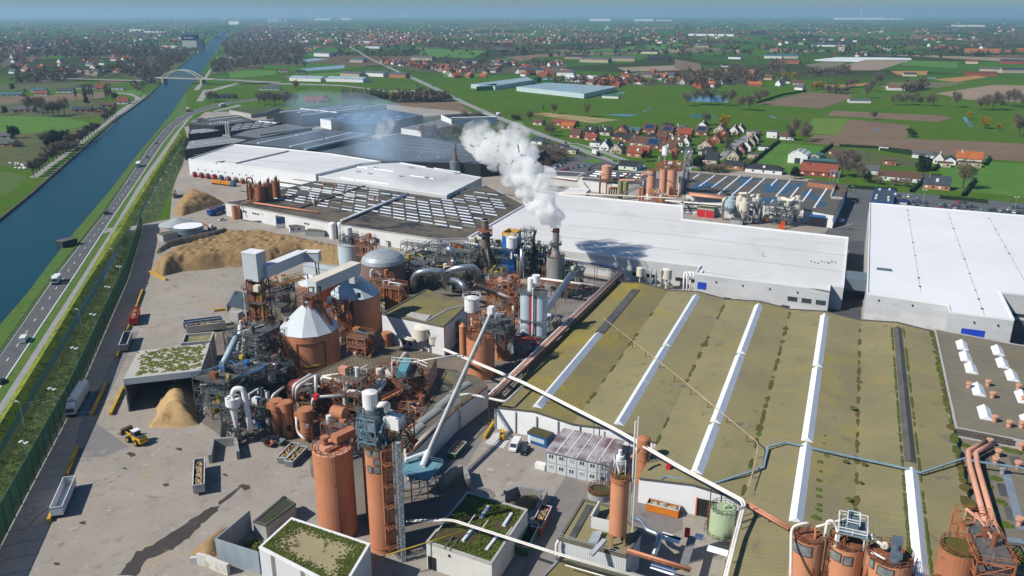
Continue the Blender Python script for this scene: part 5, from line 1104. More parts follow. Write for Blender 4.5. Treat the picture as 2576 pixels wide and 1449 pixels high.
t=frm('dark open steel tower beside the blue tower',P('11',1405,650,0),4.5,4.5,[5,9,13,17,20.5],AZ,aa('teal black steel',(.03,.06,.065),(.02,.045,.05),.5),ak,n=(1,1),ag=9,aj=51,t_=.35)
c,R_,h=axis('11',1545,1680,800,1612,487)
t=tk('round grey concrete tower carrying the steaming steel stack','11',1545,1680,800,1612,487,conc_t,'concrete_tower','tower',n=32,a7=aq,ao=af)
ht=H(c,'11',1617,280);sx=MB().cyl(c.x,c.y,h,h+2.6,2.2,1.25,20,cap=False).cyl(c.x,c.y,h+2.6,ht,1.25,n=20).bd('chimney',aa('grey stack',(.28,.265,.26),(.20,.19,.185),.3,.5,.2),t)
MB().cyl(c.x,c.y,ht-1.2,ht+.1,1.32,n=20).bd('chimney_tip',af,t);MB().cyl(c.x,c.y,ht-6.2,ht-6,2.3,n=16).rrl(c.x,c.y,ht-6,2.2,1.1,10,.1).bd('gallery_ring',stl,t)
mb=MB()
for k in range(28):an=k*.55;z=h+2.8+k*.42;mb.ad((c.x+1.25*math.cos(an),c.y+1.25*math.sin(an),z),(c.x+2.0*math.cos(an),c.y+2.0*math.sin(an),z),.35,.1)
mb.bd('spiral_stair',stl,t)
STACK=V3((c.x,c.y,ht))
c=P('11',1090,640,0);h0=H(c,'11',1085,485);h1=H(c,'11',1080,420);ht=H(c,'11',1075,205)
t=T('brown_stack','old brown metal stack with two ring galleries rising from a tapered hood','chimney',c)
MB().box(c,8,7.5,0,h0-3,AZ).bd('furnace',aa('dark furnace',(.12,.085,.07),(.08,.06,.05),.4,.8,av=('brick',2,3,.12,.5)),t,AZ)
def frustum(mb,c,w0,w1,z0,z1):
 a=[c+EB*w0*x/2+EA*w0*y/2+UP*z0 for x,y in ((-1,-1),(1,-1),(1,1),(-1,1))]+[c+EB*w1*x/2+EA*w1*y/2+UP*z1 for x,y in ((-1,-1),(1,-1),(1,1),(-1,1))]
 return mb.add(a,[(0,1,5,4),(1,2,6,5),(2,3,7,6),(3,0,4,7),(4,5,6,7)])
frustum(MB(),c,7.6,3.2,h0-3,h1).bd('hood',aa('hood grey brown',(.2,.17,.155),(.15,.125,.11),.4,.7,av=('stripe',1.3,.7)),t,AZ)
MB().cyl(c.x,c.y,h1-.2,h1+4,1.9,1.5,20,cap=False).cyl(c.x,c.y,h1+4,ht,1.5,n=20).bd('chimney',stackm,t);MB().cyl(c.x,c.y,ht-.6,ht,1.75,n=20).bd('chimney_tip',gvm,t)
for k,z in enumerate((h1+5.2,ht-5)):MB().cyl(c.x,c.y,z,z+.2,3.0,n=18).rrl(c.x,c.y,z+.2,2.9,1.2,12,.12).bd('gallery_ring',stl if k==0 else rl2,t)
MB().tube([c+EB*1.9+UP*h1,c+EB*1.9+UP*(ht-5)],.25,5).bd('ladder',af,t)
c,R_,h=axis('10',820,902,1308,861,1215,3);c.z=0
t=tk('grey steel drum with a slender stack in front of the far dark halls','10',820,902,1308,861,1215,aa('blue grey drum',(.22,.25,.27),(.17,.2,.22),.3,.5,.2),'stack_drum','chimney',n=24,zb=3)
ht=H(c,'10',853,1080);MB().cyl(c.x,c.y,h,h+4,2,1.3,16,cap=False).cyl(c.x,c.y,h+4,ht,1.1,n=16).bd('chimney',stackm,t);MB().cyl(c.x,c.y,h+8,h+8.3,2,n=14).bd('gallery_ring',stl,t)
tk('slim white tank beside the grey stack drum','10',955,985,1300,970,1235,wp,'white_tank','tank',n=14);tk('low cream tank right of the grey stack drum','10',1000,1045,1310,1020,1285,al,'cream_tank','tank',n=14);tk('white tank peeping out beneath the steam plume','10',1230,1270,1370,1250,1315,wp,'white_tank','tank',n=14)
for k,(x,y,w,d,lv,sd,lb)in enumerate(((700,720,14,12,[4,8,11],61,'dense grey pipe decks under the looping silver ducts'),(1180,640,15,10,[5,9,13],62,'dark boiler decks between the brown stack and the silver ducts'),(1010,560,12,10,[6,10],63,'grey boiler house decks behind the silver loop'),(1860,600,9,9,[5,9,12.5],64,'dark decks between the blue tower and the concrete tower'),(1640,610,10,9,[5,9,13],65,'dark grey decks below the blue tower'),(1100,760,12,8,[4,8],66,'shaded machine decks right of the silver ducts'),(1570,790,9,8,[4,8],67,'shaded decks behind the terracotta silo'),(2080,590,7,7,[4,8,12],69,'grey decks against the concrete tower'),(2420,830,8,7,[4,8,11],70,'dark steel decks at the head of the silver tube'),(1420,480,10,8,[5,9],71,'light grey decks behind the brown stack hood'))):
 frm(lb,P('F',x,y+60,0),w,d,lv,AZ,aa('boiler steel',(.10,.13,.14),(.06,.08,.09),.4,.6),ak,ag=20,aj=sd,n=(3,2),cm=[gv,gvm,gv,stl,wp,af,al,a4,MATS['teal black steel']])
for k,(r,x,y,w,d,lv,lb)in enumerate((('G',770,340,6,6,(5,9,13),'rusty decks right of the brown lift tower'),('11',300,850,8,7,(4,8,11),'orange decks left of the white block'),('11',450,690,8,7,(4,8),'orange decks between the dark dome and the silver ducts'),('G',1180,980,7,6,(3,6,9),'rusty decks behind the slim filter towers'),('G',1420,920,8,6,(3,6),'rusty decks around the squat orange tanks'),('G',1720,1000,8,8,(5,9,13),'rusty decks behind the fat silo'),('12',420,170,14,7,(3.5,7,10),'rusty conveyor decks between brown roof and lane building'),('11',1215,900,9,8,(5,9,12),'orange decks right of the white block'),('11',1330,980,6,6,(4,8,12),'rusty stair decks left of the twin pale silos'),('11',860,1130,5,5,(3,6),'cream and rust decks under the white railed bin'),('F',2240,800,8,7,(4,8),'shaded decks right of the concrete tower foot'),('E',1320,900,8,7,(4,8,12),'dark decks between lift tower and cone silo'),('G',720,760,10,7,(3,6),'low dark decks with pale pipes left of the red tanks'),('12',560,320,7,5,(3,6),'rusty decks beside the curved grey skylights'))):
 frm(lb,P(r,x,y),w,d,lv,AZ,rl2 if 'orange' in lb else (stl if 'dark' in lb else af),ak,ag=20,aj=100+k,n=(2,2),cm=[rl2,ae,af,gvm,al,pw,ar,stl])
gp=lambda*l:[P('F',x,y,z)for x,y,z in l]
def duct(bq,ah,r=1.0,m=gv):return pipe(bq,ah,r,m,'silver_duct','duct',14,3.0)
duct('looping silver duct bending down to the ground at its left end',gp((660,840,1),(650,700,8),(700,640,11),(860,610,12),(1010,640,11)),1.25)
duct('silver duct arching over the boiler decks',gp((1100,500,12),(1100,420,16),(1060,370,18),(1020,400,16),(1010,430,15)),1.25)
duct('silver duct running right and down in an elbow to the decks',gp((1000,760,4),(1010,670,9),(1090,600,12),(1200,580,13),(1330,575,13),(1375,620,11),(1370,740,4)),1.2)
duct('silver elbow duct coming down beside the white block roof',gp((1085,720,10),(1160,735,10.5),(1220,790,9.5),(1240,880,6)),1.0)
duct('dull silver riser duct in the middle of the boiler decks',gp((1100,640,6),(1100,500,13)),.9)
q_=P('F',1760,520,9);hop('white railed vessel above the terracotta silo',V3((q_.x,q_.y,0)),2.2,10,19.5,2,wp,ao=wp);tk('terracotta silo with a small lit window beneath the white vessel','F',1702,1842,960,1772,680,ae,n=26,bn=[('F',1742,712,1.2,1.4)],ao=af)
pipe('white riser pipes beside the white vessel',[('F',1850,770,3),('F',1850,480,15),('F',1815,440,17)],.3,pw,a8=(.8,));pipe('shining steel flue beside the white vessel',[('F',1872,700,5),('F',1872,370,17)],.7,gv,n=12)
t=trs('orange covered conveyor rising left across the plant',('F',1860,990,5),('F',1340,790,13),2.4,1.6,rl2,af,bj=(.35,.7));MB().tube([P('F',1840,960,7),P('F',1580,865,10.5)],.55,10).bd('tube',wp,t);MB().tube([P('F',1580,865,10.5),P('F',1340,775,14.2)],.8,10).bd('cover',stackm,t)
t=trs('inclined silver tube conveyor climbing past the concrete tower',('11',1380,1120,2),('11',1745,625,13),2.2,1.0,gvm,ak,bj=(.3,.55,.8));MB().tube([P('11',1380,1110,3),P('11',1745,615,14)],.95,14).bd('tube',gv,t,smooth=True)
trs('long steel conveyor bridge sloping up from the bark heap to the hall corner',('11',325,585,5),('11',715,365,10),2.2,1.8,gvm,aa('belt pale',(.4,.37,.32)),bj=(.15,.5,.8))
t=aw('pump_building','small concrete building with a railed roof under the conveyor bridge','works building',[P('11',430,490,6),P('11',700,515,6),P('11',720,455,6),P('11',540,430,6)],6,a5,bi,.2,a2);frm('steel walkway frame on the small concrete building',P('11',560,455,6),12,5,[9.5],AZ+.1,stl,ak,zb=6.2,n=(4,1),stair=False,aj=2)
hop('cream tank with windows in front of the white block',P('11',612,1200,0),2.6,0,8.2,1,al,ao=None);hop('small cream fan hopper in front of the white block',P('11',700,1205,0),1.9,0,5.6,1.2,al,ao=al)
t=tk('terracotta tank with grey hatches before the white block','11',308,382,1175,345,1060,ae,'small_tank','tank',n=18)
pipe('cream pipes along the foot of the white block',[('11',420,1080,4.5),('11',560,1115,4.5)],.45,al,a8=(1.2,))
def rack(bq,a,b,pipes,z=8,w=2.4,step=9,m=None,zf=None):
 a,b=V3(a),V3(b);t=T('pipe_rack',bq,'pipe rack',(a.x,a.y,0));d=b-a;x=V3((d.y,-d.x,0)).normalized();n=max(2,int(d.length/step));mb=MB()
 for s in (-.5,.5):mb.ad(a+x*w*s+UP*(z-.2),b+x*w*s+UP*(z-.2),.18);mb.ad(a+x*w*s+UP*(z-1.3),b+x*w*s+UP*(z-1.3),.14)
 for i in range(n+1):
  p=a.lerp(b,i/n)
  for s in (-.5,.5):
   g=b5(p)if zf is None else zf;mb.ad(p+x*w*s+UP*g,p+x*w*s+UP*z,.2)
   if i<n:q_=a.lerp(b,(i+.5)/n);r_=a.lerp(b,(i+1)/n);mb.ad(p+x*w*s+UP*(z-1.3),q_+x*w*s+UP*(z-.2),.1);mb.ad(q_+x*w*s+UP*(z-.2),r_+x*w*s+UP*(z-1.3),.1)
  mb.ad(p-x*w*.5+UP*z,p+x*w*.5+UP*z,.18)
 mb.bd('truss',m or af,t)
 for k,(o,r,mm,dz)in enumerate(pipes):MB().tube([a+x*o+UP*(z+r+dz),b+x*o+UP*(z+r+dz)],r,8).bd('pipe',mm,t,smooth=True)
 return t
rack('long pipe rack along the left edge of the mossy roof',Q(181,-80.3),Q(300,-77.5),[(-.9,.32,pw,0),(-.1,.3,po,0),(.6,.25,pw,0),(1.1,.2,af,0)],8)
rack('bright pipe rack in front of the white hall',Q(314,-152),Q(304,-80),[(-1,.25,pw,0),(-.5,.2,gv,0),(0,.3,pw,0),(.6,.2,gv,0),(1.1,.25,aa('blue pipe',(.12,.2,.4)),0)],9,m=stl)
rack('pipe bridge crossing the lane to the mossy hall rack',P('11',1500,812,0),P('11',1900,868,0),[(-.5,.35,pw,0),(.2,.3,pw,0),(.8,.2,af,0)],8.2,1.6);rack('red steel pipe bridge over the dark lane',P('11',1220,1235,0),P('11',1500,1270,0),[(-.8,.15,ba,0),(-.3,.15,ba,0),(.2,.15,po,0),(.7,.15,ba,0)],7,m=aa('red steelwork',(.4,.05,.05)))
def bridge(bq,px,r,mats_,bo=14):return pipe(bq,px,r,mats_[0],'pipe_bridge','pipe',10,1.5,bo,stl,a8=(.7,r*.9,0,mats_[1]))
bridge('long white pipe bridge crossing the mossy roof from the silos',[('11',775,1182,10),('11',1390,1440,10),('12',2105,355,10),('22',0,632,10),('22',455,872,10),('22',472,905,9.8),('22',420,1110,8.6),('22',330,1470,8.2)],.27,(pw,pw),17)
pipe('thin white pipe from the brown roof to the silo cluster',[('11',500,1290,9),('11',900,1225,11)],.25,pw);pipe('thin rusty pipe slanting over the mossy roof',[('11',1975,950,9),('11',2576,1420,9),('22',570,445,8.6),('22',560,560,8.4),('22',500,770,8)],.12,aa('rusty cream pipe',(.5,.4,.28),(.36,.24,.15),.5),bo=8,pm=af)
pipe('salmon pipes running from the bridge end to the orange silos',[('22',500,900,9),('22',815,1085,8)],.3,po,a8=(.8,),bo=10,pm=af);pipe('pale pipe walkway from the lattice trestle to the mossy hall',[('12',890,85,9),('12',960,75,9),('12',1240,135,9),('12',1380,5,9)],.35,pw)
pipe('low white pipe across the lane by the trestle',[('12',470,530,7.4),('12',760,260,7.4)],.22,pw,a8=(.6,))
pipe('pair of salmon pink ducts angled along the right hand roof',[('22',2290,432,7),('22',2155,505,7),('22',2165,600,7),('22',2400,1470,7)],.6,ar,n=14,b=1,a8=(-1.6,),bo=9,pm=af)
for lb,ah,r in (('white pipe looped across the brown roof',[('G',1330,620,7),('G',1330,525,8.4),('G',1690,600,8.4),('G',1560,700,8)],.42),('white pipe climbing over the brown roof to the teal machine',[('G',1340,520,8),('G',2085,405,8.2)],.3),('left of the two thick white ducts over the brown roof',[('G',1930,645,9),('G',2180,320,9)],.62),('right of the two thick white ducts with a hooked end',[('G',1975,690,9),('G',2120,470,9.4),('G',2285,255,9.4),('G',2330,340,7)],.62),('left bent white pipe over the red tanks',[('G',1020,790,6),('G',1020,620,12),('G',1150,540,12),('G',1225,490,12),('G',1235,600,8)],.42),('right bent white pipe over the red tanks',[('G',1055,800,6),('G',1055,640,12),('G',1180,560,12),('G',1300,500,12),('G',1312,610,8)],.42),('white pipe standing on a red joint',[('G',1275,750,8),('G',1265,510,14)],.4),('white pipe running level from the red joint to the orange tanks',[('G',1230,860,6),('G',1235,755,9),('G',1600,735,9)],.42),('white pipe bent around the left filter tower',[('G',910,640,10),('G',775,740,10),('G',775,830,7),('G',780,900,4),('G',720,940,3)],.34),('white duct feeding the broad moss rimmed tank',[('G',1620,740,8.4),('G',1640,680,9.4),('G',1820,700,9.4)],.42)):
 pipe(lb,ah,r,pw,b=1.5)
b9('pipe_joint',MB().box(P('G',1275,752,9),1.3,1.3,8.4,9.7,AZ),ba,'bright red box joint between two white pipes','pipe joint')
t=frm('rusty sorting machine frame under the teal cover on the brown roof',P('G',2290,640,7),13,8,[9.5,12.5],AZ+.6,af,ak,zb=6,n=(3,2),ag=22,aj=81,cm=[af,rl2,wp,gvm,stl]);MB().box(P('G',2270,460,12.7),9,2.6,12.8,14.6,AZ+1.25).bd('teal_cover',aa('teal cover',(.12,.3,.36),(.1,.25,.3),.4),t);MB().ao([P('G',2130,520,14),P('G',2130,380,14),P('G',2415,400,14),P('G',2530,450,14)],2,.14,3).bd('white_frame',wp,t)
trs('brown covered chute sloping from the sorting machine',('G',2010,800,7.4),('G',2250,680,10),1.4,.9,af,rl2)
gm=aa('grown over roof',(.075,.062,.022),(.05,.04,.018),.3,1,ac=[((.06,.10,.012),.14,.48,.06),((.20,.16,.075),.16,.66,.04)])
def ce(t,ay,z,n,aj,m=None,s0=.3,s1=.8):
 R2=random.Random(aj);mb=MB();xs=[p.x for p in ay];ys=[p.y for p in ay]
 while n>0:
  p=V3((R2.uniform(min(xs),max(xs)),R2.uniform(min(ys),max(ys)),0))
  if noise.noise(V3((p.x*.16,p.y*.16,aj)))<-.02:n-=.05;continue
  if b6(p,ay):
   n-=1;s=R2.uniform(s0,s1)
   for k in range(3):
    an=R2.uniform(0,6.3);e=V3((math.cos(an),math.sin(an),0))*s*.6;f=V3((-e.y,e.x,0))
    mb.add([p-e+UP*z,p+e+UP*z,p+f+UP*(z+s*R2.uniform(.3,.8)),p+e*.3-f+UP*(z+.15)],[(0,1,2),(0,3,2),(1,3,2)])
 mb.bd('moss',m or moss_g,t)['kind']='stuff'
ah=[P('12',640,1195,6),P('12',1135,1362,6),P('12',1405,952,6),P('12',950,818,6)]
t=aw('moss_covered_building','white concrete building with green overgrown roof and four small skylights','works building',ah,6,aa('stained white concrete',(.62,.61,.57),(.54,.53,.49),.15,.85,av=('brick',7.5,8,.03,.75,.95,0),ac=((.36,.33,.2),.18,.6)),gm,.25,a2)
ce(t,[V3((p[0],p[1],0))for p in b4(ah,.6)],6,1300,3,s0=.2,s1=.55)
lights(t,'12',6,[(1050,1020,1110,930),(1225,1075,1285,985),(915,1195,990,1100),(1095,1260,1175,1158)],.9,.5,sky_r)
A,B=ah[0],ah[1];ow(t,'doorway',A,B,[(.3,2.2,0,3)],dark);ow(t,'wall_lamp',A,B,[(5.2,5.5,4.6,5)],dark,.3)
mb=MB()
for x,y in ((720,1120),(940,1080),(1040,1120),(1220,1175)):p=P('12',x,y,6);mb.ad(p,P('12',x+70,y-95,7.6),.12)
mb.b8('pipe_support',pw,t);mb=MB();mb.ad(P('12',780,1240,6.2),P('12',845,1150,6.2),.25);mb.ad(P('12',820,1255,6.2),P('12',885,1165,6.2),.25);mb.b8('roof_beam',bi,t)
pipe('pair of cream pipes carried over the overgrown roof',[('12',500,1028,8),('12',840,1022,8.3),('12',1630,1275,8.5),('12',2576,1540,8.5)],.16,pw,a8=(.45,));pipe('thin yellow pipe slanting past the overgrown roof',[('12',235,1325,5.5),('12',980,1092,7.5)],.13,a4)
ah=[P('02',1955,1235,8.5),P('12',10,1560,8.5),P('12',218,1210,8.5),P('02',2200,1012,8.5)]
t=aw('moss_covered_building','white ribbed clad building with moss around its pale roof at the bottom edge','works building',ah,8.5,aa('white ribbed wall',(.64,.66,.68),(.56,.58,.6),.1,.6,av=('stripe',.45,.72)),aa('pale mossed roof',(.31,.27,.16),(.26,.22,.13),.2,1,ac=((.075,.065,.025),.1,.53,.04)),.2,wp)
ip=[V3((p[0],p[1],0))for p in b4(ah,.5)]
R2=random.Random(5);mb=MB()
for k in range(2600):
 i=R2.randrange(4);p=ip[i].lerp(ip[(i+1)%4],R2.random()).lerp(cen(ip),abs(R2.gauss(0,.17)));s=R2.uniform(.15,.4)
 for j in range(2):
  an=R2.uniform(0,6.3);e=V3((math.cos(an),math.sin(an),0))*s*.6;f=V3((-e.y,e.x,0));z=8.5
  mb.add([p-e+UP*z,p+e+UP*z,p+f+UP*(z+s*.5),p+e*.3-f+UP*(z+.15)],[(0,1,2),(0,3,2),(1,3,2)])
mb.bd('moss',moss_g,t)['kind']='stuff'
A,B=ah[0],ah[1];ow(t,'dirty_sheet',A,B,[(u,u+1.1,0,8.4)for u in (3.2,11.3,18.6)],aa('dirty wall sheet',(.2,.19,.18),(.15,.14,.13),.4),.04)
t=T('steel_screen','grey sheet steel enclosure around weeds left of the white clad building','enclosure',P('02',1640,1340))
a,b,c=P('02',1650,1335),P('02',1965,1440),P('02',1905,1110)
for p,q_ in ((a,b),(a,c)):d=q_-p;MB().ai(p,d,V3((-d.y,d.x,0)).normalized()*.25,UP*5.2).bd('panel',aa('grey sheet steel',(.30,.35,.39),(.25,.3,.34),.2,.5,av=('stripe',3.2,.93)),t,AZ)
t=aw('low_shed','low dark flat roofed shed behind the grey steel enclosure','shed',[P('02',1910,1040,3.6),P('02',2005,1070,3.6),P('02',2232,905,3.6),P('02',2140,848,3.6)],3.6,aa('pale shed wall',(.4,.41,.4),(.3,.31,.3),.3),aa('dark mossy roof',(.045,.045,.035),(.035,.045,.02),.3),.15,aq)
ce(t,[P('02',x,y,3.6)for x,y in ((1915,1040),(2000,1062),(2226,905),(2140,852))],3.6,60,9)
t=T('weed_patch','tangle of green weeds inside the grey steel enclosure','weeds',P('02',1850,1230));t['kind']='stuff'
ce(t,PP('02',(1700,1210),(1900,1120),(1980,1190),(1960,1330),(1800,1270)),.05,160,12,s0=.4,s1=1.2)
hb=[]
for k,(x,y,h)in enumerate(((1437,1370,1.6),(1490,1365,2.4),(1560,1380,2.6),(1640,1420,2.6),(1720,1450,2.6))):
 p=P('02',x,y);hb.append(p)
t=T('block_wall','white concrete block retaining wall below the sawdust heap','wall',hb[0])
for p,q_,h in zip(hb,hb[1:],(1.7,2.5,2.5,2.5)):d=q_-p;MB().ai(p,d*.985,V3((-d.y,d.x,0)).normalized()*.7,UP*h).bd('block',aa('white concrete',(.6,.58,.54),(.5,.48,.44),.4,.9,ac=((.36,.27,.17),.4,.58)),t)
ah=[P('12',1638,1172,8),P('12',2150,1310,8),P('12',2260,1130,8),P('12',2045,930,8),P('12',1822,872,8)]
t=aw('clad_block','white ribbed clad block with olive roof below the single terracotta silo','works building',ah,8,aa('white ribbed wall',(0,0,0)),mr_,.25,bi)
mb=MB();mb.ad(P('12',1740,1160,8.1),P('12',1875,915,8.1),1.3,.25);mb.bd('dark_strip',aq,t)
for x,y in ((1905,1195),(1925,1150)):p=P('12',x,y,8);MB().az([p-EB-EA,p+EB-EA,p+EB+EA,p-EB+EA],8,[8.2,9,9,8.2]).bd('roof_cowl',gvm,t)
mb=MB();q_=P('12',1985,1040,8);mb.ai(q_-EB*2.2-EA*3,EB*.3,EA*6,UP*2.5);mb.ai(q_-EB*2.2-EA*3,EB*4,EA*.3,UP*2.5);mb.bd('roof_basin',a5,t)
MB().ao([P('12',1640,1165,8.2),P('12',1900,1240,8.2),P('12',2150,1305,8.2)],1.1,.08,2.2).bd('railing',gvm,t);MB().ad(P('12',1885,1290,9),P('12',1990,1175,10.5),.9,.5).bd('chute',gvm,t)
c,R_,h=axis('12',2012,2148,1235,2105,695,8)
t=tk('single terracotta silo standing on the white clad block','12',2012,2148,1235,2105,695,aa('light terracotta',(.56,.25,.14),(.50,.21,.11),.12,.65,ac=((.46,.17,.08),.3,.6)),n=32,a7=moss_d,ao=af,zb=8,bj=2.4,skirt=1)
MB().cyl(c.x,c.y,h-.9,h+.1,R_*1.08,n=28).bd('rim',ob_,t);MB().tube([c+EB*(R_+.6)+UP*6,c+EB*(R_+.6)+UP*(h+4)],.16,6).tube([c+EB*(R_+1.1)+UP*3,c+EB*(R_+1.1)+UP*(h+5)],.12,6).bd('riser_pipe',pw,t)
t=T('cyclone','small white cyclone in a frame on top of the single terracotta silo','cyclone',(c.x,c.y,h));q_=V3((c.x-.2,c.y+.3,0))
MB().cyl(q_.x,q_.y,h+2.6,h+4.2,.75,n=14).cyl(q_.x,q_.y,h+.4,h+2.6,.2,.75,14,cap=False).cyl(q_.x,q_.y,h+4.2,h+5.4,.35,n=10).bd('body',wp,t)
mb=MB()
for sx_,sy_ in ((-1,-1),(1,-1),(1,1),(-1,1)):mb.ad(q_+V3((sx_,sy_,h)),q_+V3((sx_*.9,sy_*.9,h+3.8)),.13)
mb.ao([q_+V3((a_,b_,h+2.5))for a_,b_ in ((-1,-1),(1,-1),(1,1),(-1,1))],1,.08,3,closed=True);mb.bd('frame',wp,t)
tk('old brown terracotta silo with a bent duct beside the container offices','12',2215,2315,760,2285,415,ob_,n=26,bk=(.35,.55,.75),top='dome',toph=.8,ao=None,ladder=-1.2);pipe('bent brown duct on the old brown silo',[('12',2245,485,12),('12',2225,520,11),('12',2190,555,10.6)],.4,ob_)
tk('low grey corrugated tank with a moss ring on its top','12',1855,2035,900,1950,805,aa('corrugated tank',(.36,.38,.39),(.30,.32,.33),.2,.6,av=('stripe',.45,.75)),'round_tank','tank',n=30,a7=gm,ao=af)
t=tk('pale green tank with a railed top beside the bridge pipes','22',190,382,1180,300,945,greent,'green_tank','tank',n=32,a7=aa('green tank top',(.33,.42,.27),(.28,.36,.22),.3,ac=((.08,.09,.03),.3,.6)),ao=aa('green rail',(.15,.2,.13)),ladder=2.6)
c,R_,h=tx(t);MB().tube(bend([c+V3((.3,.2,h)),c+V3((.3,.2,h+.9)),c+V3((1.1,.2,h+.9)),c+V3((1.1,.2,h+.4))],.4),.22,8).bd('vent_pipe',greent,t);MB().rrl(c.x,c.y,.3,R_+1,1.1,16).bd('guard_rail',aa('green rail',(0,0,0)),t)
t=aw('low_annex','low olive roofs with white box skylights below the green tank','annex',[Q(104,-47),Q(104,-12.4),Q(127,-12.4),Q(129,-30),Q(131,-42)],4.2,a5,aa('olive flat roof',(.21,.185,.075),(.16,.14,.065),.12,.95,av=('brick',2,1.4,.04,.85,.95),ac=((.1,.08,.03),.12,.6)),.25,aa('roof edge grey',(.27,.28,.29)))
lights(t,'22',4.2,[(190,1240,365,1290),(550,1370,735,1420),(95,1150,155,1165),(-160,1150,-20,1190)],1.7,.5);lights(t,'12',4.2,[(2340,1370,2520,1430),(2420,1140,2560,1185)],1.7,.5)
mb=MB();mb.ad(P('22',0,1400,4.3),P('22',75,1150,4.3),1.6,.1);mb.ad(P('22',-80,1440,4.3),P('22',330,1530,4.3),1.2,.1);mb.ad(P('22',500,1310,4.3),P('22',760,1360,4.3),1.6,.1);mb.b8('roof_strip',aa('strip grey',(.2,.205,.21)),t)
MB().box(P('22',33,1150,4.2),1,.8,4.2,6,AZ).bd('red_box',ba,t)
b9('red_box',MB().box(P('12',2468,640,6.8),.9,.8,6.6,8.1,AZ),ba,'small red box standing on the mossy roof','box')
pipe('shiny bent ventilation duct on the olive annex',[('12',2190,1000,5.5),('12',2280,1040,5.8),('12',2300,1100,5.5),('12',2410,1140,5.5),('12',2360,1290,5.0)],.55,gv,n=12)
pipe('salmon pipes along the bottom of the clad block',[('12',2160,1250,8.5),('12',2640,1395,8.5)],.3,po,a8=(.8,.2,0,af));pipe('white pipe frame on the front of the clad block',[('12',1625,1449,1),('12',1622,1210,7.5),('12',1640,1180,8.4)],.3,pw)
pipe('thin white pipe across the front of the clad block',[('12',1700,1330,6.5),('12',2300,1500,6.5)],.14,pw,a8=(.7,.12,-.6))
def cf(lb,x,y,wpx,z=20.0,**k):
 c=P('22',x,y,z);d=math.hypot(c.x,c.y);R_=(P('22',x+wpx/2,y,z)-P('22',x-wpx/2,y,z)).length/2;c.z=0
 return tk(lb,'22',0,1,1,1,1,ae,box=(c,R_,z),n=32,a7=af,ao=af,ladder=-.6,**k)
so=aa('light terracotta',(0,0,0));orange_k=ae;ae=so
t1=cf('left of the three corner silos, with two dark windows',952,1150,232,18,bn=[('22',858,1228,1.7,1.9),('22',925,1262,1.9,1.9)]);t2=cf('middle of the three corner silos, under the white framed deck',1238,1195,262,18,bn=[('22',1130,1280,1,1.5),('22',1168,1305,1,1.5),('22',1245,1338,1.2,1.5)]);t3=cf('right of the three corner silos, with dark louvred vent on top',1565,1295,330,18,bn=[('22',1428,1355,.8,1.4),('22',1500,1412,1.2,1.5),('22',1555,1435,1.2,1.5)])
ae=orange_k
q_=tx(t2)[0]+EB*.6+EA*.8;t=T('top_deck','white framed deck with a blue grey machine on the middle corner silo','platform',q_)
MB().box(q_,4.6,5.2,20.5,20.7,AZ).bd('deck',aa('deck slate',(.2,.26,.29),(.15,.2,.23),.3),t);MB().ao([q_+EB*x+EA*y+UP*20.7 for x,y in ((-2.3,-2.6),(2.3,-2.6),(2.3,2.6),(-2.3,2.6))],1.2,.12,1.6,closed=True).ao([q_+EB*x+EA*y+UP*22 for x,y in ((-1,-1.4),(1,-1.4),(1,1.4),(-1,1.4))],1,.12,2,closed=True).bd('railing',wp,t);MB().box(q_,1.7,2.4,20.7,22.2,AZ).cyl(q_.x,q_.y+1.6,20.7,23,.5,n=12).bd('machine',aa('machine slate',(.12,.17,.21),(.09,.13,.16),.4),t)
for x,y in ((-2,-2.3),(2,-2.3),(2,2.3),(-2,2.3)):MB().ad(q_+EB*x+EA*y+UP*18,q_+EB*x+EA*y+UP*20.6,.2).bd('leg',wp,t)
pipe('white pipe from the left corner silo to the white deck',[('22',815,1449,15),('22',820,1075,20),('22',960,1040,21),('22',945,1110,18.5)],.25,pw);pipe('white arched pipe beside the white deck',[('22',1070,1180,18),('22',1090,1035,21),('22',1130,1030,21.5),('22',1170,1090,20),('22',1150,1230,18)],.28,pw);pipe('white straight pipe onto the white deck',[('22',1005,1078,20),('22',1275,1005,22)],.2,pw);pipe('brown pipe on the left corner silo',[('22',975,1449,12),('22',1005,1080,20)],.2,ob_)
q_=tx(t3)[0];t=T('louvre_vent','dark blue louvred vent stack on the right corner silo','vent',q_+UP*18);v=P('22',1595,1330,18)
MB().cyl(v.x,v.y,18,21.4,.75,n=16).box(v,1.7,1.3,21.4,22.4,AZ).cyl(v.x-.3,v.y-1.3,18,19.6,.75,n=16).box(v+V3((-.3,-1.3,0)),1.5,1.2,19.6,20.4,AZ).bd('stack',aa('vent slate',(.10,.14,.18),(.07,.1,.13),.4),t)
pipe('cream bulb ended pipe between the corner silos',[('22',1430,1165,19.5),('22',1525,1225,19.5)],.3,al);b9('pipe_bulb',MB().dome(P('22',1430,1165,19).x,P('22',1430,1165,19).y,19,.75,.9,14),al,'cream round cap at the upper end of the bulb pipe','pipe cap',smooth=True);b9('pipe_bulb',MB().dome(P('22',1525,1228,19).x,P('22',1525,1228,19).y,19,.75,.9,14),al,'cream round cap at the lower end of the bulb pipe','pipe cap',smooth=True)
pipe('white dumbbell shaped pipe above the right corner silo',[('22',1425,1270,18.6),('22',1530,1325,18.6)],.25,wp)
for k,dx in enumerate((0,60)):pipe(['left salmon pipe on the right corner silo','second salmon pipe on the right corner silo'][k],[('22',1370+dx*1.2,1470,14),('22',1415+dx,1300,17.6),('22',1450+dx,1290,18)],.32,ob_)
frm('rusty stair frame between the left and middle corner silos',tx(t1)[0]+EB*4.6,2.6,2.6,[6,9,12,15,17.6],AZ,af,ak,n=(1,1),ag=3,aj=1,cm=[af,rl2])
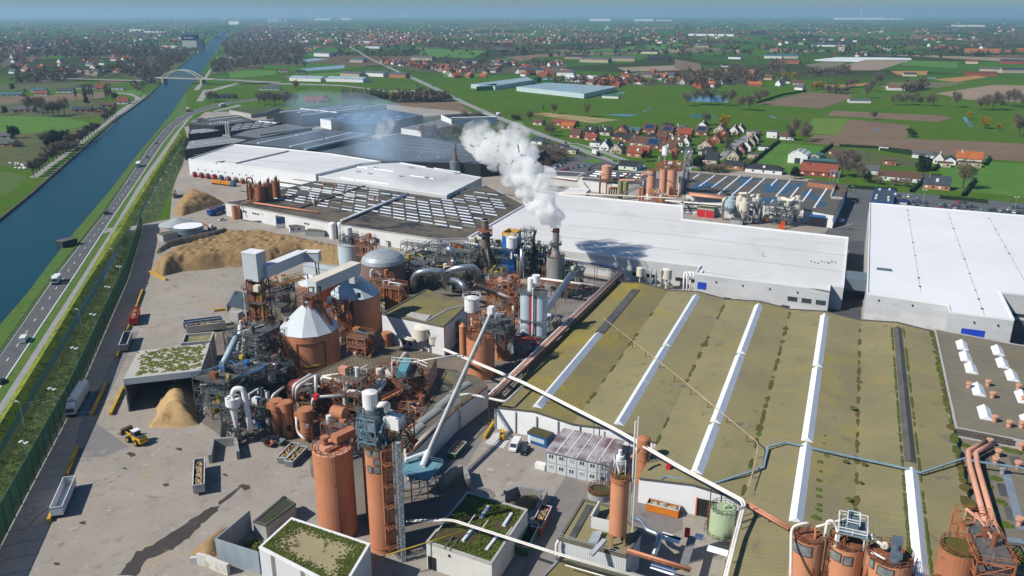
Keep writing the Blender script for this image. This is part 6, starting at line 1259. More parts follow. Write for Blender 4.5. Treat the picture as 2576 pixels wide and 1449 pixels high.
frm('rusty conveyor gantry at the right end of the corner silos',P('22',2230,1330,10),6,16,[12,15],AZ-.15,rl2,ak,n=(1,4),ag=26,aj=2,cm=[rl2,af,ar,af])
c=P('22',2085,1235,14);tk('brown silo top with mossy rim beside the rusty gantry','22',0,1,1,1,1,ob_,box=(V3((c.x,c.y,0)),3.2,14),n=28,a7=moss_d,ao=af)
for k,(x,y)in enumerate(((2155,30),(2300,15),(2335,105),(2530,45),(2570,140),(2350,285),(2460,325),(2555,330))):
 p=P('22',x,y,6.5);mb=MB().cyl(p.x,p.y,6.4,7.8,.52,n=14).cyl(p.x,p.y,7.8,8.25,.8,n=14).cyl(p.x,p.y,6.9,7.1,.6,n=14)
 b9('roof_vent',mb,ar,'%s terracotta vent stub from the left on the upper annex roof'%lbl(k),'roof vent',group='terracotta vents on the annex roofs')
for k,(x,y)in enumerate(((2310,470),(2375,550),(2355,610),(2525,640),(2550,500),(2410,680),(2535,1070))):
 p=P('22',x,y,4.8);mb=MB().cyl(p.x,p.y,4.7,6.3,.5,n=14).cyl(p.x,p.y,6.3,6.8,.82,n=14)
 b9('roof_vent',mb,ar if k!=5 else aa('grey vent',(.3,.3,.3)),['terracotta vent nearest the top bend of the pink ducts','terracotta vent between the pink ducts and the moss tufts','terracotta vent just above the blue cable tray on the right roof','tall terracotta vent on the blue cable tray at the right edge','terracotta vent below the glazed step at the frame edge','grey vent stub on the patched roof below the cable tray','terracotta vent low on the patched roof at the right edge'][k],'roof vent',group='terracotta vents on the annex roofs')
p0=P('12',1545,662);p1=P('12',2010,772);X=(p1-p0);L_=X.length;X.normalize();Y=V3((-X.y,X.x,0));nw=L_/6
t=T('container_office','two storey stack of pale grey office containers under a rusty ribbed roof','site office',p0)
cg=aa('container grey',(.56,.59,.61),(.49,.52,.54),.2,.6,av=('stripe',.35,.93));fr_=aa('container frame',(.40,.43,.45),(.34,.37,.39),.3)
pv=aa('white window frame',(.82,.83,.84));sh_=aa('grey shutter',(.36,.37,.39),(.32,.33,.35),.4)
for f in (0,1):
 for k in range(6):
  o=p0+X*k*nw+UP*(f*2.8+.1);u=MB().ai(o+X*.04,X*(nw-.08),Y*11.5,UP*2.66).bd('container',cg,t,0)
  MB().ad(o,o+UP*2.7,.14).ad(o+UP*2.68,o+UP*2.68+X*nw,.14).bd('corner_frame',fr_,u)
  w_=MB().ai(o+X*(nw*.24)+UP*1.05-Y*.05,X*nw*.52,Y*.06,UP*1.15).bd('window',pv,u)
  for s in ((0,1)if (k+f)%3 else (2,)):
   if s==2:MB().ai(o+X*nw*.27+UP*1.15-Y*.08,X*nw*.46,Y*.05,UP*.95).bd('shutter',sh_,u)
   else:MB().ai(o+X*nw*(.28+s*.24)+UP*1.15-Y*.08,X*nw*.18,Y*.05,UP*.95).bd('pane',a9,u)
rr_=aa('rusty ribbed sheet',(.46,.42,.45),(.20,.13,.14),.22,.7,av=('stripe',.62,.62),contrast=.2)
ro=MB();ro.ai(p0-X*.2-Y*.5+UP*5.72,X*(L_+.4),Y*12.6,UP*.2);ro.bd('roof',rr_,t,math.atan2(Y.x,Y.y))
for k in range(5):MB().ai(p0+X*nw*(k+.95)-Y*.5+UP*5.93,X*.22,Y*12.6,UP*.06).bd('roof_joint',wp,t)
mb=MB();q_=p0+X*(L_-2)-Y*1.1;mb.lattice(q_,q_+UP*8,.9,8,.08);mb.bd('mast',gvm,t);MB().ai(p0-X*3+UP*.1,X*2.6,Y*1.5,UP*1.4).bd('stair',wp,t)
p0=P('12',1402,440);p1=P('12',1548,488);X=(p1-p0);L_=X.length;X.normalize();Y=V3((-X.y,X.x,0))
t=T('site_cabin','blue and white site cabin with mossy roof beside the container offices','cabin',p0)
MB().ai(p0,X*L_,Y*3.4,UP*2.9).bd('body',aa('cabin blue',(.02,.10,.27),(.018,.085,.22),.3,.5),t);MB().ai(p0+X*.9+UP*1-Y*.04,X*(L_-1.6),Y*.06,UP*1.2).bd('window',aa('pale blue pane',(.45,.55,.62),(.4,.5,.57),.3,.3),t);MB().ai(p0+X*.15+UP*.1-Y*.05,X*.9,Y*.06,UP*2.2).bd('door',wp,t);MB().ai(p0-X*.1-Y*.1+UP*2.9,X*(L_+.2),Y*3.6,UP*.15).bd('roof',aa('cabin roof moss',(.07,.06,.025),(.05,.045,.02),.5),t)
def car_meshes():
 def loft(secs,mi=0):
  mb=MB();n=len(secs[0]);mb.v=[V3(p)for s in secs for p in s]
  for i in range(len(secs)-1):
   for k in range(n):mb.f.append([i*n+k,i*n+(k+1)%n,(i+1)*n+(k+1)%n,(i+1)*n+k])
  mb.f+=[list(range(n))[::-1],list(range((len(secs)-1)*n,len(secs)*n))];mb.m=[0]*len(mb.f);return mb
 def sec(y,w,z0,z1,c=.12):return [(-w,y,z0),(w,y,z0),(w,y,z1-c),(w-c,y,z1),(-w+c,y,z1),(-w,y,z1-c)]
 body=loft([sec(-2.1,.72,.35,.78),sec(-1.95,.84,.25,.9),sec(-.9,.88,.22,.95),sec(.9,.88,.22,.92),sec(1.8,.84,.25,.76),sec(2.12,.7,.34,.62)])
 cab=loft([sec(-1.75,.70,.88,.93,.04),sec(-1.3,.66,.88,1.42,.14),sec(.1,.66,.88,1.46,.14),sec(.95,.72,.88,.93,.04)])
 roof=MB().ai((-.56,-1.25,1.44),V3((1.12,0,0)),V3((0,1.25,0)),UP*.045)
 return body,cab,roof
def wheel(x,y,r=.32,w=.2):
 mb=MB();mb.tube([(x-w/2,y,r),(x+w/2,y,r)],r,14);return mb
tyre=aa('tyre',(.018,.018,.02),(.03,.03,.03),1);lampm=aa('headlamp',(.6,.62,.62),(.55,.55,.55),2,.1)
PAINT={'white':(.75,.76,.77),'black':(.014,.015,.018),'dark grey':(.055,.06,.068),'silver':(.36,.38,.40),'dark blue':(.02,.045,.11),'red':(.38,.012,.03),'light blue':(.16,.26,.33),'green':(.03,.12,.08)}
def paint(c):return aa('car paint '+c,PAINT[c],tuple(v*.9 for v in PAINT[c]),.5,.25,spec=.5)
CARS={}
def car(colour,bq,loc,rz,group=None,kind='car'):
 key=(kind,colour)
 if key in CARS:return cpt(CARS[key],loc,rz,None,bq,group)
 t=T('parked_car' if kind=='car' else 'van',bq,kind,loc,group,rz);t['loc0']=[0,0,0];CARS[key]=t
 if kind=='car':
  b,c,r=car_meshes();b.bd('body',paint(colour),t,smooth=False);c.bd('windows',a9,t);r.bd('roof',paint(colour),t)
  for s in (-1,1):
   for y in (-1.35,1.35):wheel(s*.78,y).bd('wheel',tyre,t)
   MB().box((s*.6,2.03),.34,.12,.5,.66).bd('headlight',lampm,t)
 else:
  mb=MB();pr=[(-2.6,.35),(2.5,.35),(2.55,.95),(1.75,1.15),(1.15,2.05),(-2.6,2.1)]
  for x in (-.95,.95):mb.v+=[V3((x,y,z))for y,z in pr]
  n=6;mb.f=[[0,1,2,3,4,5],[11,10,9,8,7,6]]+[[k,k+6,(k+1)%6+6,(k+1)%6]for k in range(6)];mb.m=[0]*8
  mb.bd('body',paint(colour),t)
  mb=MB();mb.add([(-.85,1.80,1.17),(.85,1.80,1.17),(.8,1.22,2.0),(-.8,1.22,2.0)],[(0,1,2,3)]);mb.bd('windscreen',a9,t)
  for s in (-1,1):
   MB().ai((s*.955-.01,.2,1.25),V3((.02,0,0)),V3((0,.95,0)),UP*.6).bd('side_window',a9,t)
   for y in (-1.7,1.7):wheel(s*.86,y,.36,.22).bd('wheel',tyre,t)
   MB().box((s*.7,2.53),.35,.1,.65,.85).bd('headlight',lampm,t)
 return t
def hdg(r,x0,y0,x1,y1):
 d=P(r,x1,y1)-P(r,x0,y0);return math.atan2(d.x,d.y)
def truck(bq,loc,rz,cabc,boxc,L=13.4,hb=4.0,name='truck',openb=False,load=None):
 t=T(name,bq,'truck',loc,None,rz)
 y1=L/2+1.2;MB().box((0,y1),2.4,2.1,.9,3.0 if not openb else 2.9).az([(-1.15,y1-1),(1.15,y1-1),(1.1,y1+.6),(-1.1,y1+.6)],2.9,[3.8,3.8,3.0,3.0]).bd('cab',cabc,t)
 MB().box((0,y1+1.02),2.1,.1,1.7,2.7).bd('windscreen',a9,t);MB().box((0,y1+.95),2.3,.25,.55,1.1).bd('bumper',dark,t)
 if openb:
  for k in range(2):
   ya=L/2-.6-k*(L/2+.2);mb=MB()
   for s in (-1,1):mb.box((s*1.2,ya-L/4+.3),.12,L/2-.5,1.1,3.0)
   for e in (0,1):mb.box((0,ya+.35-e*(L/2-.4)),2.4,.12,1.1,3.0)
   mb.box((0,ya-L/4+.3),2.4,L/2-.5,1.0,1.2);mb.bd('tipper_body',boxc,t);MB().box((0,ya-L/4+.3),2.2,L/2-.8,1.2,2.8).bd('load',load,t)
 else:MB().box((0,-.6),2.5,L,1.05,hb).bd('box_body',boxc,t);MB().box((0,-.6),2.46,L-.1,hb,hb+.04).bd('box_roof',wp,t)
 MB().box((0,0),1.0,L+1,.7,1.05).bd('chassis',dark,t)
 for y in (y1,L/2-1.6,-L/2+.4,-L/2+1.7,-L/2+3):
  for s in (-1,1):wheel(s*1.02,y,.5,.36).bd('wheel',tyre,t)
 return t
def trl(bq,r,c0,c1,colour,load=None,L=13.0,w=2.5,h=2.9,name='trailer',cat='trailer',z=.9):
 a,b=P(r,*c0),P(r,*c1);d=(b-a);rz=math.atan2(d.x,d.y);m_=a.lerp(b,.5);t=T(name,bq,cat,m_,None,rz);L=L or d.length
 mb=MB()
 for s in (-1,1):mb.box((s*(w/2-.05),0),.1,L,z,h)
 for s in (-1,1):mb.box((0,s*(L/2-.05)),w-.2,.1,z,h)
 mb.box((0,0),w-.2,L-.2,z,z+.1);mb.bd('body',colour,t)
 mb=MB()
 for s in (-1,1):mb.box((s*(w/2-.04),0),.2,L+.1,h,h+.12);mb.box((0,s*(L/2-.04)),w,.2,h,h+.12)
 mb.bd('rim',aa('rim pale',(.6,.62,.64))if colour is not ba else colour,t)
 if load:
  mb=MB();R2=random.Random(len(bq));nx,ny=5,14
  for j in range(ny+1):
   for i in range(nx+1):e=(i in (0,nx))or (j in (0,ny));mb.v.append(V3(((i/nx-.5)*(w-.3),(j/ny-.5)*(L-.4),z+.15+(0 if e else R2.uniform(.8,1.9))*(h-z)/2+(h-z)*.2)))
  for j in range(ny):
   for i in range(nx):k=j*(nx+1)+i;mb.f.append([k,k+1,k+nx+2,k+nx+1]);mb.m.append(0)
  mb.bd('load',load,t)
 if z>.5:
  for y in (-L/2+1.6,-L/2+2.9,-L/2+4.2,L/2-2):
   for s in (-1,1):wheel(s*(w/2-.25),y,.48,.3).bd('wheel',tyre,t)
  MB().box((0,0),.9,L-.4,.55,z).bd('chassis',dark,t)
 return t
waste=aa('mixed wood waste',(.33,.24,.13),(.2,.14,.08),.9,1,ac=((.45,.38,.28),1.2,.6))
trl('long empty white tipping trailer by the windscreen fence','02',(442,1008),(535,790),aa('trailer white',(.62,.64,.67),(.54,.56,.6),.3,.5));trl('grey trailer loaded with rough timber waste in the open yard','02',(1508,858),(1515,630),aa('trailer grey',(.42,.42,.4),(.34,.34,.32),.4,.6),waste,12.4)
trl('red trailer heaped with wood by the yellow barrier','01',(1005,1030),(1040,915),ba,chips,12);trl('empty dark grey trailer behind the red one','01',(930,1235),(980,1095),aa('trailer dark',(.2,.215,.22),(.16,.17,.175),.3,.5),None,12.5)
for k,(a,b)in enumerate((((2125,605),(2235,490)),((2185,625),(2290,520)))):trl(['left grey skip of sawdust by the fat silo','right grey skip of sawdust by the fat silo'][k],'02',a,b,aa('skip grey',(.16,.18,.19),(.12,.14,.15),.4),chips,7.5,2.3,1.7,'skip','skip',.15)
for k,(x,y,c_)in enumerate(((2040,470,af),(2110,455,aa('skip grey',(0,0,0))))):p=P('02',x,y);t=T('hopper_bin',['small rusty tipping bin on the yard below the filters','small grey tipping bin beside the rusty one'][k],'bin',p);mb=MB();frustum(mb,p,1.4,2.4,.1,1.2);mb.f=mb.f[:4];mb.m=mb.m[:4];mb.bd('bin',c_,t);MB().box(p,1.4,1.4,.1,.3,AZ).bd('base',c_,t)
trl('bright orange skip of rubble before the open gateway','12',(2510,985),(2345,945),aa('skip orange',(.62,.19,.02),(.52,.15,.015),.4,.5,av=None),aa('rubble',(.36,.34,.28),(.25,.24,.2),1.2),7.2,2.4,1.9,'skip','skip',.15);trl('green skip by the shaded lane building','12',(838,560),(910,480),aa('skip green',(.04,.13,.05),(.03,.1,.04),.4),waste,6.5,2.3,1.6,'skip','skip',.15)
trl('long red trailer parked along the overgrown building','12',(1470,1140),(1545,990),aa('brick red',(.36,.07,.035),(.28,.05,.03),.4),waste,8.5,2.4,2.2,'skip','skip',.15);trl('green skip in the shade below the red trailer','12',(1370,1290),(1450,1130),aa('skip green',(0,0,0)),None,8.5,2.4,2.3,'skip','skip',.15)
trl('open bright green skip beyond the silver ducts','F',(600,705),(530,690),aa('bright green',(.02,.30,.06),(.02,.24,.05),.4),None,6,2.3,1.6,'skip','skip',.15);trl('dull green skip in the lane by the little hopper','11',(1600,1040),(1640,985),aa('olive skip',(.11,.13,.08),(.08,.1,.06),.4),waste,6,2.3,2,'skip','skip',.15)
for k,(x,y,c_)in enumerate(((480,990,'dull red'),(558,1000,'dull red'),(630,1010,'dull red'),(705,1020,'bright red'),(780,1030,'slate'),(862,1045,'rust brown'),(942,1053,'dark brown'),(1018,1065,'rust brown'))):
 cc={'dull red':aa('dull red skip',(.33,.05,.05),(.26,.045,.04),.4),'bright red':ba,'slate':aa('slate skip',(.10,.15,.17),(.08,.12,.14),.4),'rust brown':aa('rust skip',(.30,.10,.045),(.24,.08,.04),.4),'dark brown':aa('brown skip',(.2,.08,.04),(.16,.065,.035),.4)}[c_]
 o=trl('%s skip, %s from the left in the row under the far white wall'%(c_,lbl(k)),'D',(x+22,y+18),(x-18,y-22),cc,waste if k in (6,7)else None,6.5,2.5,2.7,'skip','skip',.15);o['group']='skips along the far white hall'
truck('white box lorry parked along the green windscreen fence',P('02',600,150),hdg('02',665,90,560,275),aa('cab white',(.74,.75,.77)),aa('lorry white',(.74,.74,.75),(.66,.66,.67),.2,.5),13.2,4.0)
truck('orange tipper truck and trailer with a blue cab by the far skips',P('D',795,1085),hdg('D',680,1085,915,1115),aa('cab blue',(.01,.15,.36)),aa('tipper orange',(.62,.24,.02),(.54,.2,.02),.3,.5),17,3,openb=True,load=waste)
trl('dark blue box trailer at the corner of the skylight hall','D',(640,1440),(810,1380),aa('trailer blue',(.012,.06,.26),(.01,.05,.21),.3,.5),aa('trailer blue',(0,0,0)),13,2.5,3.8)
trl('grey trailer standing left of the rounded chip heap','D',(262,1260),(250,1175),aa('trailer dark',(0,0,0)),chips,11,2.5,3)
for k,(x0,y0,x1,y1,lb)in enumerate(((1395,1040,1680,1005,'pale blue long low trailer by the sloping hopper roof'),(1420,1075,1705,1040,'cream topped trailer in front of the pale blue one'))):trl(lb,'01',(x0,y0),(x1,y1),aa('pale blue trailer',(.40,.47,.52),(.34,.41,.46),.2,.5,av=('stripe',.5,.8))if k==0 else aa('cream trailer',(.55,.5,.42),(.48,.43,.36),.3),chips if k else None,13,2.5,3.2)
t=T('tipping_hopper','open backed feed hopper with slanting blue grey plates at the yard','hopper',P('01',1790,990));q_=P('01',1790,985)
MB().ai(P('01',1715,860,6),P('01',1880,895,3)-P('01',1715,860,6),P('01',1770,745,7.5)-P('01',1715,860,6),UP*.2).bd('side_plate',aa('slate plate',(.16,.2,.23),(.12,.16,.19),.3,.5),t);MB().ai(P('01',1705,850,6),(P('01',1775,750,7.6)-P('01',1705,850,6)),UP*-3.2,EB*.2).bd('end_plate',a2,t)
MB().ai(P('01',1735,985,0),EB*4,EA*3,UP*4).bd('base',a2,t)
t=T('wheel_loader','yellow wheel loader with raised black bucket on the yard','wheel loader',P('02',1035,440),None,hdg('02',1110,440,960,370));yl=aa('loader yellow',(.62,.34,.015),(.54,.29,.015),.6,.4)
MB().box((0,-1.6),2.3,3.2,.9,2.2).az([(-1,-3.4),(1,-3.4),(1,-2.4),(-1,-2.4)],.8,[1.6,1.6,2.2,2.2]).box((0,1.3),1.5,2.2,.9,1.8).bd('body',yl,t);MB().box((0,-1.9),1.9,2.2,2.2,2.4).bd('bonnet',aa('loader grey',(.05,.055,.06)),t)
cb_=MB().box((0,-.1),1.7,1.6,2.1,3.5).bd('cab',a9,t);MB().box((0,-.1),1.8,1.7,3.5,3.68).bd('cab_roof',wp,cb_)
for s in (-1,1):
 for y in (-1.7,1.8):
  w_=wheel(s*1.2,y,.88,.7).bd('wheel',tyre,t);MB().tube([(s*1.2-.38,y,.88),(s*1.2+.38,y,.88)],.4,12).bd('rim',yl,w_)
 MB().ad((s*.6,1.4,1.9),(s*.6,3.9,2.2),.3,.45).bd('lift_arm',yl,t)
MB().add([(-1.6,3.9,1.3),(1.6,3.9,1.3),(1.6,5.4,1.5),(-1.6,5.4,1.5),(-1.6,3.8,2.9),(1.6,3.8,2.9),(1.6,4.5,3.1),(-1.6,4.5,3.1)],[(0,1,2,3),(0,1,5,4),(4,5,6,7),(0,3,4),(1,5,2)]).bd('bucket',aa('bucket black',(.05,.045,.04),(.12,.09,.06),.8),t)
t=T('forklift','yellow forklift on the striped bay','forklift',P('12',1215,410),None,hdg('12',1215,420,1225,360));MB().box((0,-.3),1.3,2.2,.3,1.2).box((0,-1.1),1.25,.8,1.2,1.5).bd('body',yl,t);MB().ad((-.5,.5,1.2),(-.5,.2,2.3),.1).ad((.5,.5,1.2),(.5,.2,2.3),.1).ad((-.5,-.9,1.4),(-.5,-.6,2.3),.1).ad((.5,-.9,1.4),(.5,-.6,2.3),.1).box((0,-.2),1.25,1.2,2.25,2.35).bd('overhead_guard',yl,t);MB().box((-.35,1.0),.12,.15,.1,2.6).box((.35,1.0),.12,.15,.1,2.6).box((-.3,1.6),.12,1.1,.1,.16).box((.3,1.6),.12,1.1,.1,.16).bd('mast',dark,t)
for s in (-1,1):
 for y in (-.9,.6):wheel(s*.6,y,.32,.25).bd('wheel',tyre,t)
car('white','white van with dark nose beside the blue cabin',P('12',1310,485),hdg('12',1340,430,1290,520),None,'van');car('black','black car parked beside the white van',P('12',1388,515),hdg('12',1410,480,1370,535))
car('white','white van with grey roof on the road at the lower left',P('01',185,1125),hdg('01',150,1180,250,1030),None,'van');t=truck('white camper van driving towards the camera on the canal road',P('01',435,680),hdg('01',470,620,420,690),aa('cab white',(0,0,0)),wp,4.6,2.9,'camper_van')
car('black','black car cut off at the left edge of the canal road',P('01',10,1440),hdg('01',0,1449,80,1320));car('dark grey','dark van driving on the canal road past the chip heap',P('01',805,165),hdg('01',780,200,860,90),None,'van')
car('white','white car on the road level with the rounded heap',P('00',962,1382),hdg('00',940,1420,1010,1320));t=truck('white bus on the canal road',P('00',1048,1255),hdg('00',1080,1200,1025,1290),wp,wp,7.5,3.2,'bus')
car('black','black car ahead of the white bus on the canal road',P('00',1112,1190),hdg('00',1100,1205,1200,1060));car('dark grey','dark car on the straight of the road before the bend',P('00',1180,1086),hdg('00',1160,1110,1220,1030))
truck('white lorry with an orange cab coming round the bend',P('00',1420,840),hdg('00',1480,815,1405,860),aa('cab orange',(.55,.14,.02)),wp,8,3.9);truck('white box lorry parked on the service road',P('00',1680,808),hdg('00',1650,815,1720,800),wp,aa('lorry pale',(.5,.53,.5)),11,4)
truck('white box lorry on the main road by the car park',P('A',790,680),hdg('A',750,665,840,700),aa('cab dark',(.06,.06,.07)),wp,8,3.8);truck('white van lorry on the main road by the log pile',P('10',1182,872),hdg('10',1130,850,1230,895),wp,wp,4.5,3)
for k,(r,x,y,c_,dx,dy,lb)in enumerate((('10',865,738,'dark blue',40,24,'first dark car on the main road by the roundabout'),('10',730,680,'white',40,24,'white car on the main road beside the roundabout island'),('10',690,655,'dark grey',40,26,'grey car in the queue on the main road'),('10',590,612,'white',40,24,'white car far up the main road'),('A',205,500,'black',60,40,'black car turning in at the street corner'),('A',410,530,'black',60,30,'black car on the main road before the works gate'),('A',1035,765,'black',60,25,'black car on the main road below the hamlet'),('B',2290,1200,'white',0,-40,'white car in the lane by the white fronted gateway'),('C',435,930,'black',60,5,'upper of two black cars beside the zebra crossing'),('C',430,965,'black',60,5,'lower of two black cars beside the zebra crossing'),('01',0,0,'',0,0,''))):
 if lb:car(c_,lb,P(r,x,y),hdg(r,x,y,x+dx,y+dy))
cp=[('dark blue',990,870),('silver',1050,875),('white',1105,878),('light blue',1225,895),('dark grey',1225,935),('black',1108,955),('dark grey',1170,945),('dark blue',1275,955),('dark grey',1335,955),('black',1215,990),('dark grey',1335,1000),('light blue',1520,975),('black',1573,990),('light blue',1630,985),('red',1686,990),('dark blue',1748,1005),('red',1752,945),('dark blue',1818,952),('black',1855,1015),('black',1912,1005),('dark grey',1970,1030),('light blue',2030,1038),('black',2148,1050),('black',2200,1045),('silver',2268,1057),('dark grey',2330,1068),('white',2378,1050),('black',2385,1072),('white',2445,1080),('dark grey',2445,1015),('dark grey',2500,1018),('light blue',2556,1022),('black',2508,1085),('dark grey',2555,1085),('red',1520,1025),('black',1575,1030),('dark blue',1635,1037),('white',1697,1042),('dark grey',1750,1048),('black',1806,1053),('black',1918,1063),('silver',1985,1070),('dark grey',2100,1082),('red',2160,1088),('dark blue',2222,1092),('black',2285,1100),('dark grey',2345,1107),('black',2408,1110)]
cnt={}
hd_=hdg('C',1600,1000,1612,1080)
for c_,x,y in cp:
 row='back' if y<960 else ('front' if (y>1020+(x-1520)*.08)else 'middle');k=cnt.get((c_,row),0);cnt[c_,row]=k+1
 car(c_,'%s %s car from the left in the %s row of the right car park'%(lbl(k),c_,row),P('C',x,y+12),hd_+(math.pi if (x%3==0)else 0),'cars in the right hand car park')
cnt={}
for c_,x,y in [('white',190,862),('silver',222,855),('dark blue',245,845),('white',270,838),('dark grey',290,828),('dark blue',312,820),('white',335,815),('black',358,810),('green',400,778),('red',365,880),('red',390,872),('dark grey',418,862),('dark blue',445,850),('silver',470,845),('red',500,838),('dark blue',575,815),('dark blue',575,832),('silver',612,822),('green',655,820),('light blue',700,820),('silver',470,615),('white',500,625),('dark blue',560,655),('black',600,668),('dark blue',645,690),('dark blue',625,680),('dark grey',530,640)]:
 row='left' if x<365 and y>770 else ('verge' if y<700 else 'right');k=cnt.get((c_,row),0);cnt[c_,row]=k+1
 w_={'left':'the hedge side of the staff car park','verge':'the verge along the main road','right':'the open side of the staff car park'}[row]
 car(c_,'%s %s car from the left on %s'%(lbl(k),c_,w_),P('A',x,y+6),hdg('A',x,y,x+30,y+22),'cars in the staff car park')
def line_pts(a,b,step):
 n=max(1,round((b-a).length/step));return [a.lerp(b,i/n)for i in range(n+1)]
HW=H(P('N',215,819),'N',194,712)+.9
ws=[P('K',-250,1100),P('K',0,620),P('N',330,600),P('N',590,0),P('O',738,425),P('O',735,382)]
wm=D.materials.new('green wind netting');wm.use_nodes=True;nt=wm.node_tree;b_=nt.nodes['Principled BSDF'];b_.inputs['Base Color'].default_value=(.012,.12,.055,1);b_.inputs['Roughness'].default_value=.8
tr=nt.nodes.new('ShaderNodeBsdfTransparent');mx=nt.nodes.new('ShaderNodeMixShader');mx.inputs[0].default_value=.9;nt.links.new(tr.outputs[0],mx.inputs[1]);nt.links.new(b_.outputs[0],mx.inputs[2]);nt.links.new(mx.outputs[0],nt.nodes['Material Output'].inputs[0])
t=T('windscreen_fence','tall green windscreen fence on posts along the left of the yard','fence',ws[1]);nz_=MB();rl_=MB()
for a,b in zip(ws,ws[1:]):
 pp=line_pts(a,b,5.5)
 for p,q_ in zip(pp,pp[1:]):nz_.add([p+UP*.2,q_+UP*.2,q_+UP*HW,p+UP*HW],[(0,1,2,3)])
 rl_.ad(a+UP*HW,b+UP*HW,.14)
 for p in pp:MB().ad(p,p+UP*(HW+.15),.2).bd('post',aa('fence green',(.03,.11,.06)),t)
nz_.bd('netting',wm,t);rl_.bd('top_rail',MATS['fence green'],t)
gmh=D.materials.new('green mesh');gmh.use_nodes=True;nt=gmh.node_tree;b_=nt.nodes['Principled BSDF'];b_.inputs['Base Color'].default_value=(.07,.30,.05,1)
tr=nt.nodes.new('ShaderNodeBsdfTransparent');mx=nt.nodes.new('ShaderNodeMixShader');mx.inputs[0].default_value=.5;nt.links.new(tr.outputs[0],mx.inputs[1]);nt.links.new(b_.outputs[0],mx.inputs[2]);nt.links.new(mx.outputs[0],nt.nodes['Material Output'].inputs[0])
t=T('mesh_fence','low see through green mesh fence along the ditch','fence',dr[1]);mb=MB()
for a,b in ((dr[0],dr[1]),(dr[1],dr[2]),(P('O',570,540),P('O',598,485))):
 pp=line_pts(a,b,3)
 for p,q_ in zip(pp,pp[1:]):mb.add([p,q_,q_+UP*2.4,p+UP*2.4],[(0,1,2,3)])
 pm_=MB()
 for p in pp:pm_.ad(p,p+UP*2.5,.07)
 pm_.bd('post',MATS['fence green'],t)['kind']='stuff'
mb.b8('mesh',gmh,t)
t=T('guard_rail','dark steel guard rail along the canal side of the road','guard rail',rl[1]);mb=MB()
for a,b in zip(rl[:7],rl[1:8]):
 n_=V3((-(b-a).y,(b-a).x,0)).normalized()*.5;mb.ad(a+n_+UP*.65,b+n_+UP*.65,.12,.35)
 for p in line_pts(a,b,4):mb.ad(p+n_,p+n_+UP*.7,.12)
mb.bd('rail',aa('rail steel',(.10,.11,.11),(.07,.08,.08),.5,.5),t)
def lamp(bq,base,h,kind='yard'):
 t=T('lamp_post',bq,'lamp post',base,'lamp posts of the yard and road');MB().cyl(base.x,base.y,0,h,.12,.07,8).bd('pole',aa('lamp grey',(.33,.37,.38)),t)
 if kind=='yard':MB().ad(base+UP*h-EB*.8,base+UP*h+EB*.8,.12).box(base-EB*.9,.7,.9,h-.05,h+.2,AZ).box(base+EB*.9,.7,.9,h-.05,h+.2,AZ).bd('lamp_head',aa('lamp head',(.62,.66,.68)),t)
 else:MB().ad(base+UP*h,base+UP*(h+.1)-EB*1.1,.1).box(base-EB*1.2,.7,.35,h+.02,h+.18,AZ).bd('lamp_head',aa('lamp head',(0,0,0)),t)
 return t
for k,(x,y)in enumerate(((125,900),(250,640),(350,440),(432,275),(498,140),(548,40))):lamp('yard lamp behind the green windscreen, %s from the lower left'%lbl(k),P('N',x+14,y-10),8.2)
for k,(x,y)in enumerate(((118,700),(382,245))):lamp(['slim road lamp in the scrub nearest the camera','slim road lamp in the scrub beyond the first'][k],P('N',x,y),8.5,'road')
lamp('slim road lamp in the scrub level with the yellow barrier',P('O',522,725),8.5,'road')
for k,(x,y,yt)in enumerate(((825,350,200),(872,222,105),(912,148,22))):lamp('yard lamp on the scrub beside the access lane, %s beyond the round tanks'%lbl(k),P('O',x,y),H(P('O',x,y),'O',x-22,yt),'road')
for k,(x,y)in enumerate(((70,1305),(133,1205),(190,1110),(238,1020),(283,935))):lamp('far yard lamp left of the white hall, %s from the near end'%lbl(k),P('D',x,y),10,'road')
for k,(r,x,y,xt,yt,lb)in enumerate((('C',1285,1005,1325,800,'tall car park lamp with a flat head'),('C',2455,1060,2490,890,'tall car park lamp at the right'),('A',1040,800,1048,690,'white lamp post at the main road corner'),('A',760,720,765,600,'street lamp by the white lorry'),('C',415,815,425,755,'white column by the street junction'))):b=P(r,x,y);lamp(lb,b,H(b,r,xt,yt),'yard' if k<2 else 'road')
def brr(bq,r,a,b,h=1.0,w=.7):
 a,b=P(r,*a),P(r,*b);d=b-a;n=max(1,round(d.length/4));t=T('yellow_barrier',bq,'barrier',a);rz=math.atan2(d.x,d.y)
 for i in range(n):
  c=a.lerp(b,(i+.5)/n);q_=d.length/n*.97/2;e=d.normalized();MB().az([(c-e*q_+V3((e.y,-e.x,0))*w/2)[:2],(c+e*q_+V3((e.y,-e.x,0))*w/2)[:2],(c+e*q_-V3((e.y,-e.x,0))*w/2)[:2],(c-e*q_-V3((e.y,-e.x,0))*w/2)[:2]],0,h).bd('block',aa('barrier yellow',(.56,.35,.02),(.42,.25,.03),.5,.8,ac=((.3,.25,.17),.5,.62)),t)
 return t
for lb,r,a,b in (('long yellow barrier beside the white box lorry','02',(690,245),(805,0)),('yellow and grey barrier in front of the open shed','02',(838,240),(930,40)),('yellow barrier with debris behind the white tipping trailer','02',(505,700),(590,485)),('short yellow barrier at the end of the white trailer','02',(370,1050),(400,970)),('yellow barrier running to the red trailer','01',(1025,885),(1075,750)),('yellow barrier at the foot of the big chip heap','01',(1130,610),(1255,670)),('short yellow barrier by the dark trailer','01',(880,1260),(895,1215)),('yellow barrier between the two trailers','01',(940,1080),(975,1020)),('yellow barrier by the feed hopper','01',(1615,905),(1705,895)),('bent yellow barrier at the striped bay','12',(1078,420),(1150,300))):brr(lb,r,a,b)
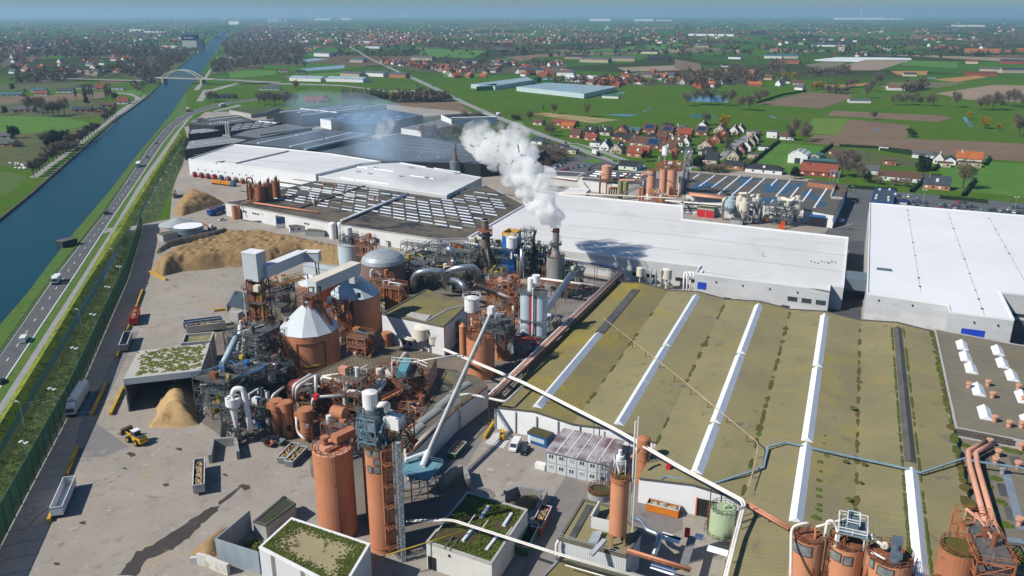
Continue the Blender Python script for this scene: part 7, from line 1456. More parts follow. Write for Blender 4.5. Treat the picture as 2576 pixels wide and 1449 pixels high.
def bay(bq,r,ah,h=2.2):
 P_=[P(r,*p)for p in ah];t=T('block_bay',bq,'storage bay',cen(P_))
 for a,b in zip(P_,P_[1:]):d=b-a;MB().ai(a,d,V3((-d.y,d.x,0)).normalized()*.8,UP*h).bd('wall',aa('stacked concrete blocks',(.33,.33,.32),(.26,.26,.25),.5,.9,av=('brick',1.6,.8,.06,.7,.85)),t,AZ)
bay('three sided bay of stacked concrete blocks in the yard','02',[(1605,600),(1625,480),(1770,470),(1790,575)],2.4);bay('concrete bay with bark behind the overgrown building','12',[(1240,900),(1330,860),(1530,890),(1470,1000)],3);bay('dark concrete bay beside the teal table','12',[(760,800),(860,720),(920,700),(950,800)],3)
t=tk('bright round steel tank with white lid by the access lane','01',1320,1540,345,1428,255,aa('blue steel rings',(.30,.42,.48),(.24,.35,.41),.2,.4,.3,av=('row',1.6,.6)),'round_tank','tank',n=44,a7=aa('white lid',(.8,.82,.83),(.76,.78,.79),.2,.5),bk=(.33,.66,.98));t=tk('wide grey tank with a shallow conical lid behind the bright one','01',1212,1478,285,1345,240,a2,'round_tank','tank',n=44,top='cone',toph=3.2,a7=aa('grey lid',(.33,.38,.38),(.28,.33,.33),.2,.6))
def cbn(bq,r,a,b,d,h,c1,stripe=None,name='site_cabin',cat='cabin',bn=True):
 a,b=P(r,*a),P(r,*b);X=(b-a);L_=X.length;X.normalize();Y=V3((-X.y,X.x,0));t=T(name,bq,cat,a);MB().ai(a,X*L_,Y*d,UP*h).bd('body',c1,t);MB().ai(a-X*.1-Y*.1+UP*h,X*(L_+.2),Y*(d+.2),UP*.15).bd('roof',bi,t)
 if stripe:MB().ai(a-Y*.03+UP*h*.05,X*L_,Y*.05,UP*h*.35).bd('stripe',stripe,t)
 if bn:
  for k in range(max(1,int(L_/3))):MB().ai(a+X*(.8+k*3)-Y*.05+UP*h*.45,X*1.4,Y*.06,UP*h*.32).bd('window',a9,t)
 return t
cbn('blue and white two storey cabin beside the skylight hall','01',(2090,275),(2215,265),5,5.6,bb,wp);cbn('low white cabin annex beside the blue one','01',(2190,310),(2300,300),5,2.8,wp);cbn('blue and white cabin near the pump building','11',(55,385),(165,375),4,3,wp,bb);cbn('blue striped cabin right of the beige container','11',(258,405),(348,395),3,3,aa('cabin blue',(0,0,0)),wp);cbn('beige container between the cabins','11',(188,385),(255,390),3,2.6,aa('beige',(.5,.47,.4)),bn=False);cbn('small pale box right of the striped cabin','11',(352,418),(400,410),3,2.6,aa('pale grey box',(.5,.53,.55)),bn=False)
cbn('grey concrete pump house beside the round tanks','01',(1235,378),(1345,355),6,3.2,a2,bn=False);cbn('dark landing stage hut at the canal edge','01',(478,425),(590,395),5,3,aa('dark hut',(.02,.04,.045)),bn=False,name='hut',cat='hut')
t=tk('pair of white vertical vessels beside the skylight hall','01',2490,2545,358,2518,240,wp,'white_tank','tank',n=18,top='dome',toph=1);tk('second white vessel with bent pipe beside the skylight hall','11',-25,15,355,-5,240,wp,'white_tank','tank',n=16,top='dome',toph=1)
cbn('row of pale grey crates at the foot of the skylight hall','01',(2305,330),(2450,340),4,2.6,aa('crate grey',(.38,.43,.44),(.3,.34,.35),.8,av=('stripe',1,.6)),bn=False,name='crate_row',cat='crates')
t=T('excavator','orange excavator with a white cab behind the bright round tank','excavator',P('01',1600,310));q_=P('01',1605,300);MB().box(q_,2.8,3.4,1.1,2.3,.4).bd('body',aa('excavator dark',(.06,.07,.08)),t);MB().box(q_+V3((-.8,.8,0)),1.2,1.5,2.3,3.7,.4).bd('cab',wp,t);MB().ad(q_+V3((-1,0,2)),q_+V3((-5,.5,4.6)),.4,.5).ad(q_+V3((-5,.5,4.6)),q_+V3((-6,.5,2)),.35,.4).bd('arm',aa('excavator orange',(.6,.25,.02)),t)
for s in (-1,1):MB().box(q_+EB*s,.6,3.8,0,1.0,.4).bd('track',tyre,t)
car('white','yellow mini loader',P('01',1680,215),.8)['label']='small white van standing below the blue trailer'
z7=7.0
for k,(xl,xr,yb,xt,yt,lb)in enumerate(((1080,1152,1262,1110,1118,'leftmost rusty silo with looping pipes on the skylight hall'),(1168,1283,1285,1222,1098,'biggest rusty silo on the skylight hall'),(1272,1365,1265,1315,1068,'third rusty silo on the skylight hall'),(1358,1450,1235,1402,1045,'rightmost rusty silo on the skylight hall'))):
 t=tk(lb,'D',xl,xr,yb,xt,yt,aa('rusty silo paint',(.32,.125,.055),(.26,.095,.045),.2,.7,ac=((.18,.07,.04),.4,.55)),zb=z7,n=22,a7=af,ao=af);c,R_,h=tx(t);MB().cyl(c.x,c.y,h,h+2.6,.55,n=10).cyl(c.x+.8,c.y,h,h+3.6,.3,n=8).bd('vent',af,t)
pipe('looping rusty pipe beside the silos of the skylight hall',[('D',1080,1250,9),('D',1060,1000,22),('D',1120,1000,22),('D',1135,1080,18)],.45,rl2);pipe('brown pipe looping up beside the leftmost rusty silo',[('D',1060,1270,9),('D',1150,1255,9),('D',1145,1090,17),('D',1180,1080,18)],.35,ob_)
tk('tall terracotta silo at the end wall of the skylight hall','D',905,972,1475,930,1320,ae,n=22,a7=ob_);pipe('terracotta riser pipe beside the end wall silo',[('D',985,1460,1),('D',975,1320,10)],.5,ae)
pipe('salmon pipes lying along the front of the skylight roof',[('D',1150,1280,7.8),('D',1890,1390,7.8)],.32,po,a8=(1.2,));pipe('long rusty pipe across the skylight roof',[('D',1500,1330,7.8),('D',2330,1225,8)],.2,af);pipe('thin white pipe along the skylight roof',[('D',1640,1105,7.8),('D',2576,1250,7.8)],.2,pw)
pipe('short rusty pipe over the roof near the blue trailer',[('D',900,1330,7.8),('D',1080,1290,7.8),('D',1190,1270,7.8)],.3,ob_)
pipe('white boom resting on the skylight roof',[('D',1770,1150,10),('D',1820,1300,8)],.22,pw)
for k,(x,y)in enumerate(((1935,1110),(2070,1130),(2503,1270))):p=P('D',x,y,7);b9('roof_vent',MB().cyl(p.x,p.y,7,9.6,.5,n=10).cyl(p.x,p.y,9.2,10,.8,n=10),ob_,['brown roof vent at the back of the skylight hall','brown roof vent behind the dark roof gutter','brown roof vent among the skylights at the right'][k],'roof vent')
for k,(xl,xr,yb,xt,yt,m_,lb)in enumerate(((1425,1540,1240,1492,872,ar,'widest salmon silo with a ring of windows, left of the group behind the white hall'),(1590,1685,1160,1645,845,ar,'shaded salmon silo behind the group of three'),(1685,1805,1195,1755,860,ar,'middle salmon silo below the white vent tower'),(1855,1905,1160,1880,870,gvm,'grey ribbed silo right of the salmon silos'),(1905,1962,1165,1935,880,aa('dark ribbed silo',(.2,.22,.25),(.15,.17,.2),.2,.5),'dark ribbed silo at the right of the salmon silos'),(1062,1130,1250,1098,1010,bu,'left olive tank in front of the white works wall'),(1132,1200,1215,1168,1015,bu,'right olive tank in front of the white works wall'),(585,645,1110,612,960,al,'cream silo with dark hatches beside the steam'),(1355,1398,1270,1375,1085,ae,'slim terracotta filter by the slanting belt'),(1325,1352,1270,1340,1090,ae,'thin terracotta pipe tower beside the slim filter'),(1620,1660,1290,1640,1200,ae,'small terracotta tank with yellow cap at the white roof edge'))):
 t=tk(lb,'A',xl,xr,yb,xt,yt,m_,n=24,a7=af if m_ is ar else m_,ao=af if m_ is ar else None,name='silo' if xr-xl>80 else 'tank',cat='silo' if xr-xl>80 else 'tank')
 c,R_,h=tx(t)
 if k==0:cvd(MB(),c,R_,math.atan2(-c.y,-c.x),h-2.6,h-1.6,R_*1.7,.1,10).bd('window_band',aa('dusty pane',(0,0,0)),t);cvd(MB(),c,R_,math.atan2(-c.y,-c.x),.2,3.0,R_*2.2,.05,10).bd('white_base',wp,t)
hop('terracotta hopper on legs beside the steam plume',tx(tk('hidden','A',880,962,1170,920,925,ae,n=18))[0]+V3((0,0,0)),3.2,0,17,3,ar,legm=af);kill=[o for o in D.objects if o.get('label')=='hidden'][0]
for o in list(kill.children)+[kill]:D.objects.remove(o)
pipe('big salmon pipe arching beside the terracotta hopper',[('A',840,1165,1),('A',850,930,17),('A',890,925,18)],.6,ar,b=2);pipe('salmon duct slanting onto the widest silo',[('A',1000,990,8),('A',1290,1000,9),('A',1360,925,14),('A',1430,920,15)],.5,ar);pipe('dull red flue lying over the dark roof',[('A',1090,985,8),('A',1215,910,11)],.6,ci)
for k in range(4):x=965+k*28;pipe('brown goose neck pipe, %s of four by the olive tanks'%lbl(k),[('A',x,1180,1),('A',x+6,1090,6),('A',x+22,1085,6.4),('A',x+28,1110,5)],.5,ob_,b=1.5)
trs('slanting belt conveyor in front of the olive tanks',('A',1090,1190,9.5),('A',1340,1090,12),1.6,1,af,gvm)
frm('rusty decks on top of the salmon silos',P('A',1750,850,21),17,7,[21.3,23.5],AZ-.1,rl2,ak,zb=20,n=(5,2),ag=26,aj=91,stair=False,cm=[rl2,af,wp,ae]);hop('white vent tower above the salmon silos',P('A',1665,810,22),1.9,22,33,2,wp,ao=stl);hop('orange vent box above the salmon silos',P('A',1790,800,22),2,22,31,2,ae,ao=af);frm('white steel frame with hooked pipe above the ribbed silos',P('A',1945,850,22),3,3,[25,29,32],AZ,gvm,ak,zb=21,n=(1,1),ag=3,aj=92)
pipe('white hooked pipe above the ribbed silos',[('A',1990,870,18),('A',2005,660,32),('A',1975,635,34),('A',1955,660,32)],.55,pw);pipe('white mast pipe left of the vent tower',[('A',1590,900,14),('A',1598,700,28)],.25,pw)
pipe('salmon pipe crown around the salmon silos',[('A',1470,1170,4),('A',1490,1150,6),('A',1700,1200,5),('A',1840,1200,5),('A',1860,950,16)],.55,ar);pipe('bundle of salmon pipes running right behind the red garage',[('A',1990,1180,7.5),('A',2480,1235,7.5)],.55,ar,a8=(1.4,));pipe('second bundle of salmon pipes behind the red garage',[('A',1980,1160,8),('A',2470,1215,8)],.4,po,a8=(1,))
pipe('cream pipe along the far edge of the white roof',[('A',200,1150,9.8),('A',1080,1190,9.8),('A',1800,1225,9.8),('A',1860,1205,9.8)],.35,al,a8=(.9,.2));pipe('white pipes beside the steam plume',[('A',70,925,8),('A',560,995,8),('A',590,970,8)],.35,pw,a8=(1,.3));pipe('rusty pipes beside the steam plume',[('A',90,950,7),('A',560,1010,7)],.3,rl2,a8=(1,.25));pipe('salmon pipe over the low works building',[('A',960,975,8),('A',1430,1005,8)],.3,po)
frm('rusty pipe decks in front of the salmon silos',P('A',1600,1260,3),22,5,[4,7],AZ+1.35-AZ,rl2,ak,n=(5,1),ag=26,aj=93,stair=False,cm=[ar,ae,af,gvm,al,a4]);frm('grey and yellow machine decks left of the red garage',P('B',385,1085,0),8,7,[3,6],AZ,stl,ak,ag=14,aj=94,cm=[a4,stl,al,gvm])
p0,p1=P('B',462,1135),P('B',672,1160);X=(p1-p0);L_=X.length;X.normalize();Y=V3((-X.y,X.x,0));t=T('red_garage','garage with two red doors and a grass topped roof','garage',p0)
MB().ai(p0,X*L_,Y*9,UP*4.6).bd('wall',aa('garage beige',(.42,.40,.36)),t);MB().ai(p0-X*.1-Y*.1+UP*4.6,X*(L_+.2),Y*9.2,UP*.5).bd('roof',moss_g,t);MB().ai(p0-Y*.14+UP*4.2,X*L_,Y*.1,UP*.9).bd('fascia',a2,t)
for k in (0,1):MB().ai(p0+X*(L_*.5*k+.15)-Y*.06,X*(L_*.5-.3),Y*.08,UP*4.1).bd('door',ba,t)
def cyc(bq,r,x,yb,yt,R_,m=al,fr=stl):
 c=P(r,x,yb);h=H(c,r,x,yt);t=T('cyclone',bq,'cyclone',c);MB().cyl(c.x,c.y,h*.55,h*.86,R_,n=20).cyl(c.x,c.y,h*.25,h*.55,R_*.25,R_,20,cap=False).cyl(c.x,c.y,h*.86,h,R_*.55,n=16).bd('body',m,t);mb=MB()
 for a_ in range(4):an=math.pi/4+a_*math.pi/2;q_=c+V3((math.cos(an),math.sin(an),0))*R_*1.1;mb.ad(q_,q_+UP*h*.62,.18)
 mb.bd('leg_frame',fr,t);return t
cyc('left cream cyclone of the pair behind the white roof','B',990,1200,830,2.2);cyc('tall cream cyclone in front of the pair','B',1045,1240,900,2.6);cyc('cream cyclone with blue cap at the right of the group','B',1210,1200,850,1.8);cyc('pale blue cone filter left of the cream cyclones','B',880,1180,880,3.2,aa('pale blue filter',(.38,.48,.54),(.32,.42,.48),.3,.5));cyc('big cream cyclone by the blue gateway','B',1705,1240,870,2.5,al,steel_b)
pipe('cream pipe gate left of the pale blue filter',[('B',785,1150,1),('B',800,920,13),('B',850,895,13.5)],.75,al,b=3);pipe('cream duct arching over the cream cyclones',[('B',1000,850,16),('B',1100,835,17.5),('B',1115,900,14),('B',1160,870,16),('B',1210,860,16)],.6,al,b=2);pipe('thick cream duct between the cyclone and the cream box',[('B',1530,905,14),('B',1660,940,13),('B',1705,900,15)],1.0,al,b=2);pipe('white pipe loop below the cream box',[('B',1650,980,10),('B',1650,1060,6),('B',1600,1080,5.5),('B',1400,1065,6)],.5,wp,b=2)
pipe('cream header pipe along the works behind the white roof',[('B',60,930,7),('B',800,990,7),('B',1280,1020,7)],.3,pw,a8=(1,.25),bo=12)
t=cbn('cream box with pyramid lid and yellow base on a steel frame','B',(1470,1090),(1565,1095),4,9.5,al,None,'filter_box','filter',False);frm('green grey steel decks under the cream box',P('B',1510,1230,0),14,8,[3.5,7,10],AZ+.2,aa('boiler steel',(0,0,0)),ak,n=(3,1),ag=18,aj=95,cm=[gvm,steel_b,al,stl]);frm('grey steel decks among the cream cyclones',P('B',1180,1210,0),6,6,[4,8,11],AZ,gvm,ak,n=(1,1),ag=10,aj=96,cm=[gvm,steel_b,al,wp])
b9('orange_machine',MB().box(P('B',1335,1210),3,2.4,0,3.4,AZ).box(P('B',1335,1210)+UP*0,2,1.4,3.4,4.2,AZ),aa('machine orange',(.6,.22,.04)),'orange machine below the dark skylight wall','machine');b9('orange_platform',MB().box(P('B',1535,1310),10,2,.3,2,AZ+1.7-AZ).box(P('B',1550,1290),2,1,2,4,AZ),aa('orange red',(.6,.09,.02)),'orange red lifting platform with yellow rails at the white roof edge','platform')
cbn('low grey flat roofed hut in front of the cream cyclones','B',(885,1235),(1040,1250),5,2.6,aa('hut grey',(.4,.44,.46)),bn=False,name='hut',cat='hut')
for k,(x,yb,yt,R_)in enumerate(((2250,705,570,1.5),(2450,735,600,2.0))):hop(['cream dust bin by the end of the pipe rack','larger cream dust bin against the white hall'][k],P('11',x,yb),R_,0,7.5+k,1,al)
for k,(x,h)in enumerate(((2335,7.5),(2375,7.5),(2420,8.5))):pipe('pale bent duct %s on the white hall front wall'%['nearest the rack','in the middle','nearest the big bin'][k],[('11',x,720,.5),('11',x,590,h),('11',x-25,580,h)],.4,gvm)
for k in range(3):x=5+k*25;pipe('white hooked flue, %s beside the blue door'%lbl(k),[('21',x,760,.5),('21',x+5,620,7.5),('21',x+25,600,8.2),('21',x+30,640,7)],.35,wp,b=1.2)
t=aw('gate_lodge','blue edged gate lodge with a slate coloured ribbed roof','gate lodge',[P('C',630,950,5),P('C',685,775,5),P('C',945,800,5),P('C',920,968,5)],5,aa('lodge blue',(.02,.07,.3)),aa('slate ribbed roof',(.06,.09,.12),(.045,.07,.095),.2,.5,av=('stripe',2.4,.55)),.3,aa('lodge blue',(0,0,0)),uv=1.3);mb=MB()
for x,y in ((705,875),(695,910),(855,900),(855,935),(745,800),(870,800),(940,860)):mb.box(P('C',x,y,5),1.1,.9,5,6,AZ)
mb.b8('roof_unit',wp,t)
cbn('blue and white gate annex beside the lodge','C',(945,985),(1090,990),5,3.4,aa('lodge blue',(0,0,0)),wp,'gate_annex','gate lodge')
for k,(x,y)in enumerate(((125,685),(172,690),(222,710))):b=P('C',x,y);b=P('C',x-12,y);t=T('flag','white banner flag with blue lettering, %s of three before the red roofed villa'%lbl(k),'flag',b);MB().cyl(b.x,b.y,0,8,.07,.05,6).bd('pole',wp,t);MB().ai(b+V3((.1,0,4)),V3((1.3,.3,0)),V3((0,.03,0)),UP*3.9).bd('banner',wp,t);MB().ai(b+V3((.5,.05,4.8)),V3((.45,.1,0)),V3((0,-.12,0)),UP*2).bd('lettering',aa('banner blue',(.02,.12,.45)),t)
RC={'red':(.27,.07,.04),'brown':(.13,.062,.042),'dark':(.030,.034,.042),'grey':(.11,.115,.12),'orange':(.44,.13,.04),'slate':(.05,.065,.085),'teal':(.06,.15,.17)}
WC={'brick':(.30,.125,.075),'red brick':(.30,.07,.045),'beige':(.44,.36,.27),'white':(.74,.74,.72),'cream':(.56,.50,.40),'orange brick':(.42,.19,.10),'black':(.04,.045,.05)}
def rm_(c):return aa('roof tiles '+c,RC[c],tuple(v*.75 for v in RC[c]),.4,.85,av=('row',.8,.75))
def wm_(c):return aa('house wall '+c,WC[c],tuple(v*.85 for v in WC[c]),.5,.9)
solar=aa('solar panel',(.012,.035,.09),(.01,.028,.075),.5,.15,spec=.5)
def hs(bq,loc,rz,L,Wd,hw,hr,rc,wc,hip=False,chim=1,dormer=0,sol=False,flat=False,group=None,bn=True,name='house',cat='house',gables=0):
 t=T(name,bq,cat,loc,group,rz);x,y=Wd/2,L/2;wl=wm_(wc)
 mb=MB();mb.az([(-x,-y),(x,-y),(x,y),(-x,y)],0,hw)
 if not hip and not flat:mb.add([(-x,-y,hw),(x,-y,hw),(0,-y,hw+hr)],[(0,1,2)]).add([(-x,y,hw),(x,y,hw),(0,y,hw+hr)],[(0,2,1)])
 mb.bd('wall',wl,t);r=MB();o=.4;k=min(y,x)*.95 if hip else -o;e=hr*o/x
 if flat:r.box((0,0),Wd+.3,L+.3,hw,hw+.35)
 else:
  v=[(-x-o,-y-o,hw-e),(x+o,-y-o,hw-e),(x+o,y+o,hw-e),(-x-o,y+o,hw-e),(0,-y+k,hw+hr+.1),(0,y-k,hw+hr+.1)]
  r.add([V3(p)+UP*.06 for p in v],[(1,2,5,4),(3,0,4,5)]+([(0,1,4),(2,3,5)]if hip else []));r.add(v,[(4,5,2,1),(5,4,0,3)])
 ro=r.bd('roof',rm_(rc),t,0)
 for i in range(chim):MB().box((x*.2,(-.6+i*1.1)*y),.7,.7,hw+hr*.5,hw+hr+.9).bd('chimney',wl if wc!='black' else rm_('brown'),ro)
 sides=[(-1,0),(1,0)]if bn else []
 for s,_ in sides:
  for j in range(max(2,int(L/3.2))):
   yy=-y+L*(j+.5)/max(2,int(L/3.2));MB().box((s*x,yy),.14,1.3,.9,2.2).bd('window',a9 if j%2 else pv,t)
 if bn:
  for s in (-1,1):
   for xx in (-x*.45,x*.45):MB().box((xx,s*y),1.3,.14,.9,2.2).bd('window',a9,t)
   if not hip and hr>2 and not flat:MB().box((0,s*y),1.2,.14,hw+.2,hw+1.5).bd('window',pv if s<0 else a9,t)
  MB().box((x*.05,-y),1.0,.16,0,2.1).bd('door',dark,t)
 for i in range(dormer):
  for s in (-1,1):f=MB().box((s*x*.55,(-.4+i*.8)*y if dormer>1 else 0),1.8,1.7,hw+hr*.1,hw+hr*.55+.6).bd('dormer',wm_('white'),ro)
 if sol:
  for s in (-1,1):a,b,c_=V3((s*x*.85,-y*.7,hw+hr*.15+.25)),V3((0,y*1.4,0)),V3((-s*x*.65,0,hr*.65));MB().add([a,a+b,a+b+c_,a+c_],[(0,1,2,3)]).bd('solar_panel',solar,ro)
 if gables:
  for yy in (-.55,.55):g=MB();w_=L*.16;z=hw*.6;g.az([(-x-.5,yy*y-w_),(-x+1,yy*y-w_),(-x+1,yy*y+w_),(-x-.5,yy*y+w_)],0,hw).add([(-x-.5,yy*y-w_,hw),(-x-.5,yy*y+w_,hw),(-x-.5,yy*y,hw+3)],[(0,1,2)]);gg=g.bd('front_gable',wl,t);MB().ad((-x-.6,yy*y-w_-.2,hw),(-x-.6,yy*y,hw+3.2),.15,.4).ad((-x-.6,yy*y+w_+.2,hw),(-x-.6,yy*y,hw+3.2),.15,.4).bd('bargeboard',wp,gg);MB().add([(-x-.55,yy*y-w_,hw+.05),(-x-.55,yy*y,hw+3.1),(0,yy*y,hw+3.1),(0,yy*y-w_,hw+.05)],[(0,1,2,3)]).add([(-x-.55,yy*y+w_,hw+.05),(-x-.55,yy*y,hw+3.1),(0,yy*y,hw+3.1),(0,yy*y+w_,hw+.05)],[(3,2,1,0)]).bd('gable_roof',rm_(rc),gg);MB().box((-x-.5,yy*y),.14,2.4,.8,2.2).box((-x-.5,yy*y),.14,1.6,hw-.4,hw+1.2).bd('window',pv,gg)
 return t
F_,S_=.35,.35+math.pi/2
HS=[('A',545,465,'S',10,8,'brown','orange brick','','small brick house with brown roof by the main road'),('A',735,425,'S',11,9,'dark','red brick','d','red brick house with white bargeboards at the meadow edge'),('A',925,430,'S',10,9,'dark','cream','d','cream gabled house with a wide white dormer at the meadow edge'),('A',1130,415,'F',11,10,'orange','brick','s','orange roofed house with a solar panel at the meadow edge'),('A',1295,410,'S',10,8,'teal','red brick','l','low house with teal sheet roof at the meadow edge'),('A',1480,400,'S',12,9,'brown','brick','s','wide brown roofed house with a small solar patch at the meadow edge'),('A',1700,385,'S',10,8,'dark','red brick','','red brick house with dark roof at the meadow edge'),('A',1880,385,'S',12,11,'grey','white','h','white house under a grey hipped roof'),('A',2150,360,'F',11,11,'dark','white','','white gabled house with dark roof before the yellow willow'),('A',2370,400,'F',11,10,'grey','beige','','beige gabled house below the yellow willow'),('A',2545,420,'F',10,9,'dark','white','','white gabled house right of the yellow willow'),('A',740,497,'S',11,8,'red','orange brick','l','low red roofed bungalow behind the flat white house'),('A',800,575,'S',9,8,'slate','white','fs','flat white cube house with solar panels on top'),('A',925,620,'F',11,8,'slate','white','','slate roofed white house beside the flat cube house'),('A',1075,660,'F',12,10,'grey','beige','d','steep grey roofed house with white base by the main road'),('A',1085,490,'S',11,9,'dark','brick','h','dark hipped roof house in the second row'),('A',1240,525,'S',13,8,'dark','red brick','','long black roofed house with a red brick gable'),('A',1345,570,'S',14,9,'brown','beige','','long beige house with brown roof in the third row'),('A',1505,495,'S',10,9,'dark','cream','h','cream house with black hipped roof among the birches'),('A',1530,600,'S',11,10,'slate','brick','s','slate roofed house with solar panels in the third row'),('A',1340,710,'S',17,10,'red','orange brick','d','long red brown roofed brick house nearest the main road'),('A',1700,430,'S',11,9,'brown','brick','s','brick house with a large solar roof'),('A',1640,500,'S',9,8,'brown','red brick','','small red brick house below the solar roof'),('A',1925,455,'S',13,9,'red','red brick','','red brick house with dark red roof'),('A',1715,650,'S',13,10,'brown','orange brick','d','big orange brick house with steep brown roof'),('A',1815,560,'S',13,10,'brown','white','dd','brown roofed house with two white dormers'),('A',1940,565,'F',8,7,'grey','white','','little pale blue white gable house'),('A',2140,430,'S',11,8,'brown','brick','s','brick house whose roof is half covered by solar panels'),('A',2190,610,'F',11,11,'orange','beige','','bright orange roofed house with a beige gable'),('A',2310,530,'F',11,10,'red','brick','','red roofed brick house behind the bright orange roof'),('A',2425,460,'F',10,9,'dark','red brick','','dark roofed red brick house at the top of the village street'),('A',2210,720,'S',12,11,'dark','cream','h2','two storey cream villa with black pyramid roof'),('A',1955,665,'S',10,9,'dark','black','f','black flat roofed box house behind the ribbed silos'),('A',2240,790,'S',12,9,'dark','beige','','dark roofed house hidden by trees below the cream villa'),('B',940,425,'F',13,9,'dark','beige','','tall beige gable house at the lower end of the village street'),('B',1020,350,'F',11,8,'dark','brick','','dark roofed house second up the village street'),('B',1090,305,'F',10,9,'dark','white','','white gable house with black roof on the village street'),('B',1150,245,'F',10,8,'dark','beige','','black roofed house fourth up the village street'),('B',1195,200,'F',10,8,'dark','cream','','black roofed house fifth up the village street'),('B',940,540,'S',14,9,'dark','orange brick','l','orange brick bungalow with black roof behind the rain pool roof'),('B',1320,592,'S',25,10,'dark','white','hld','long white bungalow with black hipped roof and white dormer'),('B',2010,628,'S',24,11,'red','red brick','g','red roofed brick villa with two white edged gables'),('B',1420,140,'S',9,9,'grey','white','f2','tall white cube house by the field'),('B',1180,110,'S',11,10,'grey','beige','f','beige flat roofed house near the field'),('B',1310,300,'S',8,6,'slate','white','fls','garden house with solar roof beside the long hedge'),('B',1010,80,'F',10,9,'dark','white','','twin white gables at the meadow edge'),('B',1610,165,'S',12,8,'brown','white','l','low white house under bare trees at the field'),('B',1180,400,'S',8,6,'grey','beige','fl','pale flat garage row below the hedge'),('C',1460,795,'S',15,11,'slate','orange brick','d','slate roofed brick house with a bay gable by the car park'),('C',1310,400,'S',17,12,'grey','white','hl','white bungalow with a grey hipped roof and two white chimneys'),('C',1485,465,'F',8,7,'grey','white','','small white double gable outhouse'),('C',1630,480,'F',12,8,'slate','white','l','white barn with pale roof beside the red roofed white house'),('C',1870,458,'S',17,9,'orange','white','','white house with bright orange roof beside the long field'),('C',1880,505,'S',15,6,'brown','beige','fl','low brown outhouse in front of the orange roofed white house'),('C',990,690,'S',26,12,'brown','white','l','long white house with a dark brown roof behind bare trees'),('C',620,600,'S',11,9,'grey','white','l','grey roofed house half hidden by bare trees'),('C',1565,510,'S',8,6,'brown','beige','fl','small grey outhouse below the white barn'),('C',870,485,'S',9,5,'brown','brick','fl','low brick stable in the paddock'),('C',135,355,'S',4,3.5,'brown','brick','fl','tiny brown shed in the paddock'),('C',795,300,'S',7,4,'grey','white','fl','small pale greenhouse on the long hedge'),('A',400,310,'S',26,11,'red','orange brick','l','long red roofed farmhouse beyond the main road'),('A',445,345,'S',13,7,'orange','orange brick','l','orange roofed farm wing in front of the long farmhouse'),('A',75,300,'S',10,9,'brown','beige','l','old grey barn by the dry grass field'),('A',1230,870,'S',14,14,'dark','white','l','black steep roofed house beside the works roofs'),('10',1320,1040,'S',13,11,'dark','brick','','dark roofed villa in a garden before the steam plume'),('10',1490,1090,'S',10,9,'slate','white','l','small dark slate roofed house by the main road bend'),('10',1640,1130,'S',15,10,'slate','white','fl','blue roofed low shop at the staff car park'),('10',1725,1160,'S',13,7,'grey','cream','fl','cream flat pavilion behind the staff car park'),('00',180,845,'S',24,11,'grey','brick','l','long grey roofed barn left of the canal'),('00',630,845,'S',20,10,'slate','red brick','l','slate roofed barn with red base on the canal side'),('00',760,850,'F',12,12,'slate','brick','l','slate gabled barn next to the red based one'),('00',820,810,'S',16,9,'brown','brick','l','brown roofed barn by the towpath'),('00',930,785,'S',14,8,'red','white','','white canal house with dark red roof'),('00',40,1110,'S',18,10,'grey','orange brick','l','grey roofed stable with an orange wall at the left edge'),('00',25,1050,'S',16,9,'grey','beige','l','grey barn above the orange walled stable'),('00',320,720,'S',16,9,'red','cream','l','dark red roofed barn across the brown field'),('00',760,680,'S',13,9,'red','orange brick','','red roofed house near the poplars left of the canal'),('00',300,695,'S',20,10,'teal','white','l','long pale teal shed left of the canal'),('00',500,700,'S',22,11,'slate','white','l','dark slate farm sheds left of the canal'),('00',60,730,'S',40,14,'teal','beige','l','teal greenhouse sheds at the left edge'),('00',650,670,'S',26,8,'slate','white','l','blue and white long shed left of the canal'),('00',890,680,'S',18,9,'grey','white','fl','flat white shed behind the bridge approach'),('00',1015,650,'F',10,8,'orange','brick','','orange roofed house by the left end of the arch bridge'),('00',540,590,'F',16,14,'slate','brick','','steep blue slate roof among trees left of the canal'),('00',410,610,'S',16,9,'grey','brick','l','grey sheds with pale roof lights left of the steep slate roof'),('00',1930,520,'S',28,12,'brown','brick','l','long brown barn in the green field right of the canal'),('00',2140,545,'S',18,10,'brown','white','l','white gabled farm by the glass ponds'),('00',2270,555,'S',16,12,'dark','beige','l','dark gabled barn by the glass ponds'),('00',1710,745,'S',26,9,'dark','black','l','long black shed above the road bend'),('00',2040,680,'S',28,14,'grey','white','l','pale grey roofed barns near the yellow tree'),('00',2370,780,'S',22,12,'red','orange brick','','red roofed farmhouse behind the black hall'),('00',2450,770,'F',14,11,'orange','orange brick','','orange gable beside the red roofed farmhouse'),('00',2130,735,'S',14,10,'slate','white','l','blue roofed shed among grey trees')]
for r,x,y,o,L,Wd,rc,wc,fl,lb in HS:
 low='l' in fl;hw=5.4 if '2' in fl else (3.4 if not low else 3.0);hr=0 if 'f' in fl else (2.6 if 'h' in fl or low else 4.6)
 rz=(AZ if o=='F' else AZ+math.pi/2)+(.1 if r!='00' else -.5)*(1 if o=='F' else 1);c=P(r,x,y);d=V3((c.x,c.y,0)).normalized();c=c+d*(L/2 if o=='F' else Wd/2)
 hs(lb,c,rz,L,Wd,hw,hr,rc,wc,'h' in fl,0 if low or 'f' in fl else 1,fl.count('d'),'s' in fl,'f' in fl,'houses of the hamlet' if r in 'ABC' else None,True,'house','house','g' in fl)
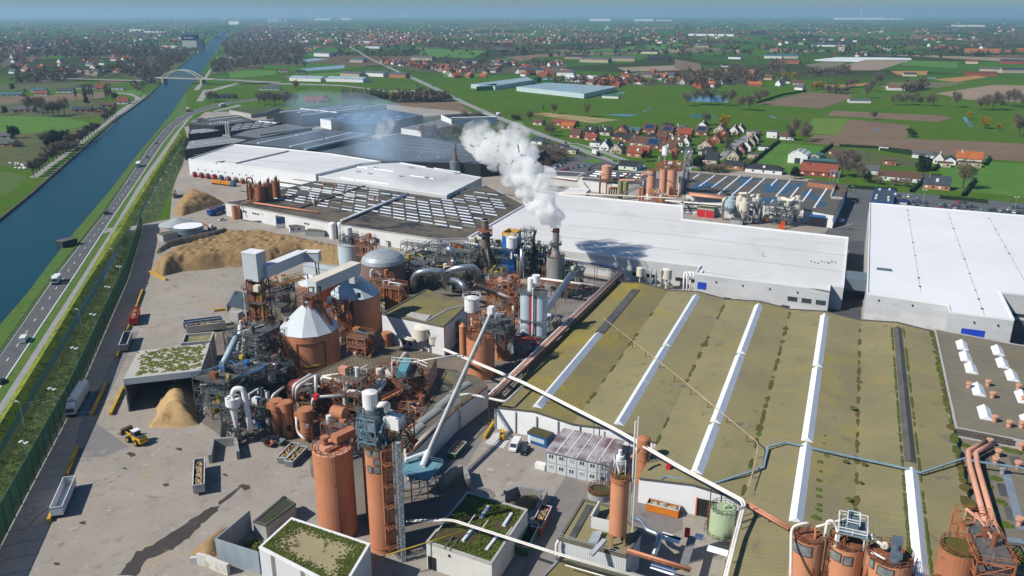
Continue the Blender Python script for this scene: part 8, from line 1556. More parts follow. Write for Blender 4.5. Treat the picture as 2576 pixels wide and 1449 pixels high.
def barn(bq,r,x,y,L,Wd,hw,hr,rc,wc,rz=S_,name='barn',cat='barn'):
 c=P(r,x,y);t=T(name,bq,cat,c,None,rz);X,Y=Wd/2,L/2;wl=wc if not isinstance(wc,str)else wm_(wc)
 MB().az([(-X,-Y),(X,-Y),(X,Y),(-X,Y)],0,hw,mt=False).add([(-X,-Y,hw),(X,-Y,hw),(0,-Y,hw+hr)],[(0,1,2)]).add([(-X,Y,hw),(X,Y,hw),(0,Y,hw+hr)],[(0,2,1)]).bd('wall',wl,t)
 MB().add([(X+.3,-Y,hw),(X+.3,Y,hw),(0,Y,hw+hr+.1),(0,-Y,hw+hr+.1)],[(0,1,2,3)]).add([(-X-.3,-Y,hw),(-X-.3,Y,hw),(0,Y,hw+hr+.1),(0,-Y,hw+hr+.1)],[(3,2,1,0)]).bd('roof',rc if not isinstance(rc,str)else rm_(rc),t,0)
 MB().box((0,-Y),min(4,Wd*.4),.16,0,min(4,hw*.8)).bd('door',a9,t);return t
c_=barn('white steel barn with striped teal roof on the green lawn','B',1760,440,17,14,6,3.4,aa('striped barn roof',(.62,.68,.70),(.55,.6,.62),.2,.5,av=('row',3.4,.35)),'white',.5);barn('dark green long shed behind the red roofed villa','B',2120,480,34,9,3.2,1.2,'teal','black',S_+.1);barn('small teal roofed shed beside the white steel barn','B',1990,400,13,7,3,1,'teal','beige',.7)
glas=aa('greenhouse glass',(.30,.42,.45),(.38,.50,.53),.05,.25,spec=.6,av=('stripe',8,.7));gst=aa('green steel',(.02,.22,.06),(.02,.18,.05),.2)
t=aw('greenhouse','big glass greenhouse in the green meadow','greenhouse',[P('10',x,y,6)for x,y in ((1322,655),(1545,625),(2078,655),(1832,708))],6,aa('greenhouse side',(.55,.66,.68),(.48,.6,.62),.1,.3,av=('stripe',4,.7)),glas,.2);t=aw('greenhouse','second greenhouse with a green end wall behind the first','greenhouse',[P('10',x,y,6)for x,y in ((978,635),(1400,582),(1445,605),(1160,648))],6,MATS['greenhouse side'],glas,.2)
t=aw('green_shed','bright green shed at the corner of the greenhouses','shed',[P('10',x,y,6)for x,y in ((1020,655),(1170,645),(1175,632),(1060,640))],6,gst,glas,.1);t=aw('green_shed','green fronted greenhouse block behind the dark tank','shed',[P('10',x,y,5)for x,y in ((1510,602),(1670,602),(1660,592),(1520,592))],5,gst,glas,.1)
t=tk('dark green round tank behind the greenhouses','10',1448,1508,625,1478,580,aa('dark green tank',(.02,.07,.05)),'round_tank','tank',n=24);barn('white roofed works hall right of the greenhouses','10',1815,615,50,25,7,3,a6,'white',S_);barn('pale long greenhouse by the road left of the poplars','00',2330,610,60,22,5,3,glas,'white',S_);barn('pale long greenhouse left of the main road','10',50,615,70,24,5,3,glas,'white',S_)
for lb,r,x,y,L,Wd,hw,rc,wc in (('pale barn with a wide grey roof beyond the green field','10',620,455,55,25,7,'grey','beige'),('grey shed in the row along the main road','10',130,470,35,20,6,'teal','beige'),('white fronted works by the main road','10',265,575,45,20,6,'grey','white'),('orange brick works with a white roof by the main road','10',440,585,32,18,6,'grey','orange brick'),('low shed with light roof beside the main road works','10',90,575,45,18,5,'grey','beige'),('blue roofed hall at the far main road','10',245,365,50,20,7,'slate','white'),('white depot at the far main road','10',200,322,70,20,6,'grey','white'),('white gabled hall with blue roof among the village houses','10',970,490,38,26,8,'slate','white'),('long dark roofed barn with pale wall in the fields','10',1920,470,70,26,7,'grey','beige'),('dark barn left of the pale walled one','10',1780,445,60,24,6,'dark','beige'),('dark barn with pale end in the right fields','10',2130,460,55,28,7,'grey','beige'),('black barn at the right of the fields','10',2400,460,50,26,7,'dark','black'),('grey barn with a solar roof below the village','10',1445,555,48,24,7,'slate','beige'),('pale barn beside the solar roofed barn','10',1670,570,45,22,6,'grey','white'),('long barn in the brown fields','10',2325,405,50,22,6,'dark','cream'),('grey shed near the village pond','10',2290,585,32,18,6,'grey','beige'),('white modern house with dark base by the meadow','10',2035,740,22,10,3,'teal','white'),('teal roofed barn beside the cover sheeted field','20',785,440,50,28,6,'teal','cream'),('teal roofed barn left of its twin','20',680,440,42,24,6,'teal','white'),('red long barn among trees','20',790,480,55,16,5,'red','brick'),('red roofed long stables at the right','20',2250,570,50,16,5,'brown','red brick'),('pale roofed barn beside the red stables','20',2320,545,36,18,6,'grey','beige'),('teal roofed barns at the right edge of the fields','20',2500,550,50,20,6,'slate','beige'),('slate roofed sheds at the right edge','20',2480,480,46,24,6,'slate','red brick'),('white shed in the middle fields','20',395,445,30,16,5,'slate','white'),('long white factory with saw teeth far in the fields','20',220,272,230,40,11,'slate','white'),('black roofed hall far in the fields','20',570,258,90,40,11,'dark','black'),('white halls left of the far saw tooth factory','20',130,358,60,22,6,'grey','beige'),('long brick kiln in the far right fields','20',2260,398,90,26,7,'orange','orange brick'),('low white greenhouse roof far right','20',1100,350,110,30,5,'slate','white'),('dark chalet by the road bend','20',315,505,14,12,3,'dark','white'),('red roofed house behind the bare trees on the lane','20',1605,680,24,12,4,'red','white'),('dark thatched farm in the orange field','20',1710,575,22,14,4,'dark','cream'),('orange roofed house in the hedged garden at the right','20',2180,480,24,14,4,'orange','cream'),('white yard sheds of the tree nursery','20',1330,775,26,10,3,'grey','white'),('white hall right of the woods beyond the canal','00',2450,425,50,26,8,'grey','white'),('pale sheds in the wood right of the canal','00',1820,450,60,14,6,'grey','white')):
 barn(lb,r,x,y,L,Wd,hw,Wd*.16,rc,wc,S_+rnd.uniform(-.25,.25))
protos=[]
for rc,wc in (('red','brick'),('orange','white'),('dark','white'),('brown','beige'),('red','white'),('grey','white'),('brown','red brick'),('orange','brick')):
 protos.append((rc,wc,hs('x',(0,0,0),0,12,9,3.6,4.2,rc,wc,bn=False,group='far')))
ZONES=[('10',300,455,900,560,40,'along the main road beyond the roundabout'),('10',800,470,1700,590,55,'in the village behind the greenhouses'),('10',1880,560,2576,660,34,'in the ribbon village right of the greenhouses'),('20',0,600,900,690,16,'by the pond wood'),('10',0,240,650,350,46,'in the red roofed village up the main road'),('00',60,400,1130,560,62,'in the village left of the canal'),('00',2250,240,2576,400,16,'in the village right of the canal wood'),('20',1250,400,1440,430,5,'beyond the covered field'),('20',850,300,1300,350,12,'among the far right fields'),('20',1650,270,2100,310,12,'in the far right hamlet')]
used=set();RH_=random.Random(21)
for r,x0,y0,x1,y1,n,where in ZONES:
 for k in range(n):
  f=RH_.random();x=x0+(x1-x0)*f;y=y0+(y1-y0)*(f*.75+RH_.random()*.25 if 'main road beyond' in where else RH_.random());rc,wc,pr=RH_.choice(protos)
  g='%s roofed %s houses %s'%(rc,wc,where);cpt(pr,P(r,x,y),RH_.choice((.3,1.9,1.0,2.5))+RH_.uniform(-.2,.2),(RH_.uniform(.85,1.15),RH_.uniform(.9,1.7),RH_.uniform(.9,1.2)),'small %s roofed %s house %s'%(rc,wc,where),g)
for _,_,pr in protos:
 for o in [pr]+list(pr.children_recursive):D.objects.remove(o)
def far_mass(name,zones,m_list,aj,size):
 R2=random.Random(aj);mb=MB()
 for r,x0,y0,x1,y1,n in zones:
  for k in range(n):
   c=P(r,R2.uniform(x0,x1),R2.uniform(y0,y1));mi=R2.randrange(len(m_list)//2);L_,w_,h_=R2.uniform(*size),R2.uniform(9,14),R2.uniform(3.5,7);a=R2.uniform(0,3.1);X=V3((math.cos(a),math.sin(a),0))*L_/2;Y=V3((-math.sin(a),math.cos(a),0))*w_/2;z=UP*h_;rg=UP*(h_+R2.uniform(1,4.5))
   mb.add([c-X-Y,c+X-Y,c+X+Y,c-X+Y,c-X-Y+z,c+X-Y+z,c+X+Y+z,c-X+Y+z,c-X+rg,c+X+rg],[(0,1,5,4),(1,2,6,9,5),(2,3,7,6),(3,0,4,8,7)],2*mi);mb.add([c-X-Y+z,c+X-Y+z,c+X+Y+z,c-X+Y+z,c-X+rg,c+X+rg],[(0,1,5,4),(2,3,4,5)],2*mi+1)
 o=mb.bd(name,m_list);o['kind']='stuff';o['label']='scattered far houses and halls melting into the blue plain';return o
ml=[wm_('brick'),rm_('red'),wm_('white'),rm_('dark'),wm_('beige'),rm_('red'),wm_('brick'),rm_('brown'),wm_('brick'),rm_('dark'),wm_('beige'),rm_('grey'),wm_('red brick'),rm_('orange'),wm_('white'),rm_('brown')]
far_mass('far_houses',[('00',0,170,1500,400,300),('00',0,118,2576,170,60),('00',1900,180,2576,320,190),('10',0,160,2576,250,230),('10',700,250,2576,330,190),('10',0,240,700,330,280),('10',0,130,2576,160,60),('20',0,160,2576,260,210),('20',0,260,2576,400,60),('20',0,118,2576,160,60)],ml,4,(9,22))
for lb,r,x,y,L,Wd,h in (('long white halls under the thin far chimney','20',1330,150,900,120,40),('white hall right of the far chimney','20',1560,148,500,60,25),('white hall far right at the horizon','20',2150,200,260,60,12),('white hall at the middle horizon','10',1955,160,330,60,34),('white hall right of the middle horizon one','10',2285,160,300,60,28),('small white halls at the horizon','10',2440,158,260,40,14),('white hall on the left horizon','10',390,126,120,60,60),('low white hall beside it on the left horizon','10',490,126,480,60,40),('white warehouse at the far end of the canal','00',1775,185,130,40,30),('low white warehouse near the canal end','00',1700,145,150,40,12),('white hall left of the mill tower','00',1290,370,60,26,9),('low white hall left of the mill tower annex','00',1045,235,120,30,10),('pale greenhouse far left','00',1180,245,160,30,6),('white flats far left of the canal','00',900,140,90,20,24),('tower block far left of the canal','00',1330,150,22,20,55),('dark block on the left horizon','00',1145,130,80,40,45),('white terminal beneath the wind turbines','00',2440,152,330,60,26),('pink terminal under the left turbine of the middle group','10',45,152,200,60,30)):
 barn(lb,r,x,y,L,Wd,h,h*.08,a6 if 'dark' not in lb else 'dark','white' if 'dark' not in lb else 'black',S_,'far_hall','hall')
for k in range(5):p=P('00',2030+k*17,172);b9('far_silo',MB().cyl(p.x,p.y,0,55,9,n=12),wp,'white horizon silo, %s of the five left of the turbines'%lbl(k),'silo',group='white silos on the horizon')
p=P('20',1343,152);h=H(p,'20',1357,55);b9('far_chimney',MB().cyl(p.x,p.y,0,h,9,5,10),aa('far chimney',(.7,.68,.66)),'thin pale chimney standing on the right horizon','chimney')
p=P('00',1117,168);b9('church_tower',MB().box(p,9,9,0,30).cyl(p.x,p.y,30,60,6,.1,8),aa('church slate',(.05,.05,.06)),'dark church spire on the left horizon','church')
t=T('mill_tower','white mill tower with dark blue top and white lettering by the canal','mill',P('00',1435,372));p=P('00',1435,372);a,b=P('00',1378,372),P('00',1485,372);wid=(b-a).length;h=H(p,'00',1428,262);hm=H(p,'00',1428,305)
MB().box(p+V3((0,12,0)),wid,24,0,hm).bd('wall',aa('mill grey',(.5,.51,.5),(.42,.43,.42),.05),t);MB().box(p+V3((0,12,0)),wid+.4,24.4,hm,h).bd('sign_band',aa('mill blue',(.01,.015,.11)),t)
cu=D.curves.new('lettering','FONT');cu.body='farmers';cu.align_x='CENTER';cu.size=wid*.22;cu.extrude=.1;o=D.objects.new('lettering',cu);COL.objects.link(o);cu.materials.append(wp);dg=bpy.context.evaluated_depsgraph_get();me=D.meshes.new_from_object(o.evaluated_get(dg));D.objects.remove(o);o=D.objects.new('lettering',me);COL.objects.link(o);o.parent=t;o.location=(0,-.5,hm+(h-hm)*.3);o.rotation_euler=(math.pi/2,0,0)
MB().box(p+V3((wid*.75,6,0)),wid*.4,12,0,h*.7).bd('side_block',aa('side slate',(.06,.09,.12)),t)
for k,(r,x,yb,yh)in enumerate((('00',2118,172,88),('00',2157,165,90),('00',2337,150,88),('00',2415,150,82),('00',2552,150,95),('10',30,152,98),('10',98,148,95),('10',183,152,92),('10',250,148,98))):
 p=P(r,x,yb);h=H(p,r,x,yh);t=T('wind_turbine','white wind turbine on the horizon, %s of nine from the left'%lbl(k),'wind turbine',p,'wind turbines on the horizon');MB().cyl(p.x,p.y,0,h,h*.05,h*.03,10).bd('tower',wp,t);MB().box(p,h*.04,h*.1,h-h*.015,h+h*.03).bd('nacelle',wp,t)
 for j in range(3):an=.4+k*.7+j*2.094;MB().ad(p+V3((0,-h*.07,h)),p+V3((math.cos(an)*h*.45,-h*.07,h+math.sin(an)*h*.45)),h*.04).bd('blade',wp,t)
a,b=P('00',1222,592),P('00',1508,600);d=b-a;X=d.normalized();Y=V3((-X.y,X.x,0));t=T('arch_bridge','grey concrete bowstring arch bridge over the canal','bridge',a);bc=aa('bridge concrete',(.40,.39,.35),(.32,.31,.28),.2)
zd=7.5;A0,B0=P('00',1222,592,zd),P('00',1508,600,zd);d=B0-A0;hh=H(V3(((A0+B0).x/2,(A0+B0).y/2,0)),'00',1355,535)-zd
MB().ai(A0-d*.35,d*1.7,Y*10,UP*1.2).bd('deck',bc,t)
for s in (0,1):MB().tube([A0+d*(k/16)+Y*(.5+9*s)+UP*(1+hh*(1-(k/8-1)**2))for k in range(17)],.9,6).bd('arch',bc,t);hg=MB();[hg.ad(A0+d*(k/16)+Y*(.5+9*s)+UP,A0+d*(k/16)+Y*(.5+9*s)+UP*(1+hh*(1-(k/8-1)**2)),.35)for k in range(2,15)];hg.bd('hanger',bc,t)
for f in (-.02,1.0):MB().ai(V3((A0+d*f).xy.to_3d()),X*3,Y*10,UP*zd).bd('pier',bc,t)
mb=MB();mb.ai(A0-d*4-UP*(zd*.7),d*3.65,Y*9,UP*.8);strc('bridge_road',mb,gr);mb=MB();mb.add([B0+d*.35+UP*.8,B0+d*.35+Y*9+UP*.8,P('00',2100,622)+Y*8+UP*.3,P('00',2100,630)+UP*.3],[(0,1,2,3)]);strc('bridge_road',mb,gr)
A0,B0=P('00',1470,383,7),P('00',1665,385,7);d=B0-A0;t=T('canal_bridge','low dark flat bridge further up the canal','bridge',A0);MB().ai(A0,d,V3((0,12,0)),UP*1.6).bd('deck',aa('dark bridge',(.08,.09,.1)),t)
for f in (.15,.85):MB().box(A0+d*f,4,10,0,7).bd('pier',bc,t)
A0,B0=P('00',1600,276,7),P('00',1690,276,7);d=B0-A0;t=T('canal_bridge','farthest dark bridge near the end of the canal','bridge',A0);MB().ai(A0,d,V3((0,12,0)),UP*1.6).bd('deck',MATS['dark bridge'],t);MB().box(A0+d*.1,4,10,0,7).bd('pier',bc,t)
for k,(xl,xr,yb,xt,yt)in enumerate(((452,490,450,470,360),(484,545,462,515,352),(545,590,452,568,362),(585,638,448,610,350))):tk('%s of the silver tanks clustered at the road bend'%['leftmost','biggest white fronted one','third','rightmost'][k],'D',xl,xr,yb,xt,yt,silver if k!=1 else gvm,'silver_tank','tank',n=18,group='silver tanks at the bend',ao=gvm)
frm('steel decks on the silver tanks at the road bend',P('D',545,360,17),16,6,[17.5],S_,gvm,ak,zb=16,n=(3,1),ag=8,aj=7,stair=False)
for k in range(7):
 x=698+k*29;tk('tall silver silo, %s from the left of the row of seven'%lbl(k),'D',x-15,x+15,442+k*15,x,400-k*1.5 if k<3 else 376+(k-3)*3,silver,'silver_silo','silo',n=16,top='cone',toph=1.2,group='row of tall silver silos')
bark=aa('bark',(.10,.08,.06),(.06,.05,.04),1,1)
def leafm(n,c,c2):return aa(n,c,c2,.35,1,contrast=.5,spec=.1)
twig=leafm('bare twigs',(.21,.165,.125),(.12,.095,.075));twig_g=leafm('grey green twigs',(.19,.17,.095),(.11,.10,.055));ever=leafm('evergreen',(.022,.04,.014),(.011,.022,.010));bud=leafm('budding leaves',(.13,.13,.045),(.08,.085,.03));gold=leafm('golden willow',(.40,.27,.015),(.26,.17,.012));bushm=leafm('bush leaves',(.055,.08,.02),(.03,.045,.014));reedm=leafm('red reeds',(.24,.14,.10),(.16,.10,.075));hedgem=leafm('hedge leaves',(.022,.045,.016),(.012,.026,.011))
def crown(n,rx,rz_,zc,s,aj,thin=.35,clumps=15,mb=None,o=V3((0,0,0))):
 R2=random.Random(aj);mb=mb or MB();cl_=[]
 for i in range(clumps):
  while 1:
   p=V3((R2.uniform(-1,1),R2.uniform(-1,1),R2.uniform(-1,1)))
   if p.length<1:break
  cl_.append((p*.74,R2.uniform(.24,.46)))
 for i in range(n):
  c,r=R2.choice(cl_);d=V3((R2.gauss(0,1),R2.gauss(0,1),R2.gauss(0,1))).normalized();q_=c+d*r*R2.random()**.4
  p=o+V3((q_.x*rx,q_.y*rx,zc+q_.z*rz_));u=(d+V3((R2.gauss(0,.6),R2.gauss(0,.6),R2.gauss(.3,.5)))).normalized()*s*R2.uniform(.6,1.5);v=u.cross(V3((R2.gauss(0,1),R2.gauss(0,1),R2.gauss(0,1)))).normalized()*s*thin
  mb.add([p-v,p+v,p+u],[(0,1,2)])
 return mb
def am(name,h,rx,rzc,zc,n,s,m,aj,thin=.35,limbs=6,tr=.28):
 t=T(name,'x','tree',(0,0,0));mb=MB().tube([(0,0,0),(.1,0,h*.35),(0,.1,h*.8)],[tr,tr*.7,tr*.2],7);R2=random.Random(aj)
 for i in range(limbs):an=i*2.4;z=h*R2.uniform(.28,.6);mb.tube([(0,0,z),(math.cos(an)*rx*.35,math.sin(an)*rx*.35,z+h*.16),(math.cos(an)*rx*.75,math.sin(an)*rx*.75,z+h*.3)],[tr*.4,tr*.25,.04],5)
 mb.bd('trunk',bark,t);crown(n,rx,rzc,zc,s,aj,thin).bd('crown',m,t);return t
PR={'bare':am('bare_tree',12,4.6,4.4,8,1500,1.2,twig,1,.075,8),'bareg':am('bare_tree',11,4.8,4.2,7.2,1500,1.1,twig_g,2,.08,8),'quay':am('quay_tree',8,3.0,2.6,5.8,900,1.1,twig,3,.14,7,.3),'poplar':am('poplar',20,1.7,9,10.5,620,1.2,twig,4,.13,9,.25),'ever':am('evergreen_tree',12,4,5.6,6.2,1400,.8,ever,5,.4,5),'gold':am('golden_willow',9,4,3.8,5,900,.8,gold,6,.3),'bush':am('bush',4,2.4,1.7,1.9,420,.6,bushm,7,.4,4,.12),'bud':am('budding_tree',9,3.3,3.6,5.4,650,.6,bud,8,.25),'brown':am('brown_bush',5,3,2.2,2.5,520,.7,twig,9,.16,5,.12)}
def tree(kind,loc,sc,bq,group=None):return cpt(PR[kind],loc,rnd.uniform(0,6),(sc*rnd.uniform(.9,1.1),sc*rnd.uniform(.9,1.1),sc*rnd.uniform(.9,1.15)),bq,group)
i=0
for x0,y0,x1,y1,n in ((275,812,420,690,7),(435,690,590,560,7),(645,548,785,450,7),(850,378,930,318,5)):
 for k in range(n):tree('quay',P('J',x0+(x1-x0)*k/(n-1),y0+(y1-y0)*k/(n-1)),rnd.uniform(1.05,1.4),'bare tree in the row on the left canal bank, %s from the near end'%lbl(i),'bare trees along the left quay');i+=1
SP=[('poplar','10',[(x,790-abs(x-180)*.05)for x in range(10,365,15)],1.0,'tall bare poplar in the dense row behind the black hall','row of bare poplars'),('bare','20',[(30,800),(90,790),(150,795),(215,790),(300,800),(360,790),(430,830),(500,835),(570,790),(60,680),(250,700),(620,760),(330,640),(20,640)],1.5,'bare tree standing around the blue pond','bare trees around the pond'),('bare','20',[(360,590),(390,585),(420,590),(450,585),(470,600),(150,610),(240,610),(560,600)],1.7,'tall bare tree in the wood behind the pond houses','bare trees behind the pond'),('gold','20',[(975,680),(1010,678),(1045,675),(1160,680),(770,600),(838,598)],1.25,'golden willow in the fields right of the pond','golden willows in the fields'),('gold','20',[(320,972)],1.4,'golden willow behind the hamlet',None),('gold','20',[(2275,970)],1.3,'larger golden willow by the stream at the right',None),('gold','20',[(2378,978)],.8,'small golden willow right of the larger one',None),('gold','20',[(2165,900)],.8,'golden willow at the bend of the stream',None),('gold','20',[(1145,425),(1030,420),(580,460),(560,390),(1990,400)],1.3,'golden budding tree by the far farms','golden trees by the far farms'),('bareg','20',[(1590,790),(1640,795),(1690,790),(1740,795),(1790,795),(1850,800),(1890,800),(1620,770),(1760,770)],1.2,'bare tree in the copse of the tree nursery','trees of the nursery copse'),('bare','20',[(2240,830),(2290,835),(2340,830),(2400,835),(2450,800),(2500,810),(2560,820),(2060,810),(2380,790)],1.5,'bare tree in the grove at the right edge','grove at the right edge'),('bare','20',[(2535,1030)],1.9,'big bare tree standing alone at the right edge',None),('bareg','20',[(1440,905)],1.0,'slim bare tree at the field corner',None),('bush','20',[(1740,1035),(1720,1010)],1.6,'dark bush on the field boundary','bushes on the field boundary'),('bare','20',[(1250,660),(1270,665),(1300,660),(1420,690),(1460,640),(1490,640),(1390,740)],1.3,'bare tree beside the farm lane','bare trees beside the farm lane'),('bareg','20',[(2110,1425)],1.7,'round bare tree on the lawn behind the car park',None),('bare','20',[(1200,1330),(1240,1340),(1290,1300),(1320,1340),(1180,1270),(1260,1260),(1350,1370)],1.1,'bare tree in the garden right of the red roofed villa','garden trees beside the villa'),('brown','20',[(1500,1350),(1560,1340),(1640,1340),(1700,1350),(1600,1400),(1680,1410),(1480,1390)],1.3,'brown bush around the long brown roofed house','brown garden bushes'),('ever','20',[(1810,1330),(1790,1290)],1.15,'dark evergreen beside the long brown roofed house','evergreens by the brown roof'),('ever','20',[(1395,1380),(840,1350),(850,1330)],.65,'small dark conifer in a front garden','small garden conifers'),('ever','A',[(1405,760)],.7,'dark conifer in front of the long red brown roof',None),('ever','A',[(2080,880),(2120,860)],1.0,'dark tree right of the ribbed silos','dark trees by the silos'),('brown','A',[(2200,890),(2280,900),(2340,900),(2400,895)],1.7,'grey brown bush behind the rain pool roof','bushes behind the rain pool roof'),('bud','A',[(1260,450),(1350,470),(1400,490),(1510,490),(650,480),(980,450)],.8,'pale budding tree among the hamlet houses','budding trees in the hamlet'),('bud','B',[(830,330),(850,290),(870,250),(900,200),(940,170),(990,160),(880,330),(840,200)],.95,'budding tree along the village street','trees along the village street'),('bareg','A',[(225,440)],1.1,'olive bare tree by the main road',None),('bareg','A',[(690,195)],1.5,'big bare willow alone in the meadow',None),('bareg','A',[(252,158)],1.1,'smaller bare willow in the meadow',None),('poplar','A',[(125,135)],.75,'slim poplar left of the meadow willows',None),('bareg','A',[(2180,300)],1.2,'bare tree by the dark meadow pond',None),('bare','B',[(1640,170),(1820,190),(1860,170),(1700,120)],1.2,'bare tree at the field edge behind the lawn','bare trees at the field edge'),('brown','A',[(20+k*27,780-(k%5)*28)for k in range(13)],2.0,'brown bare bush in the thicket by the staff car park','thicket by the staff car park'),('bare','10',[(620+k*28,1040+(k%3)*10)for k in range(11)],.95,'bare tree in the row behind the seamed roof','bare trees behind the seamed roof'),('brown','10',[(600,930),(640,935),(690,925),(570,935)],1.5,'dark bush beside the blue roofed hall','bushes by the blue hall'),('bareg','10',[(930,925),(1000,930),(1050,925)],1.0,'bare tree in front of the long low shed','bare trees by the low shed'),('bush','10',[(1300,900),(1320,905),(1340,900),(1290,1060)],1.3,'green bush by the log pile','bushes by the log pile'),('bareg','10',[(1590,1000),(1560,1020),(1420,920)],1.1,'olive tree near the old barn','trees near the old barn'),('ever','J',[(420,590),(450,575),(480,560),(515,560),(545,560),(470,590)],1.15,'dark evergreen in the clump beside the left quay','dark clump beside the left quay'),('brown','J',[(390,620),(420,630),(500,610),(540,605),(570,600),(590,590)],1.9,'purple brown bush in front of the dark clump','brown bushes by the dark clump'),('bareg','J',[(350,545),(370,540),(395,538),(420,532),(440,525)],.9,'bare tree in the little row behind the dark clump','row behind the dark clump'),('bare','J',[(390,330),(430,325),(480,320),(350,320),(520,310),(300,300),(230,300)],1.5,'tall bare tree by the farm left of the canal','tall trees by the left farm'),('poplar','J',[(615,195),(680,190),(700,195),(725,185),(750,190),(860,195),(880,195),(900,190),(690,210)],1.1,'bare poplar left of the canal','bare poplars left of the canal'),('ever','J',[(40,315),(90,500),(935,200),(705,235),(130,500),(100,120)],.9,'dark evergreen at a farm left of the canal','evergreens at the left farms'),('brown','J',[(130,300),(160,570),(110,570),(205,130),(180,60),(140,50)],1.2,'brown bush left of the canal','bushes left of the canal'),('brown','00',[(1100,640),(1130,620),(1160,600),(1080,660),(1190,590),(1050,690)],2.2,'bare bush beside the arch bridge','bushes beside the arch bridge'),('gold','00',[(2230,670)],1.6,'golden tree beside the pale grey barns',None),('bud','00',[(1580,765),(1600,770),(1630,765)],1.5,'olive tree above the road bend','trees above the road bend'),('bare','00',[(1960+k*38,790+(k%2)*15)for k in range(8)],1.3,'grey bare tree behind the black hall','bare trees behind the black hall'),('bare','00',[(2300,525),(2180,500),(1700,560),(1690,540)],1.5,'bare tree by the glass ponds','bare trees by the glass ponds')]
for kind,r,ah,sc,lb,g in SP:
 for (x,y)in ah:tree(kind,P(r,x,y),sc*rnd.uniform(.85,1.15),lb,g)
for t in PR.values():
 for o in [t]+list(t.children):D.objects.remove(o)
def mass(name,bq,spots,m,aj,n=16,hr=(6,12),wr=(4,7),s=2.2,thin=.3):
 R2=random.Random(aj);mb=MB()
 for p in spots:h,w_=R2.uniform(*hr),R2.uniform(*wr);crown(n,w_,h*.5,h*.5,s*h/9,R2.random(),thin,4,mb,p)
 o=mb.bd(name,m);o['kind']='stuff';o['label']=bq;return o
def zone(r,ay,n,aj):
 R2=random.Random(aj);pv_=[V3((x,y,0))for x,y in ay];out=[];xs=[p.x for p in pv_];ys=[p.y for p in pv_]
 while len(out)<n:
  p=V3((R2.uniform(min(xs),max(xs)),R2.uniform(min(ys),max(ys)),0))
  if b6(p,pv_):out.append(P(r,p.x,p.y))
 return out
W_=[('00',[(1690,400),(1680,330),(1780,260),(1860,215),(2050,205),(2200,250),(2250,330),(2350,400),(2200,430),(1900,440),(1700,430)],520),('00',[(430,420),(440,340),(700,320),(1240,370),(1480,380),(1380,470),(1250,450),(900,440),(600,430)],380),('00',[(750,590),(900,490),(1250,440),(1400,450),(1250,560),(1150,640),(900,560)],170),('00',[(1580,560),(1640,470),(1800,430),(2050,460),(2300,430),(2250,500),(2000,490),(1760,540)],150),('00',[(-80,420),(100,330),(420,300),(420,420),(100,480),(-80,560)],90),('00',[(100,620),(500,560),(720,570),(480,620),(100,640)],50),('10',[(640,365),(680,325),(820,320),(830,360)],60),('10',[(850,350),(1000,330),(1500,360),(1820,375),(1400,385),(900,365)],120),('10',[(1830,360),(2000,330),(2140,340),(2140,370)],60),('10',[(300,490),(900,470),(1700,480),(1700,530),(1000,560),(600,540)],80),('10',[(350,770),(560,740),(700,745),(850,765),(560,780)],60),('20',[(0,650),(0,560),(300,570),(620,590),(560,650),(300,640)],90),('20',[(1080,690),(1300,700),(1250,715),(1080,700)],12),('20',[(650,560),(660,480),(780,490),(780,550)],40),('20',[(1660,350),(1740,300),(1790,350)],30),('20',[(2180,350),(2300,280),(2576,240),(2576,310),(2380,350)],90),('20',[(930,560),(1250,540),(1240,560),(960,572)],40),('20',[(1660,690),(1850,655),(1850,670),(1700,700)],30),('20',[(0,345),(120,320),(430,320),(430,335),(100,350)],60),('10',[(1500,640),(2100,600),(2576,640),(2576,650),(2100,640)],40)]
sp=[]
for k,(r,ay,n)in enumerate(W_):sp+=zone(r,ay,int(n*1.3),50+k);a3('wood_floor',PP(r,*ay),.06,aa('wood floor',(.105,.085,.05),(.065,.06,.03),.03))
mass('woodland','bare brown woods of the plain',sp,leafm('wood twigs',(.16,.125,.09),(.09,.075,.05)),1,44,(9,17),(4.5,8),1.9,.32)
sp=[]
R2=random.Random(8)
for r in ('00','10','20'):
 for k in range(1500 if r=='00' else 950):
  y=108+330*R2.random()**1.7;x=R2.uniform(-60,2640)
  if r=='00' and y>300 and x>1200:continue
  sp.append(P(r,x,y+R2.uniform(-2,2)))
mass('far_trees','countless far trees of the blue plain',sp,aa('far tree mass',(.085,.078,.05),(.035,.042,.026),.01,1),2,12,(7,14),(6,16),4.5,.6)
def between(l,r,n,aj,f=(0,1),seg=None):
 R2=random.Random(aj);out=[];m_=[(a,b)for a,b in zip(l,r)];ln=[(m_[i+1][0]-m_[i][0]).length for i in range(len(m_)-1)]
 for k in range(n):
  i=R2.choices(range(len(ln)),ln)[0];u=R2.random();v=R2.uniform(*f);out.append(m_[i][0].lerp(m_[i+1][0],u).lerp(m_[i][1].lerp(m_[i+1][1],u),v))
 return out
mass('scrub','low green and brown scrub between ditch and windscreen',between([a for a,b in SCRUB],[b for a,b in SCRUB],1500,3,(.12,.9)),leafm('scrub leaves',(.085,.14,.025),(.05,.075,.018)),3,26,(.8,2.2),(.6,1.5),1.2,.5);mass('scrub','brown patches in the scrub strip',between([a for a,b in SCRUB],[b for a,b in SCRUB],260,4,(.15,.9)),twig_g,4,26,(1.2,2.8),(.8,1.8),1.2,.3)
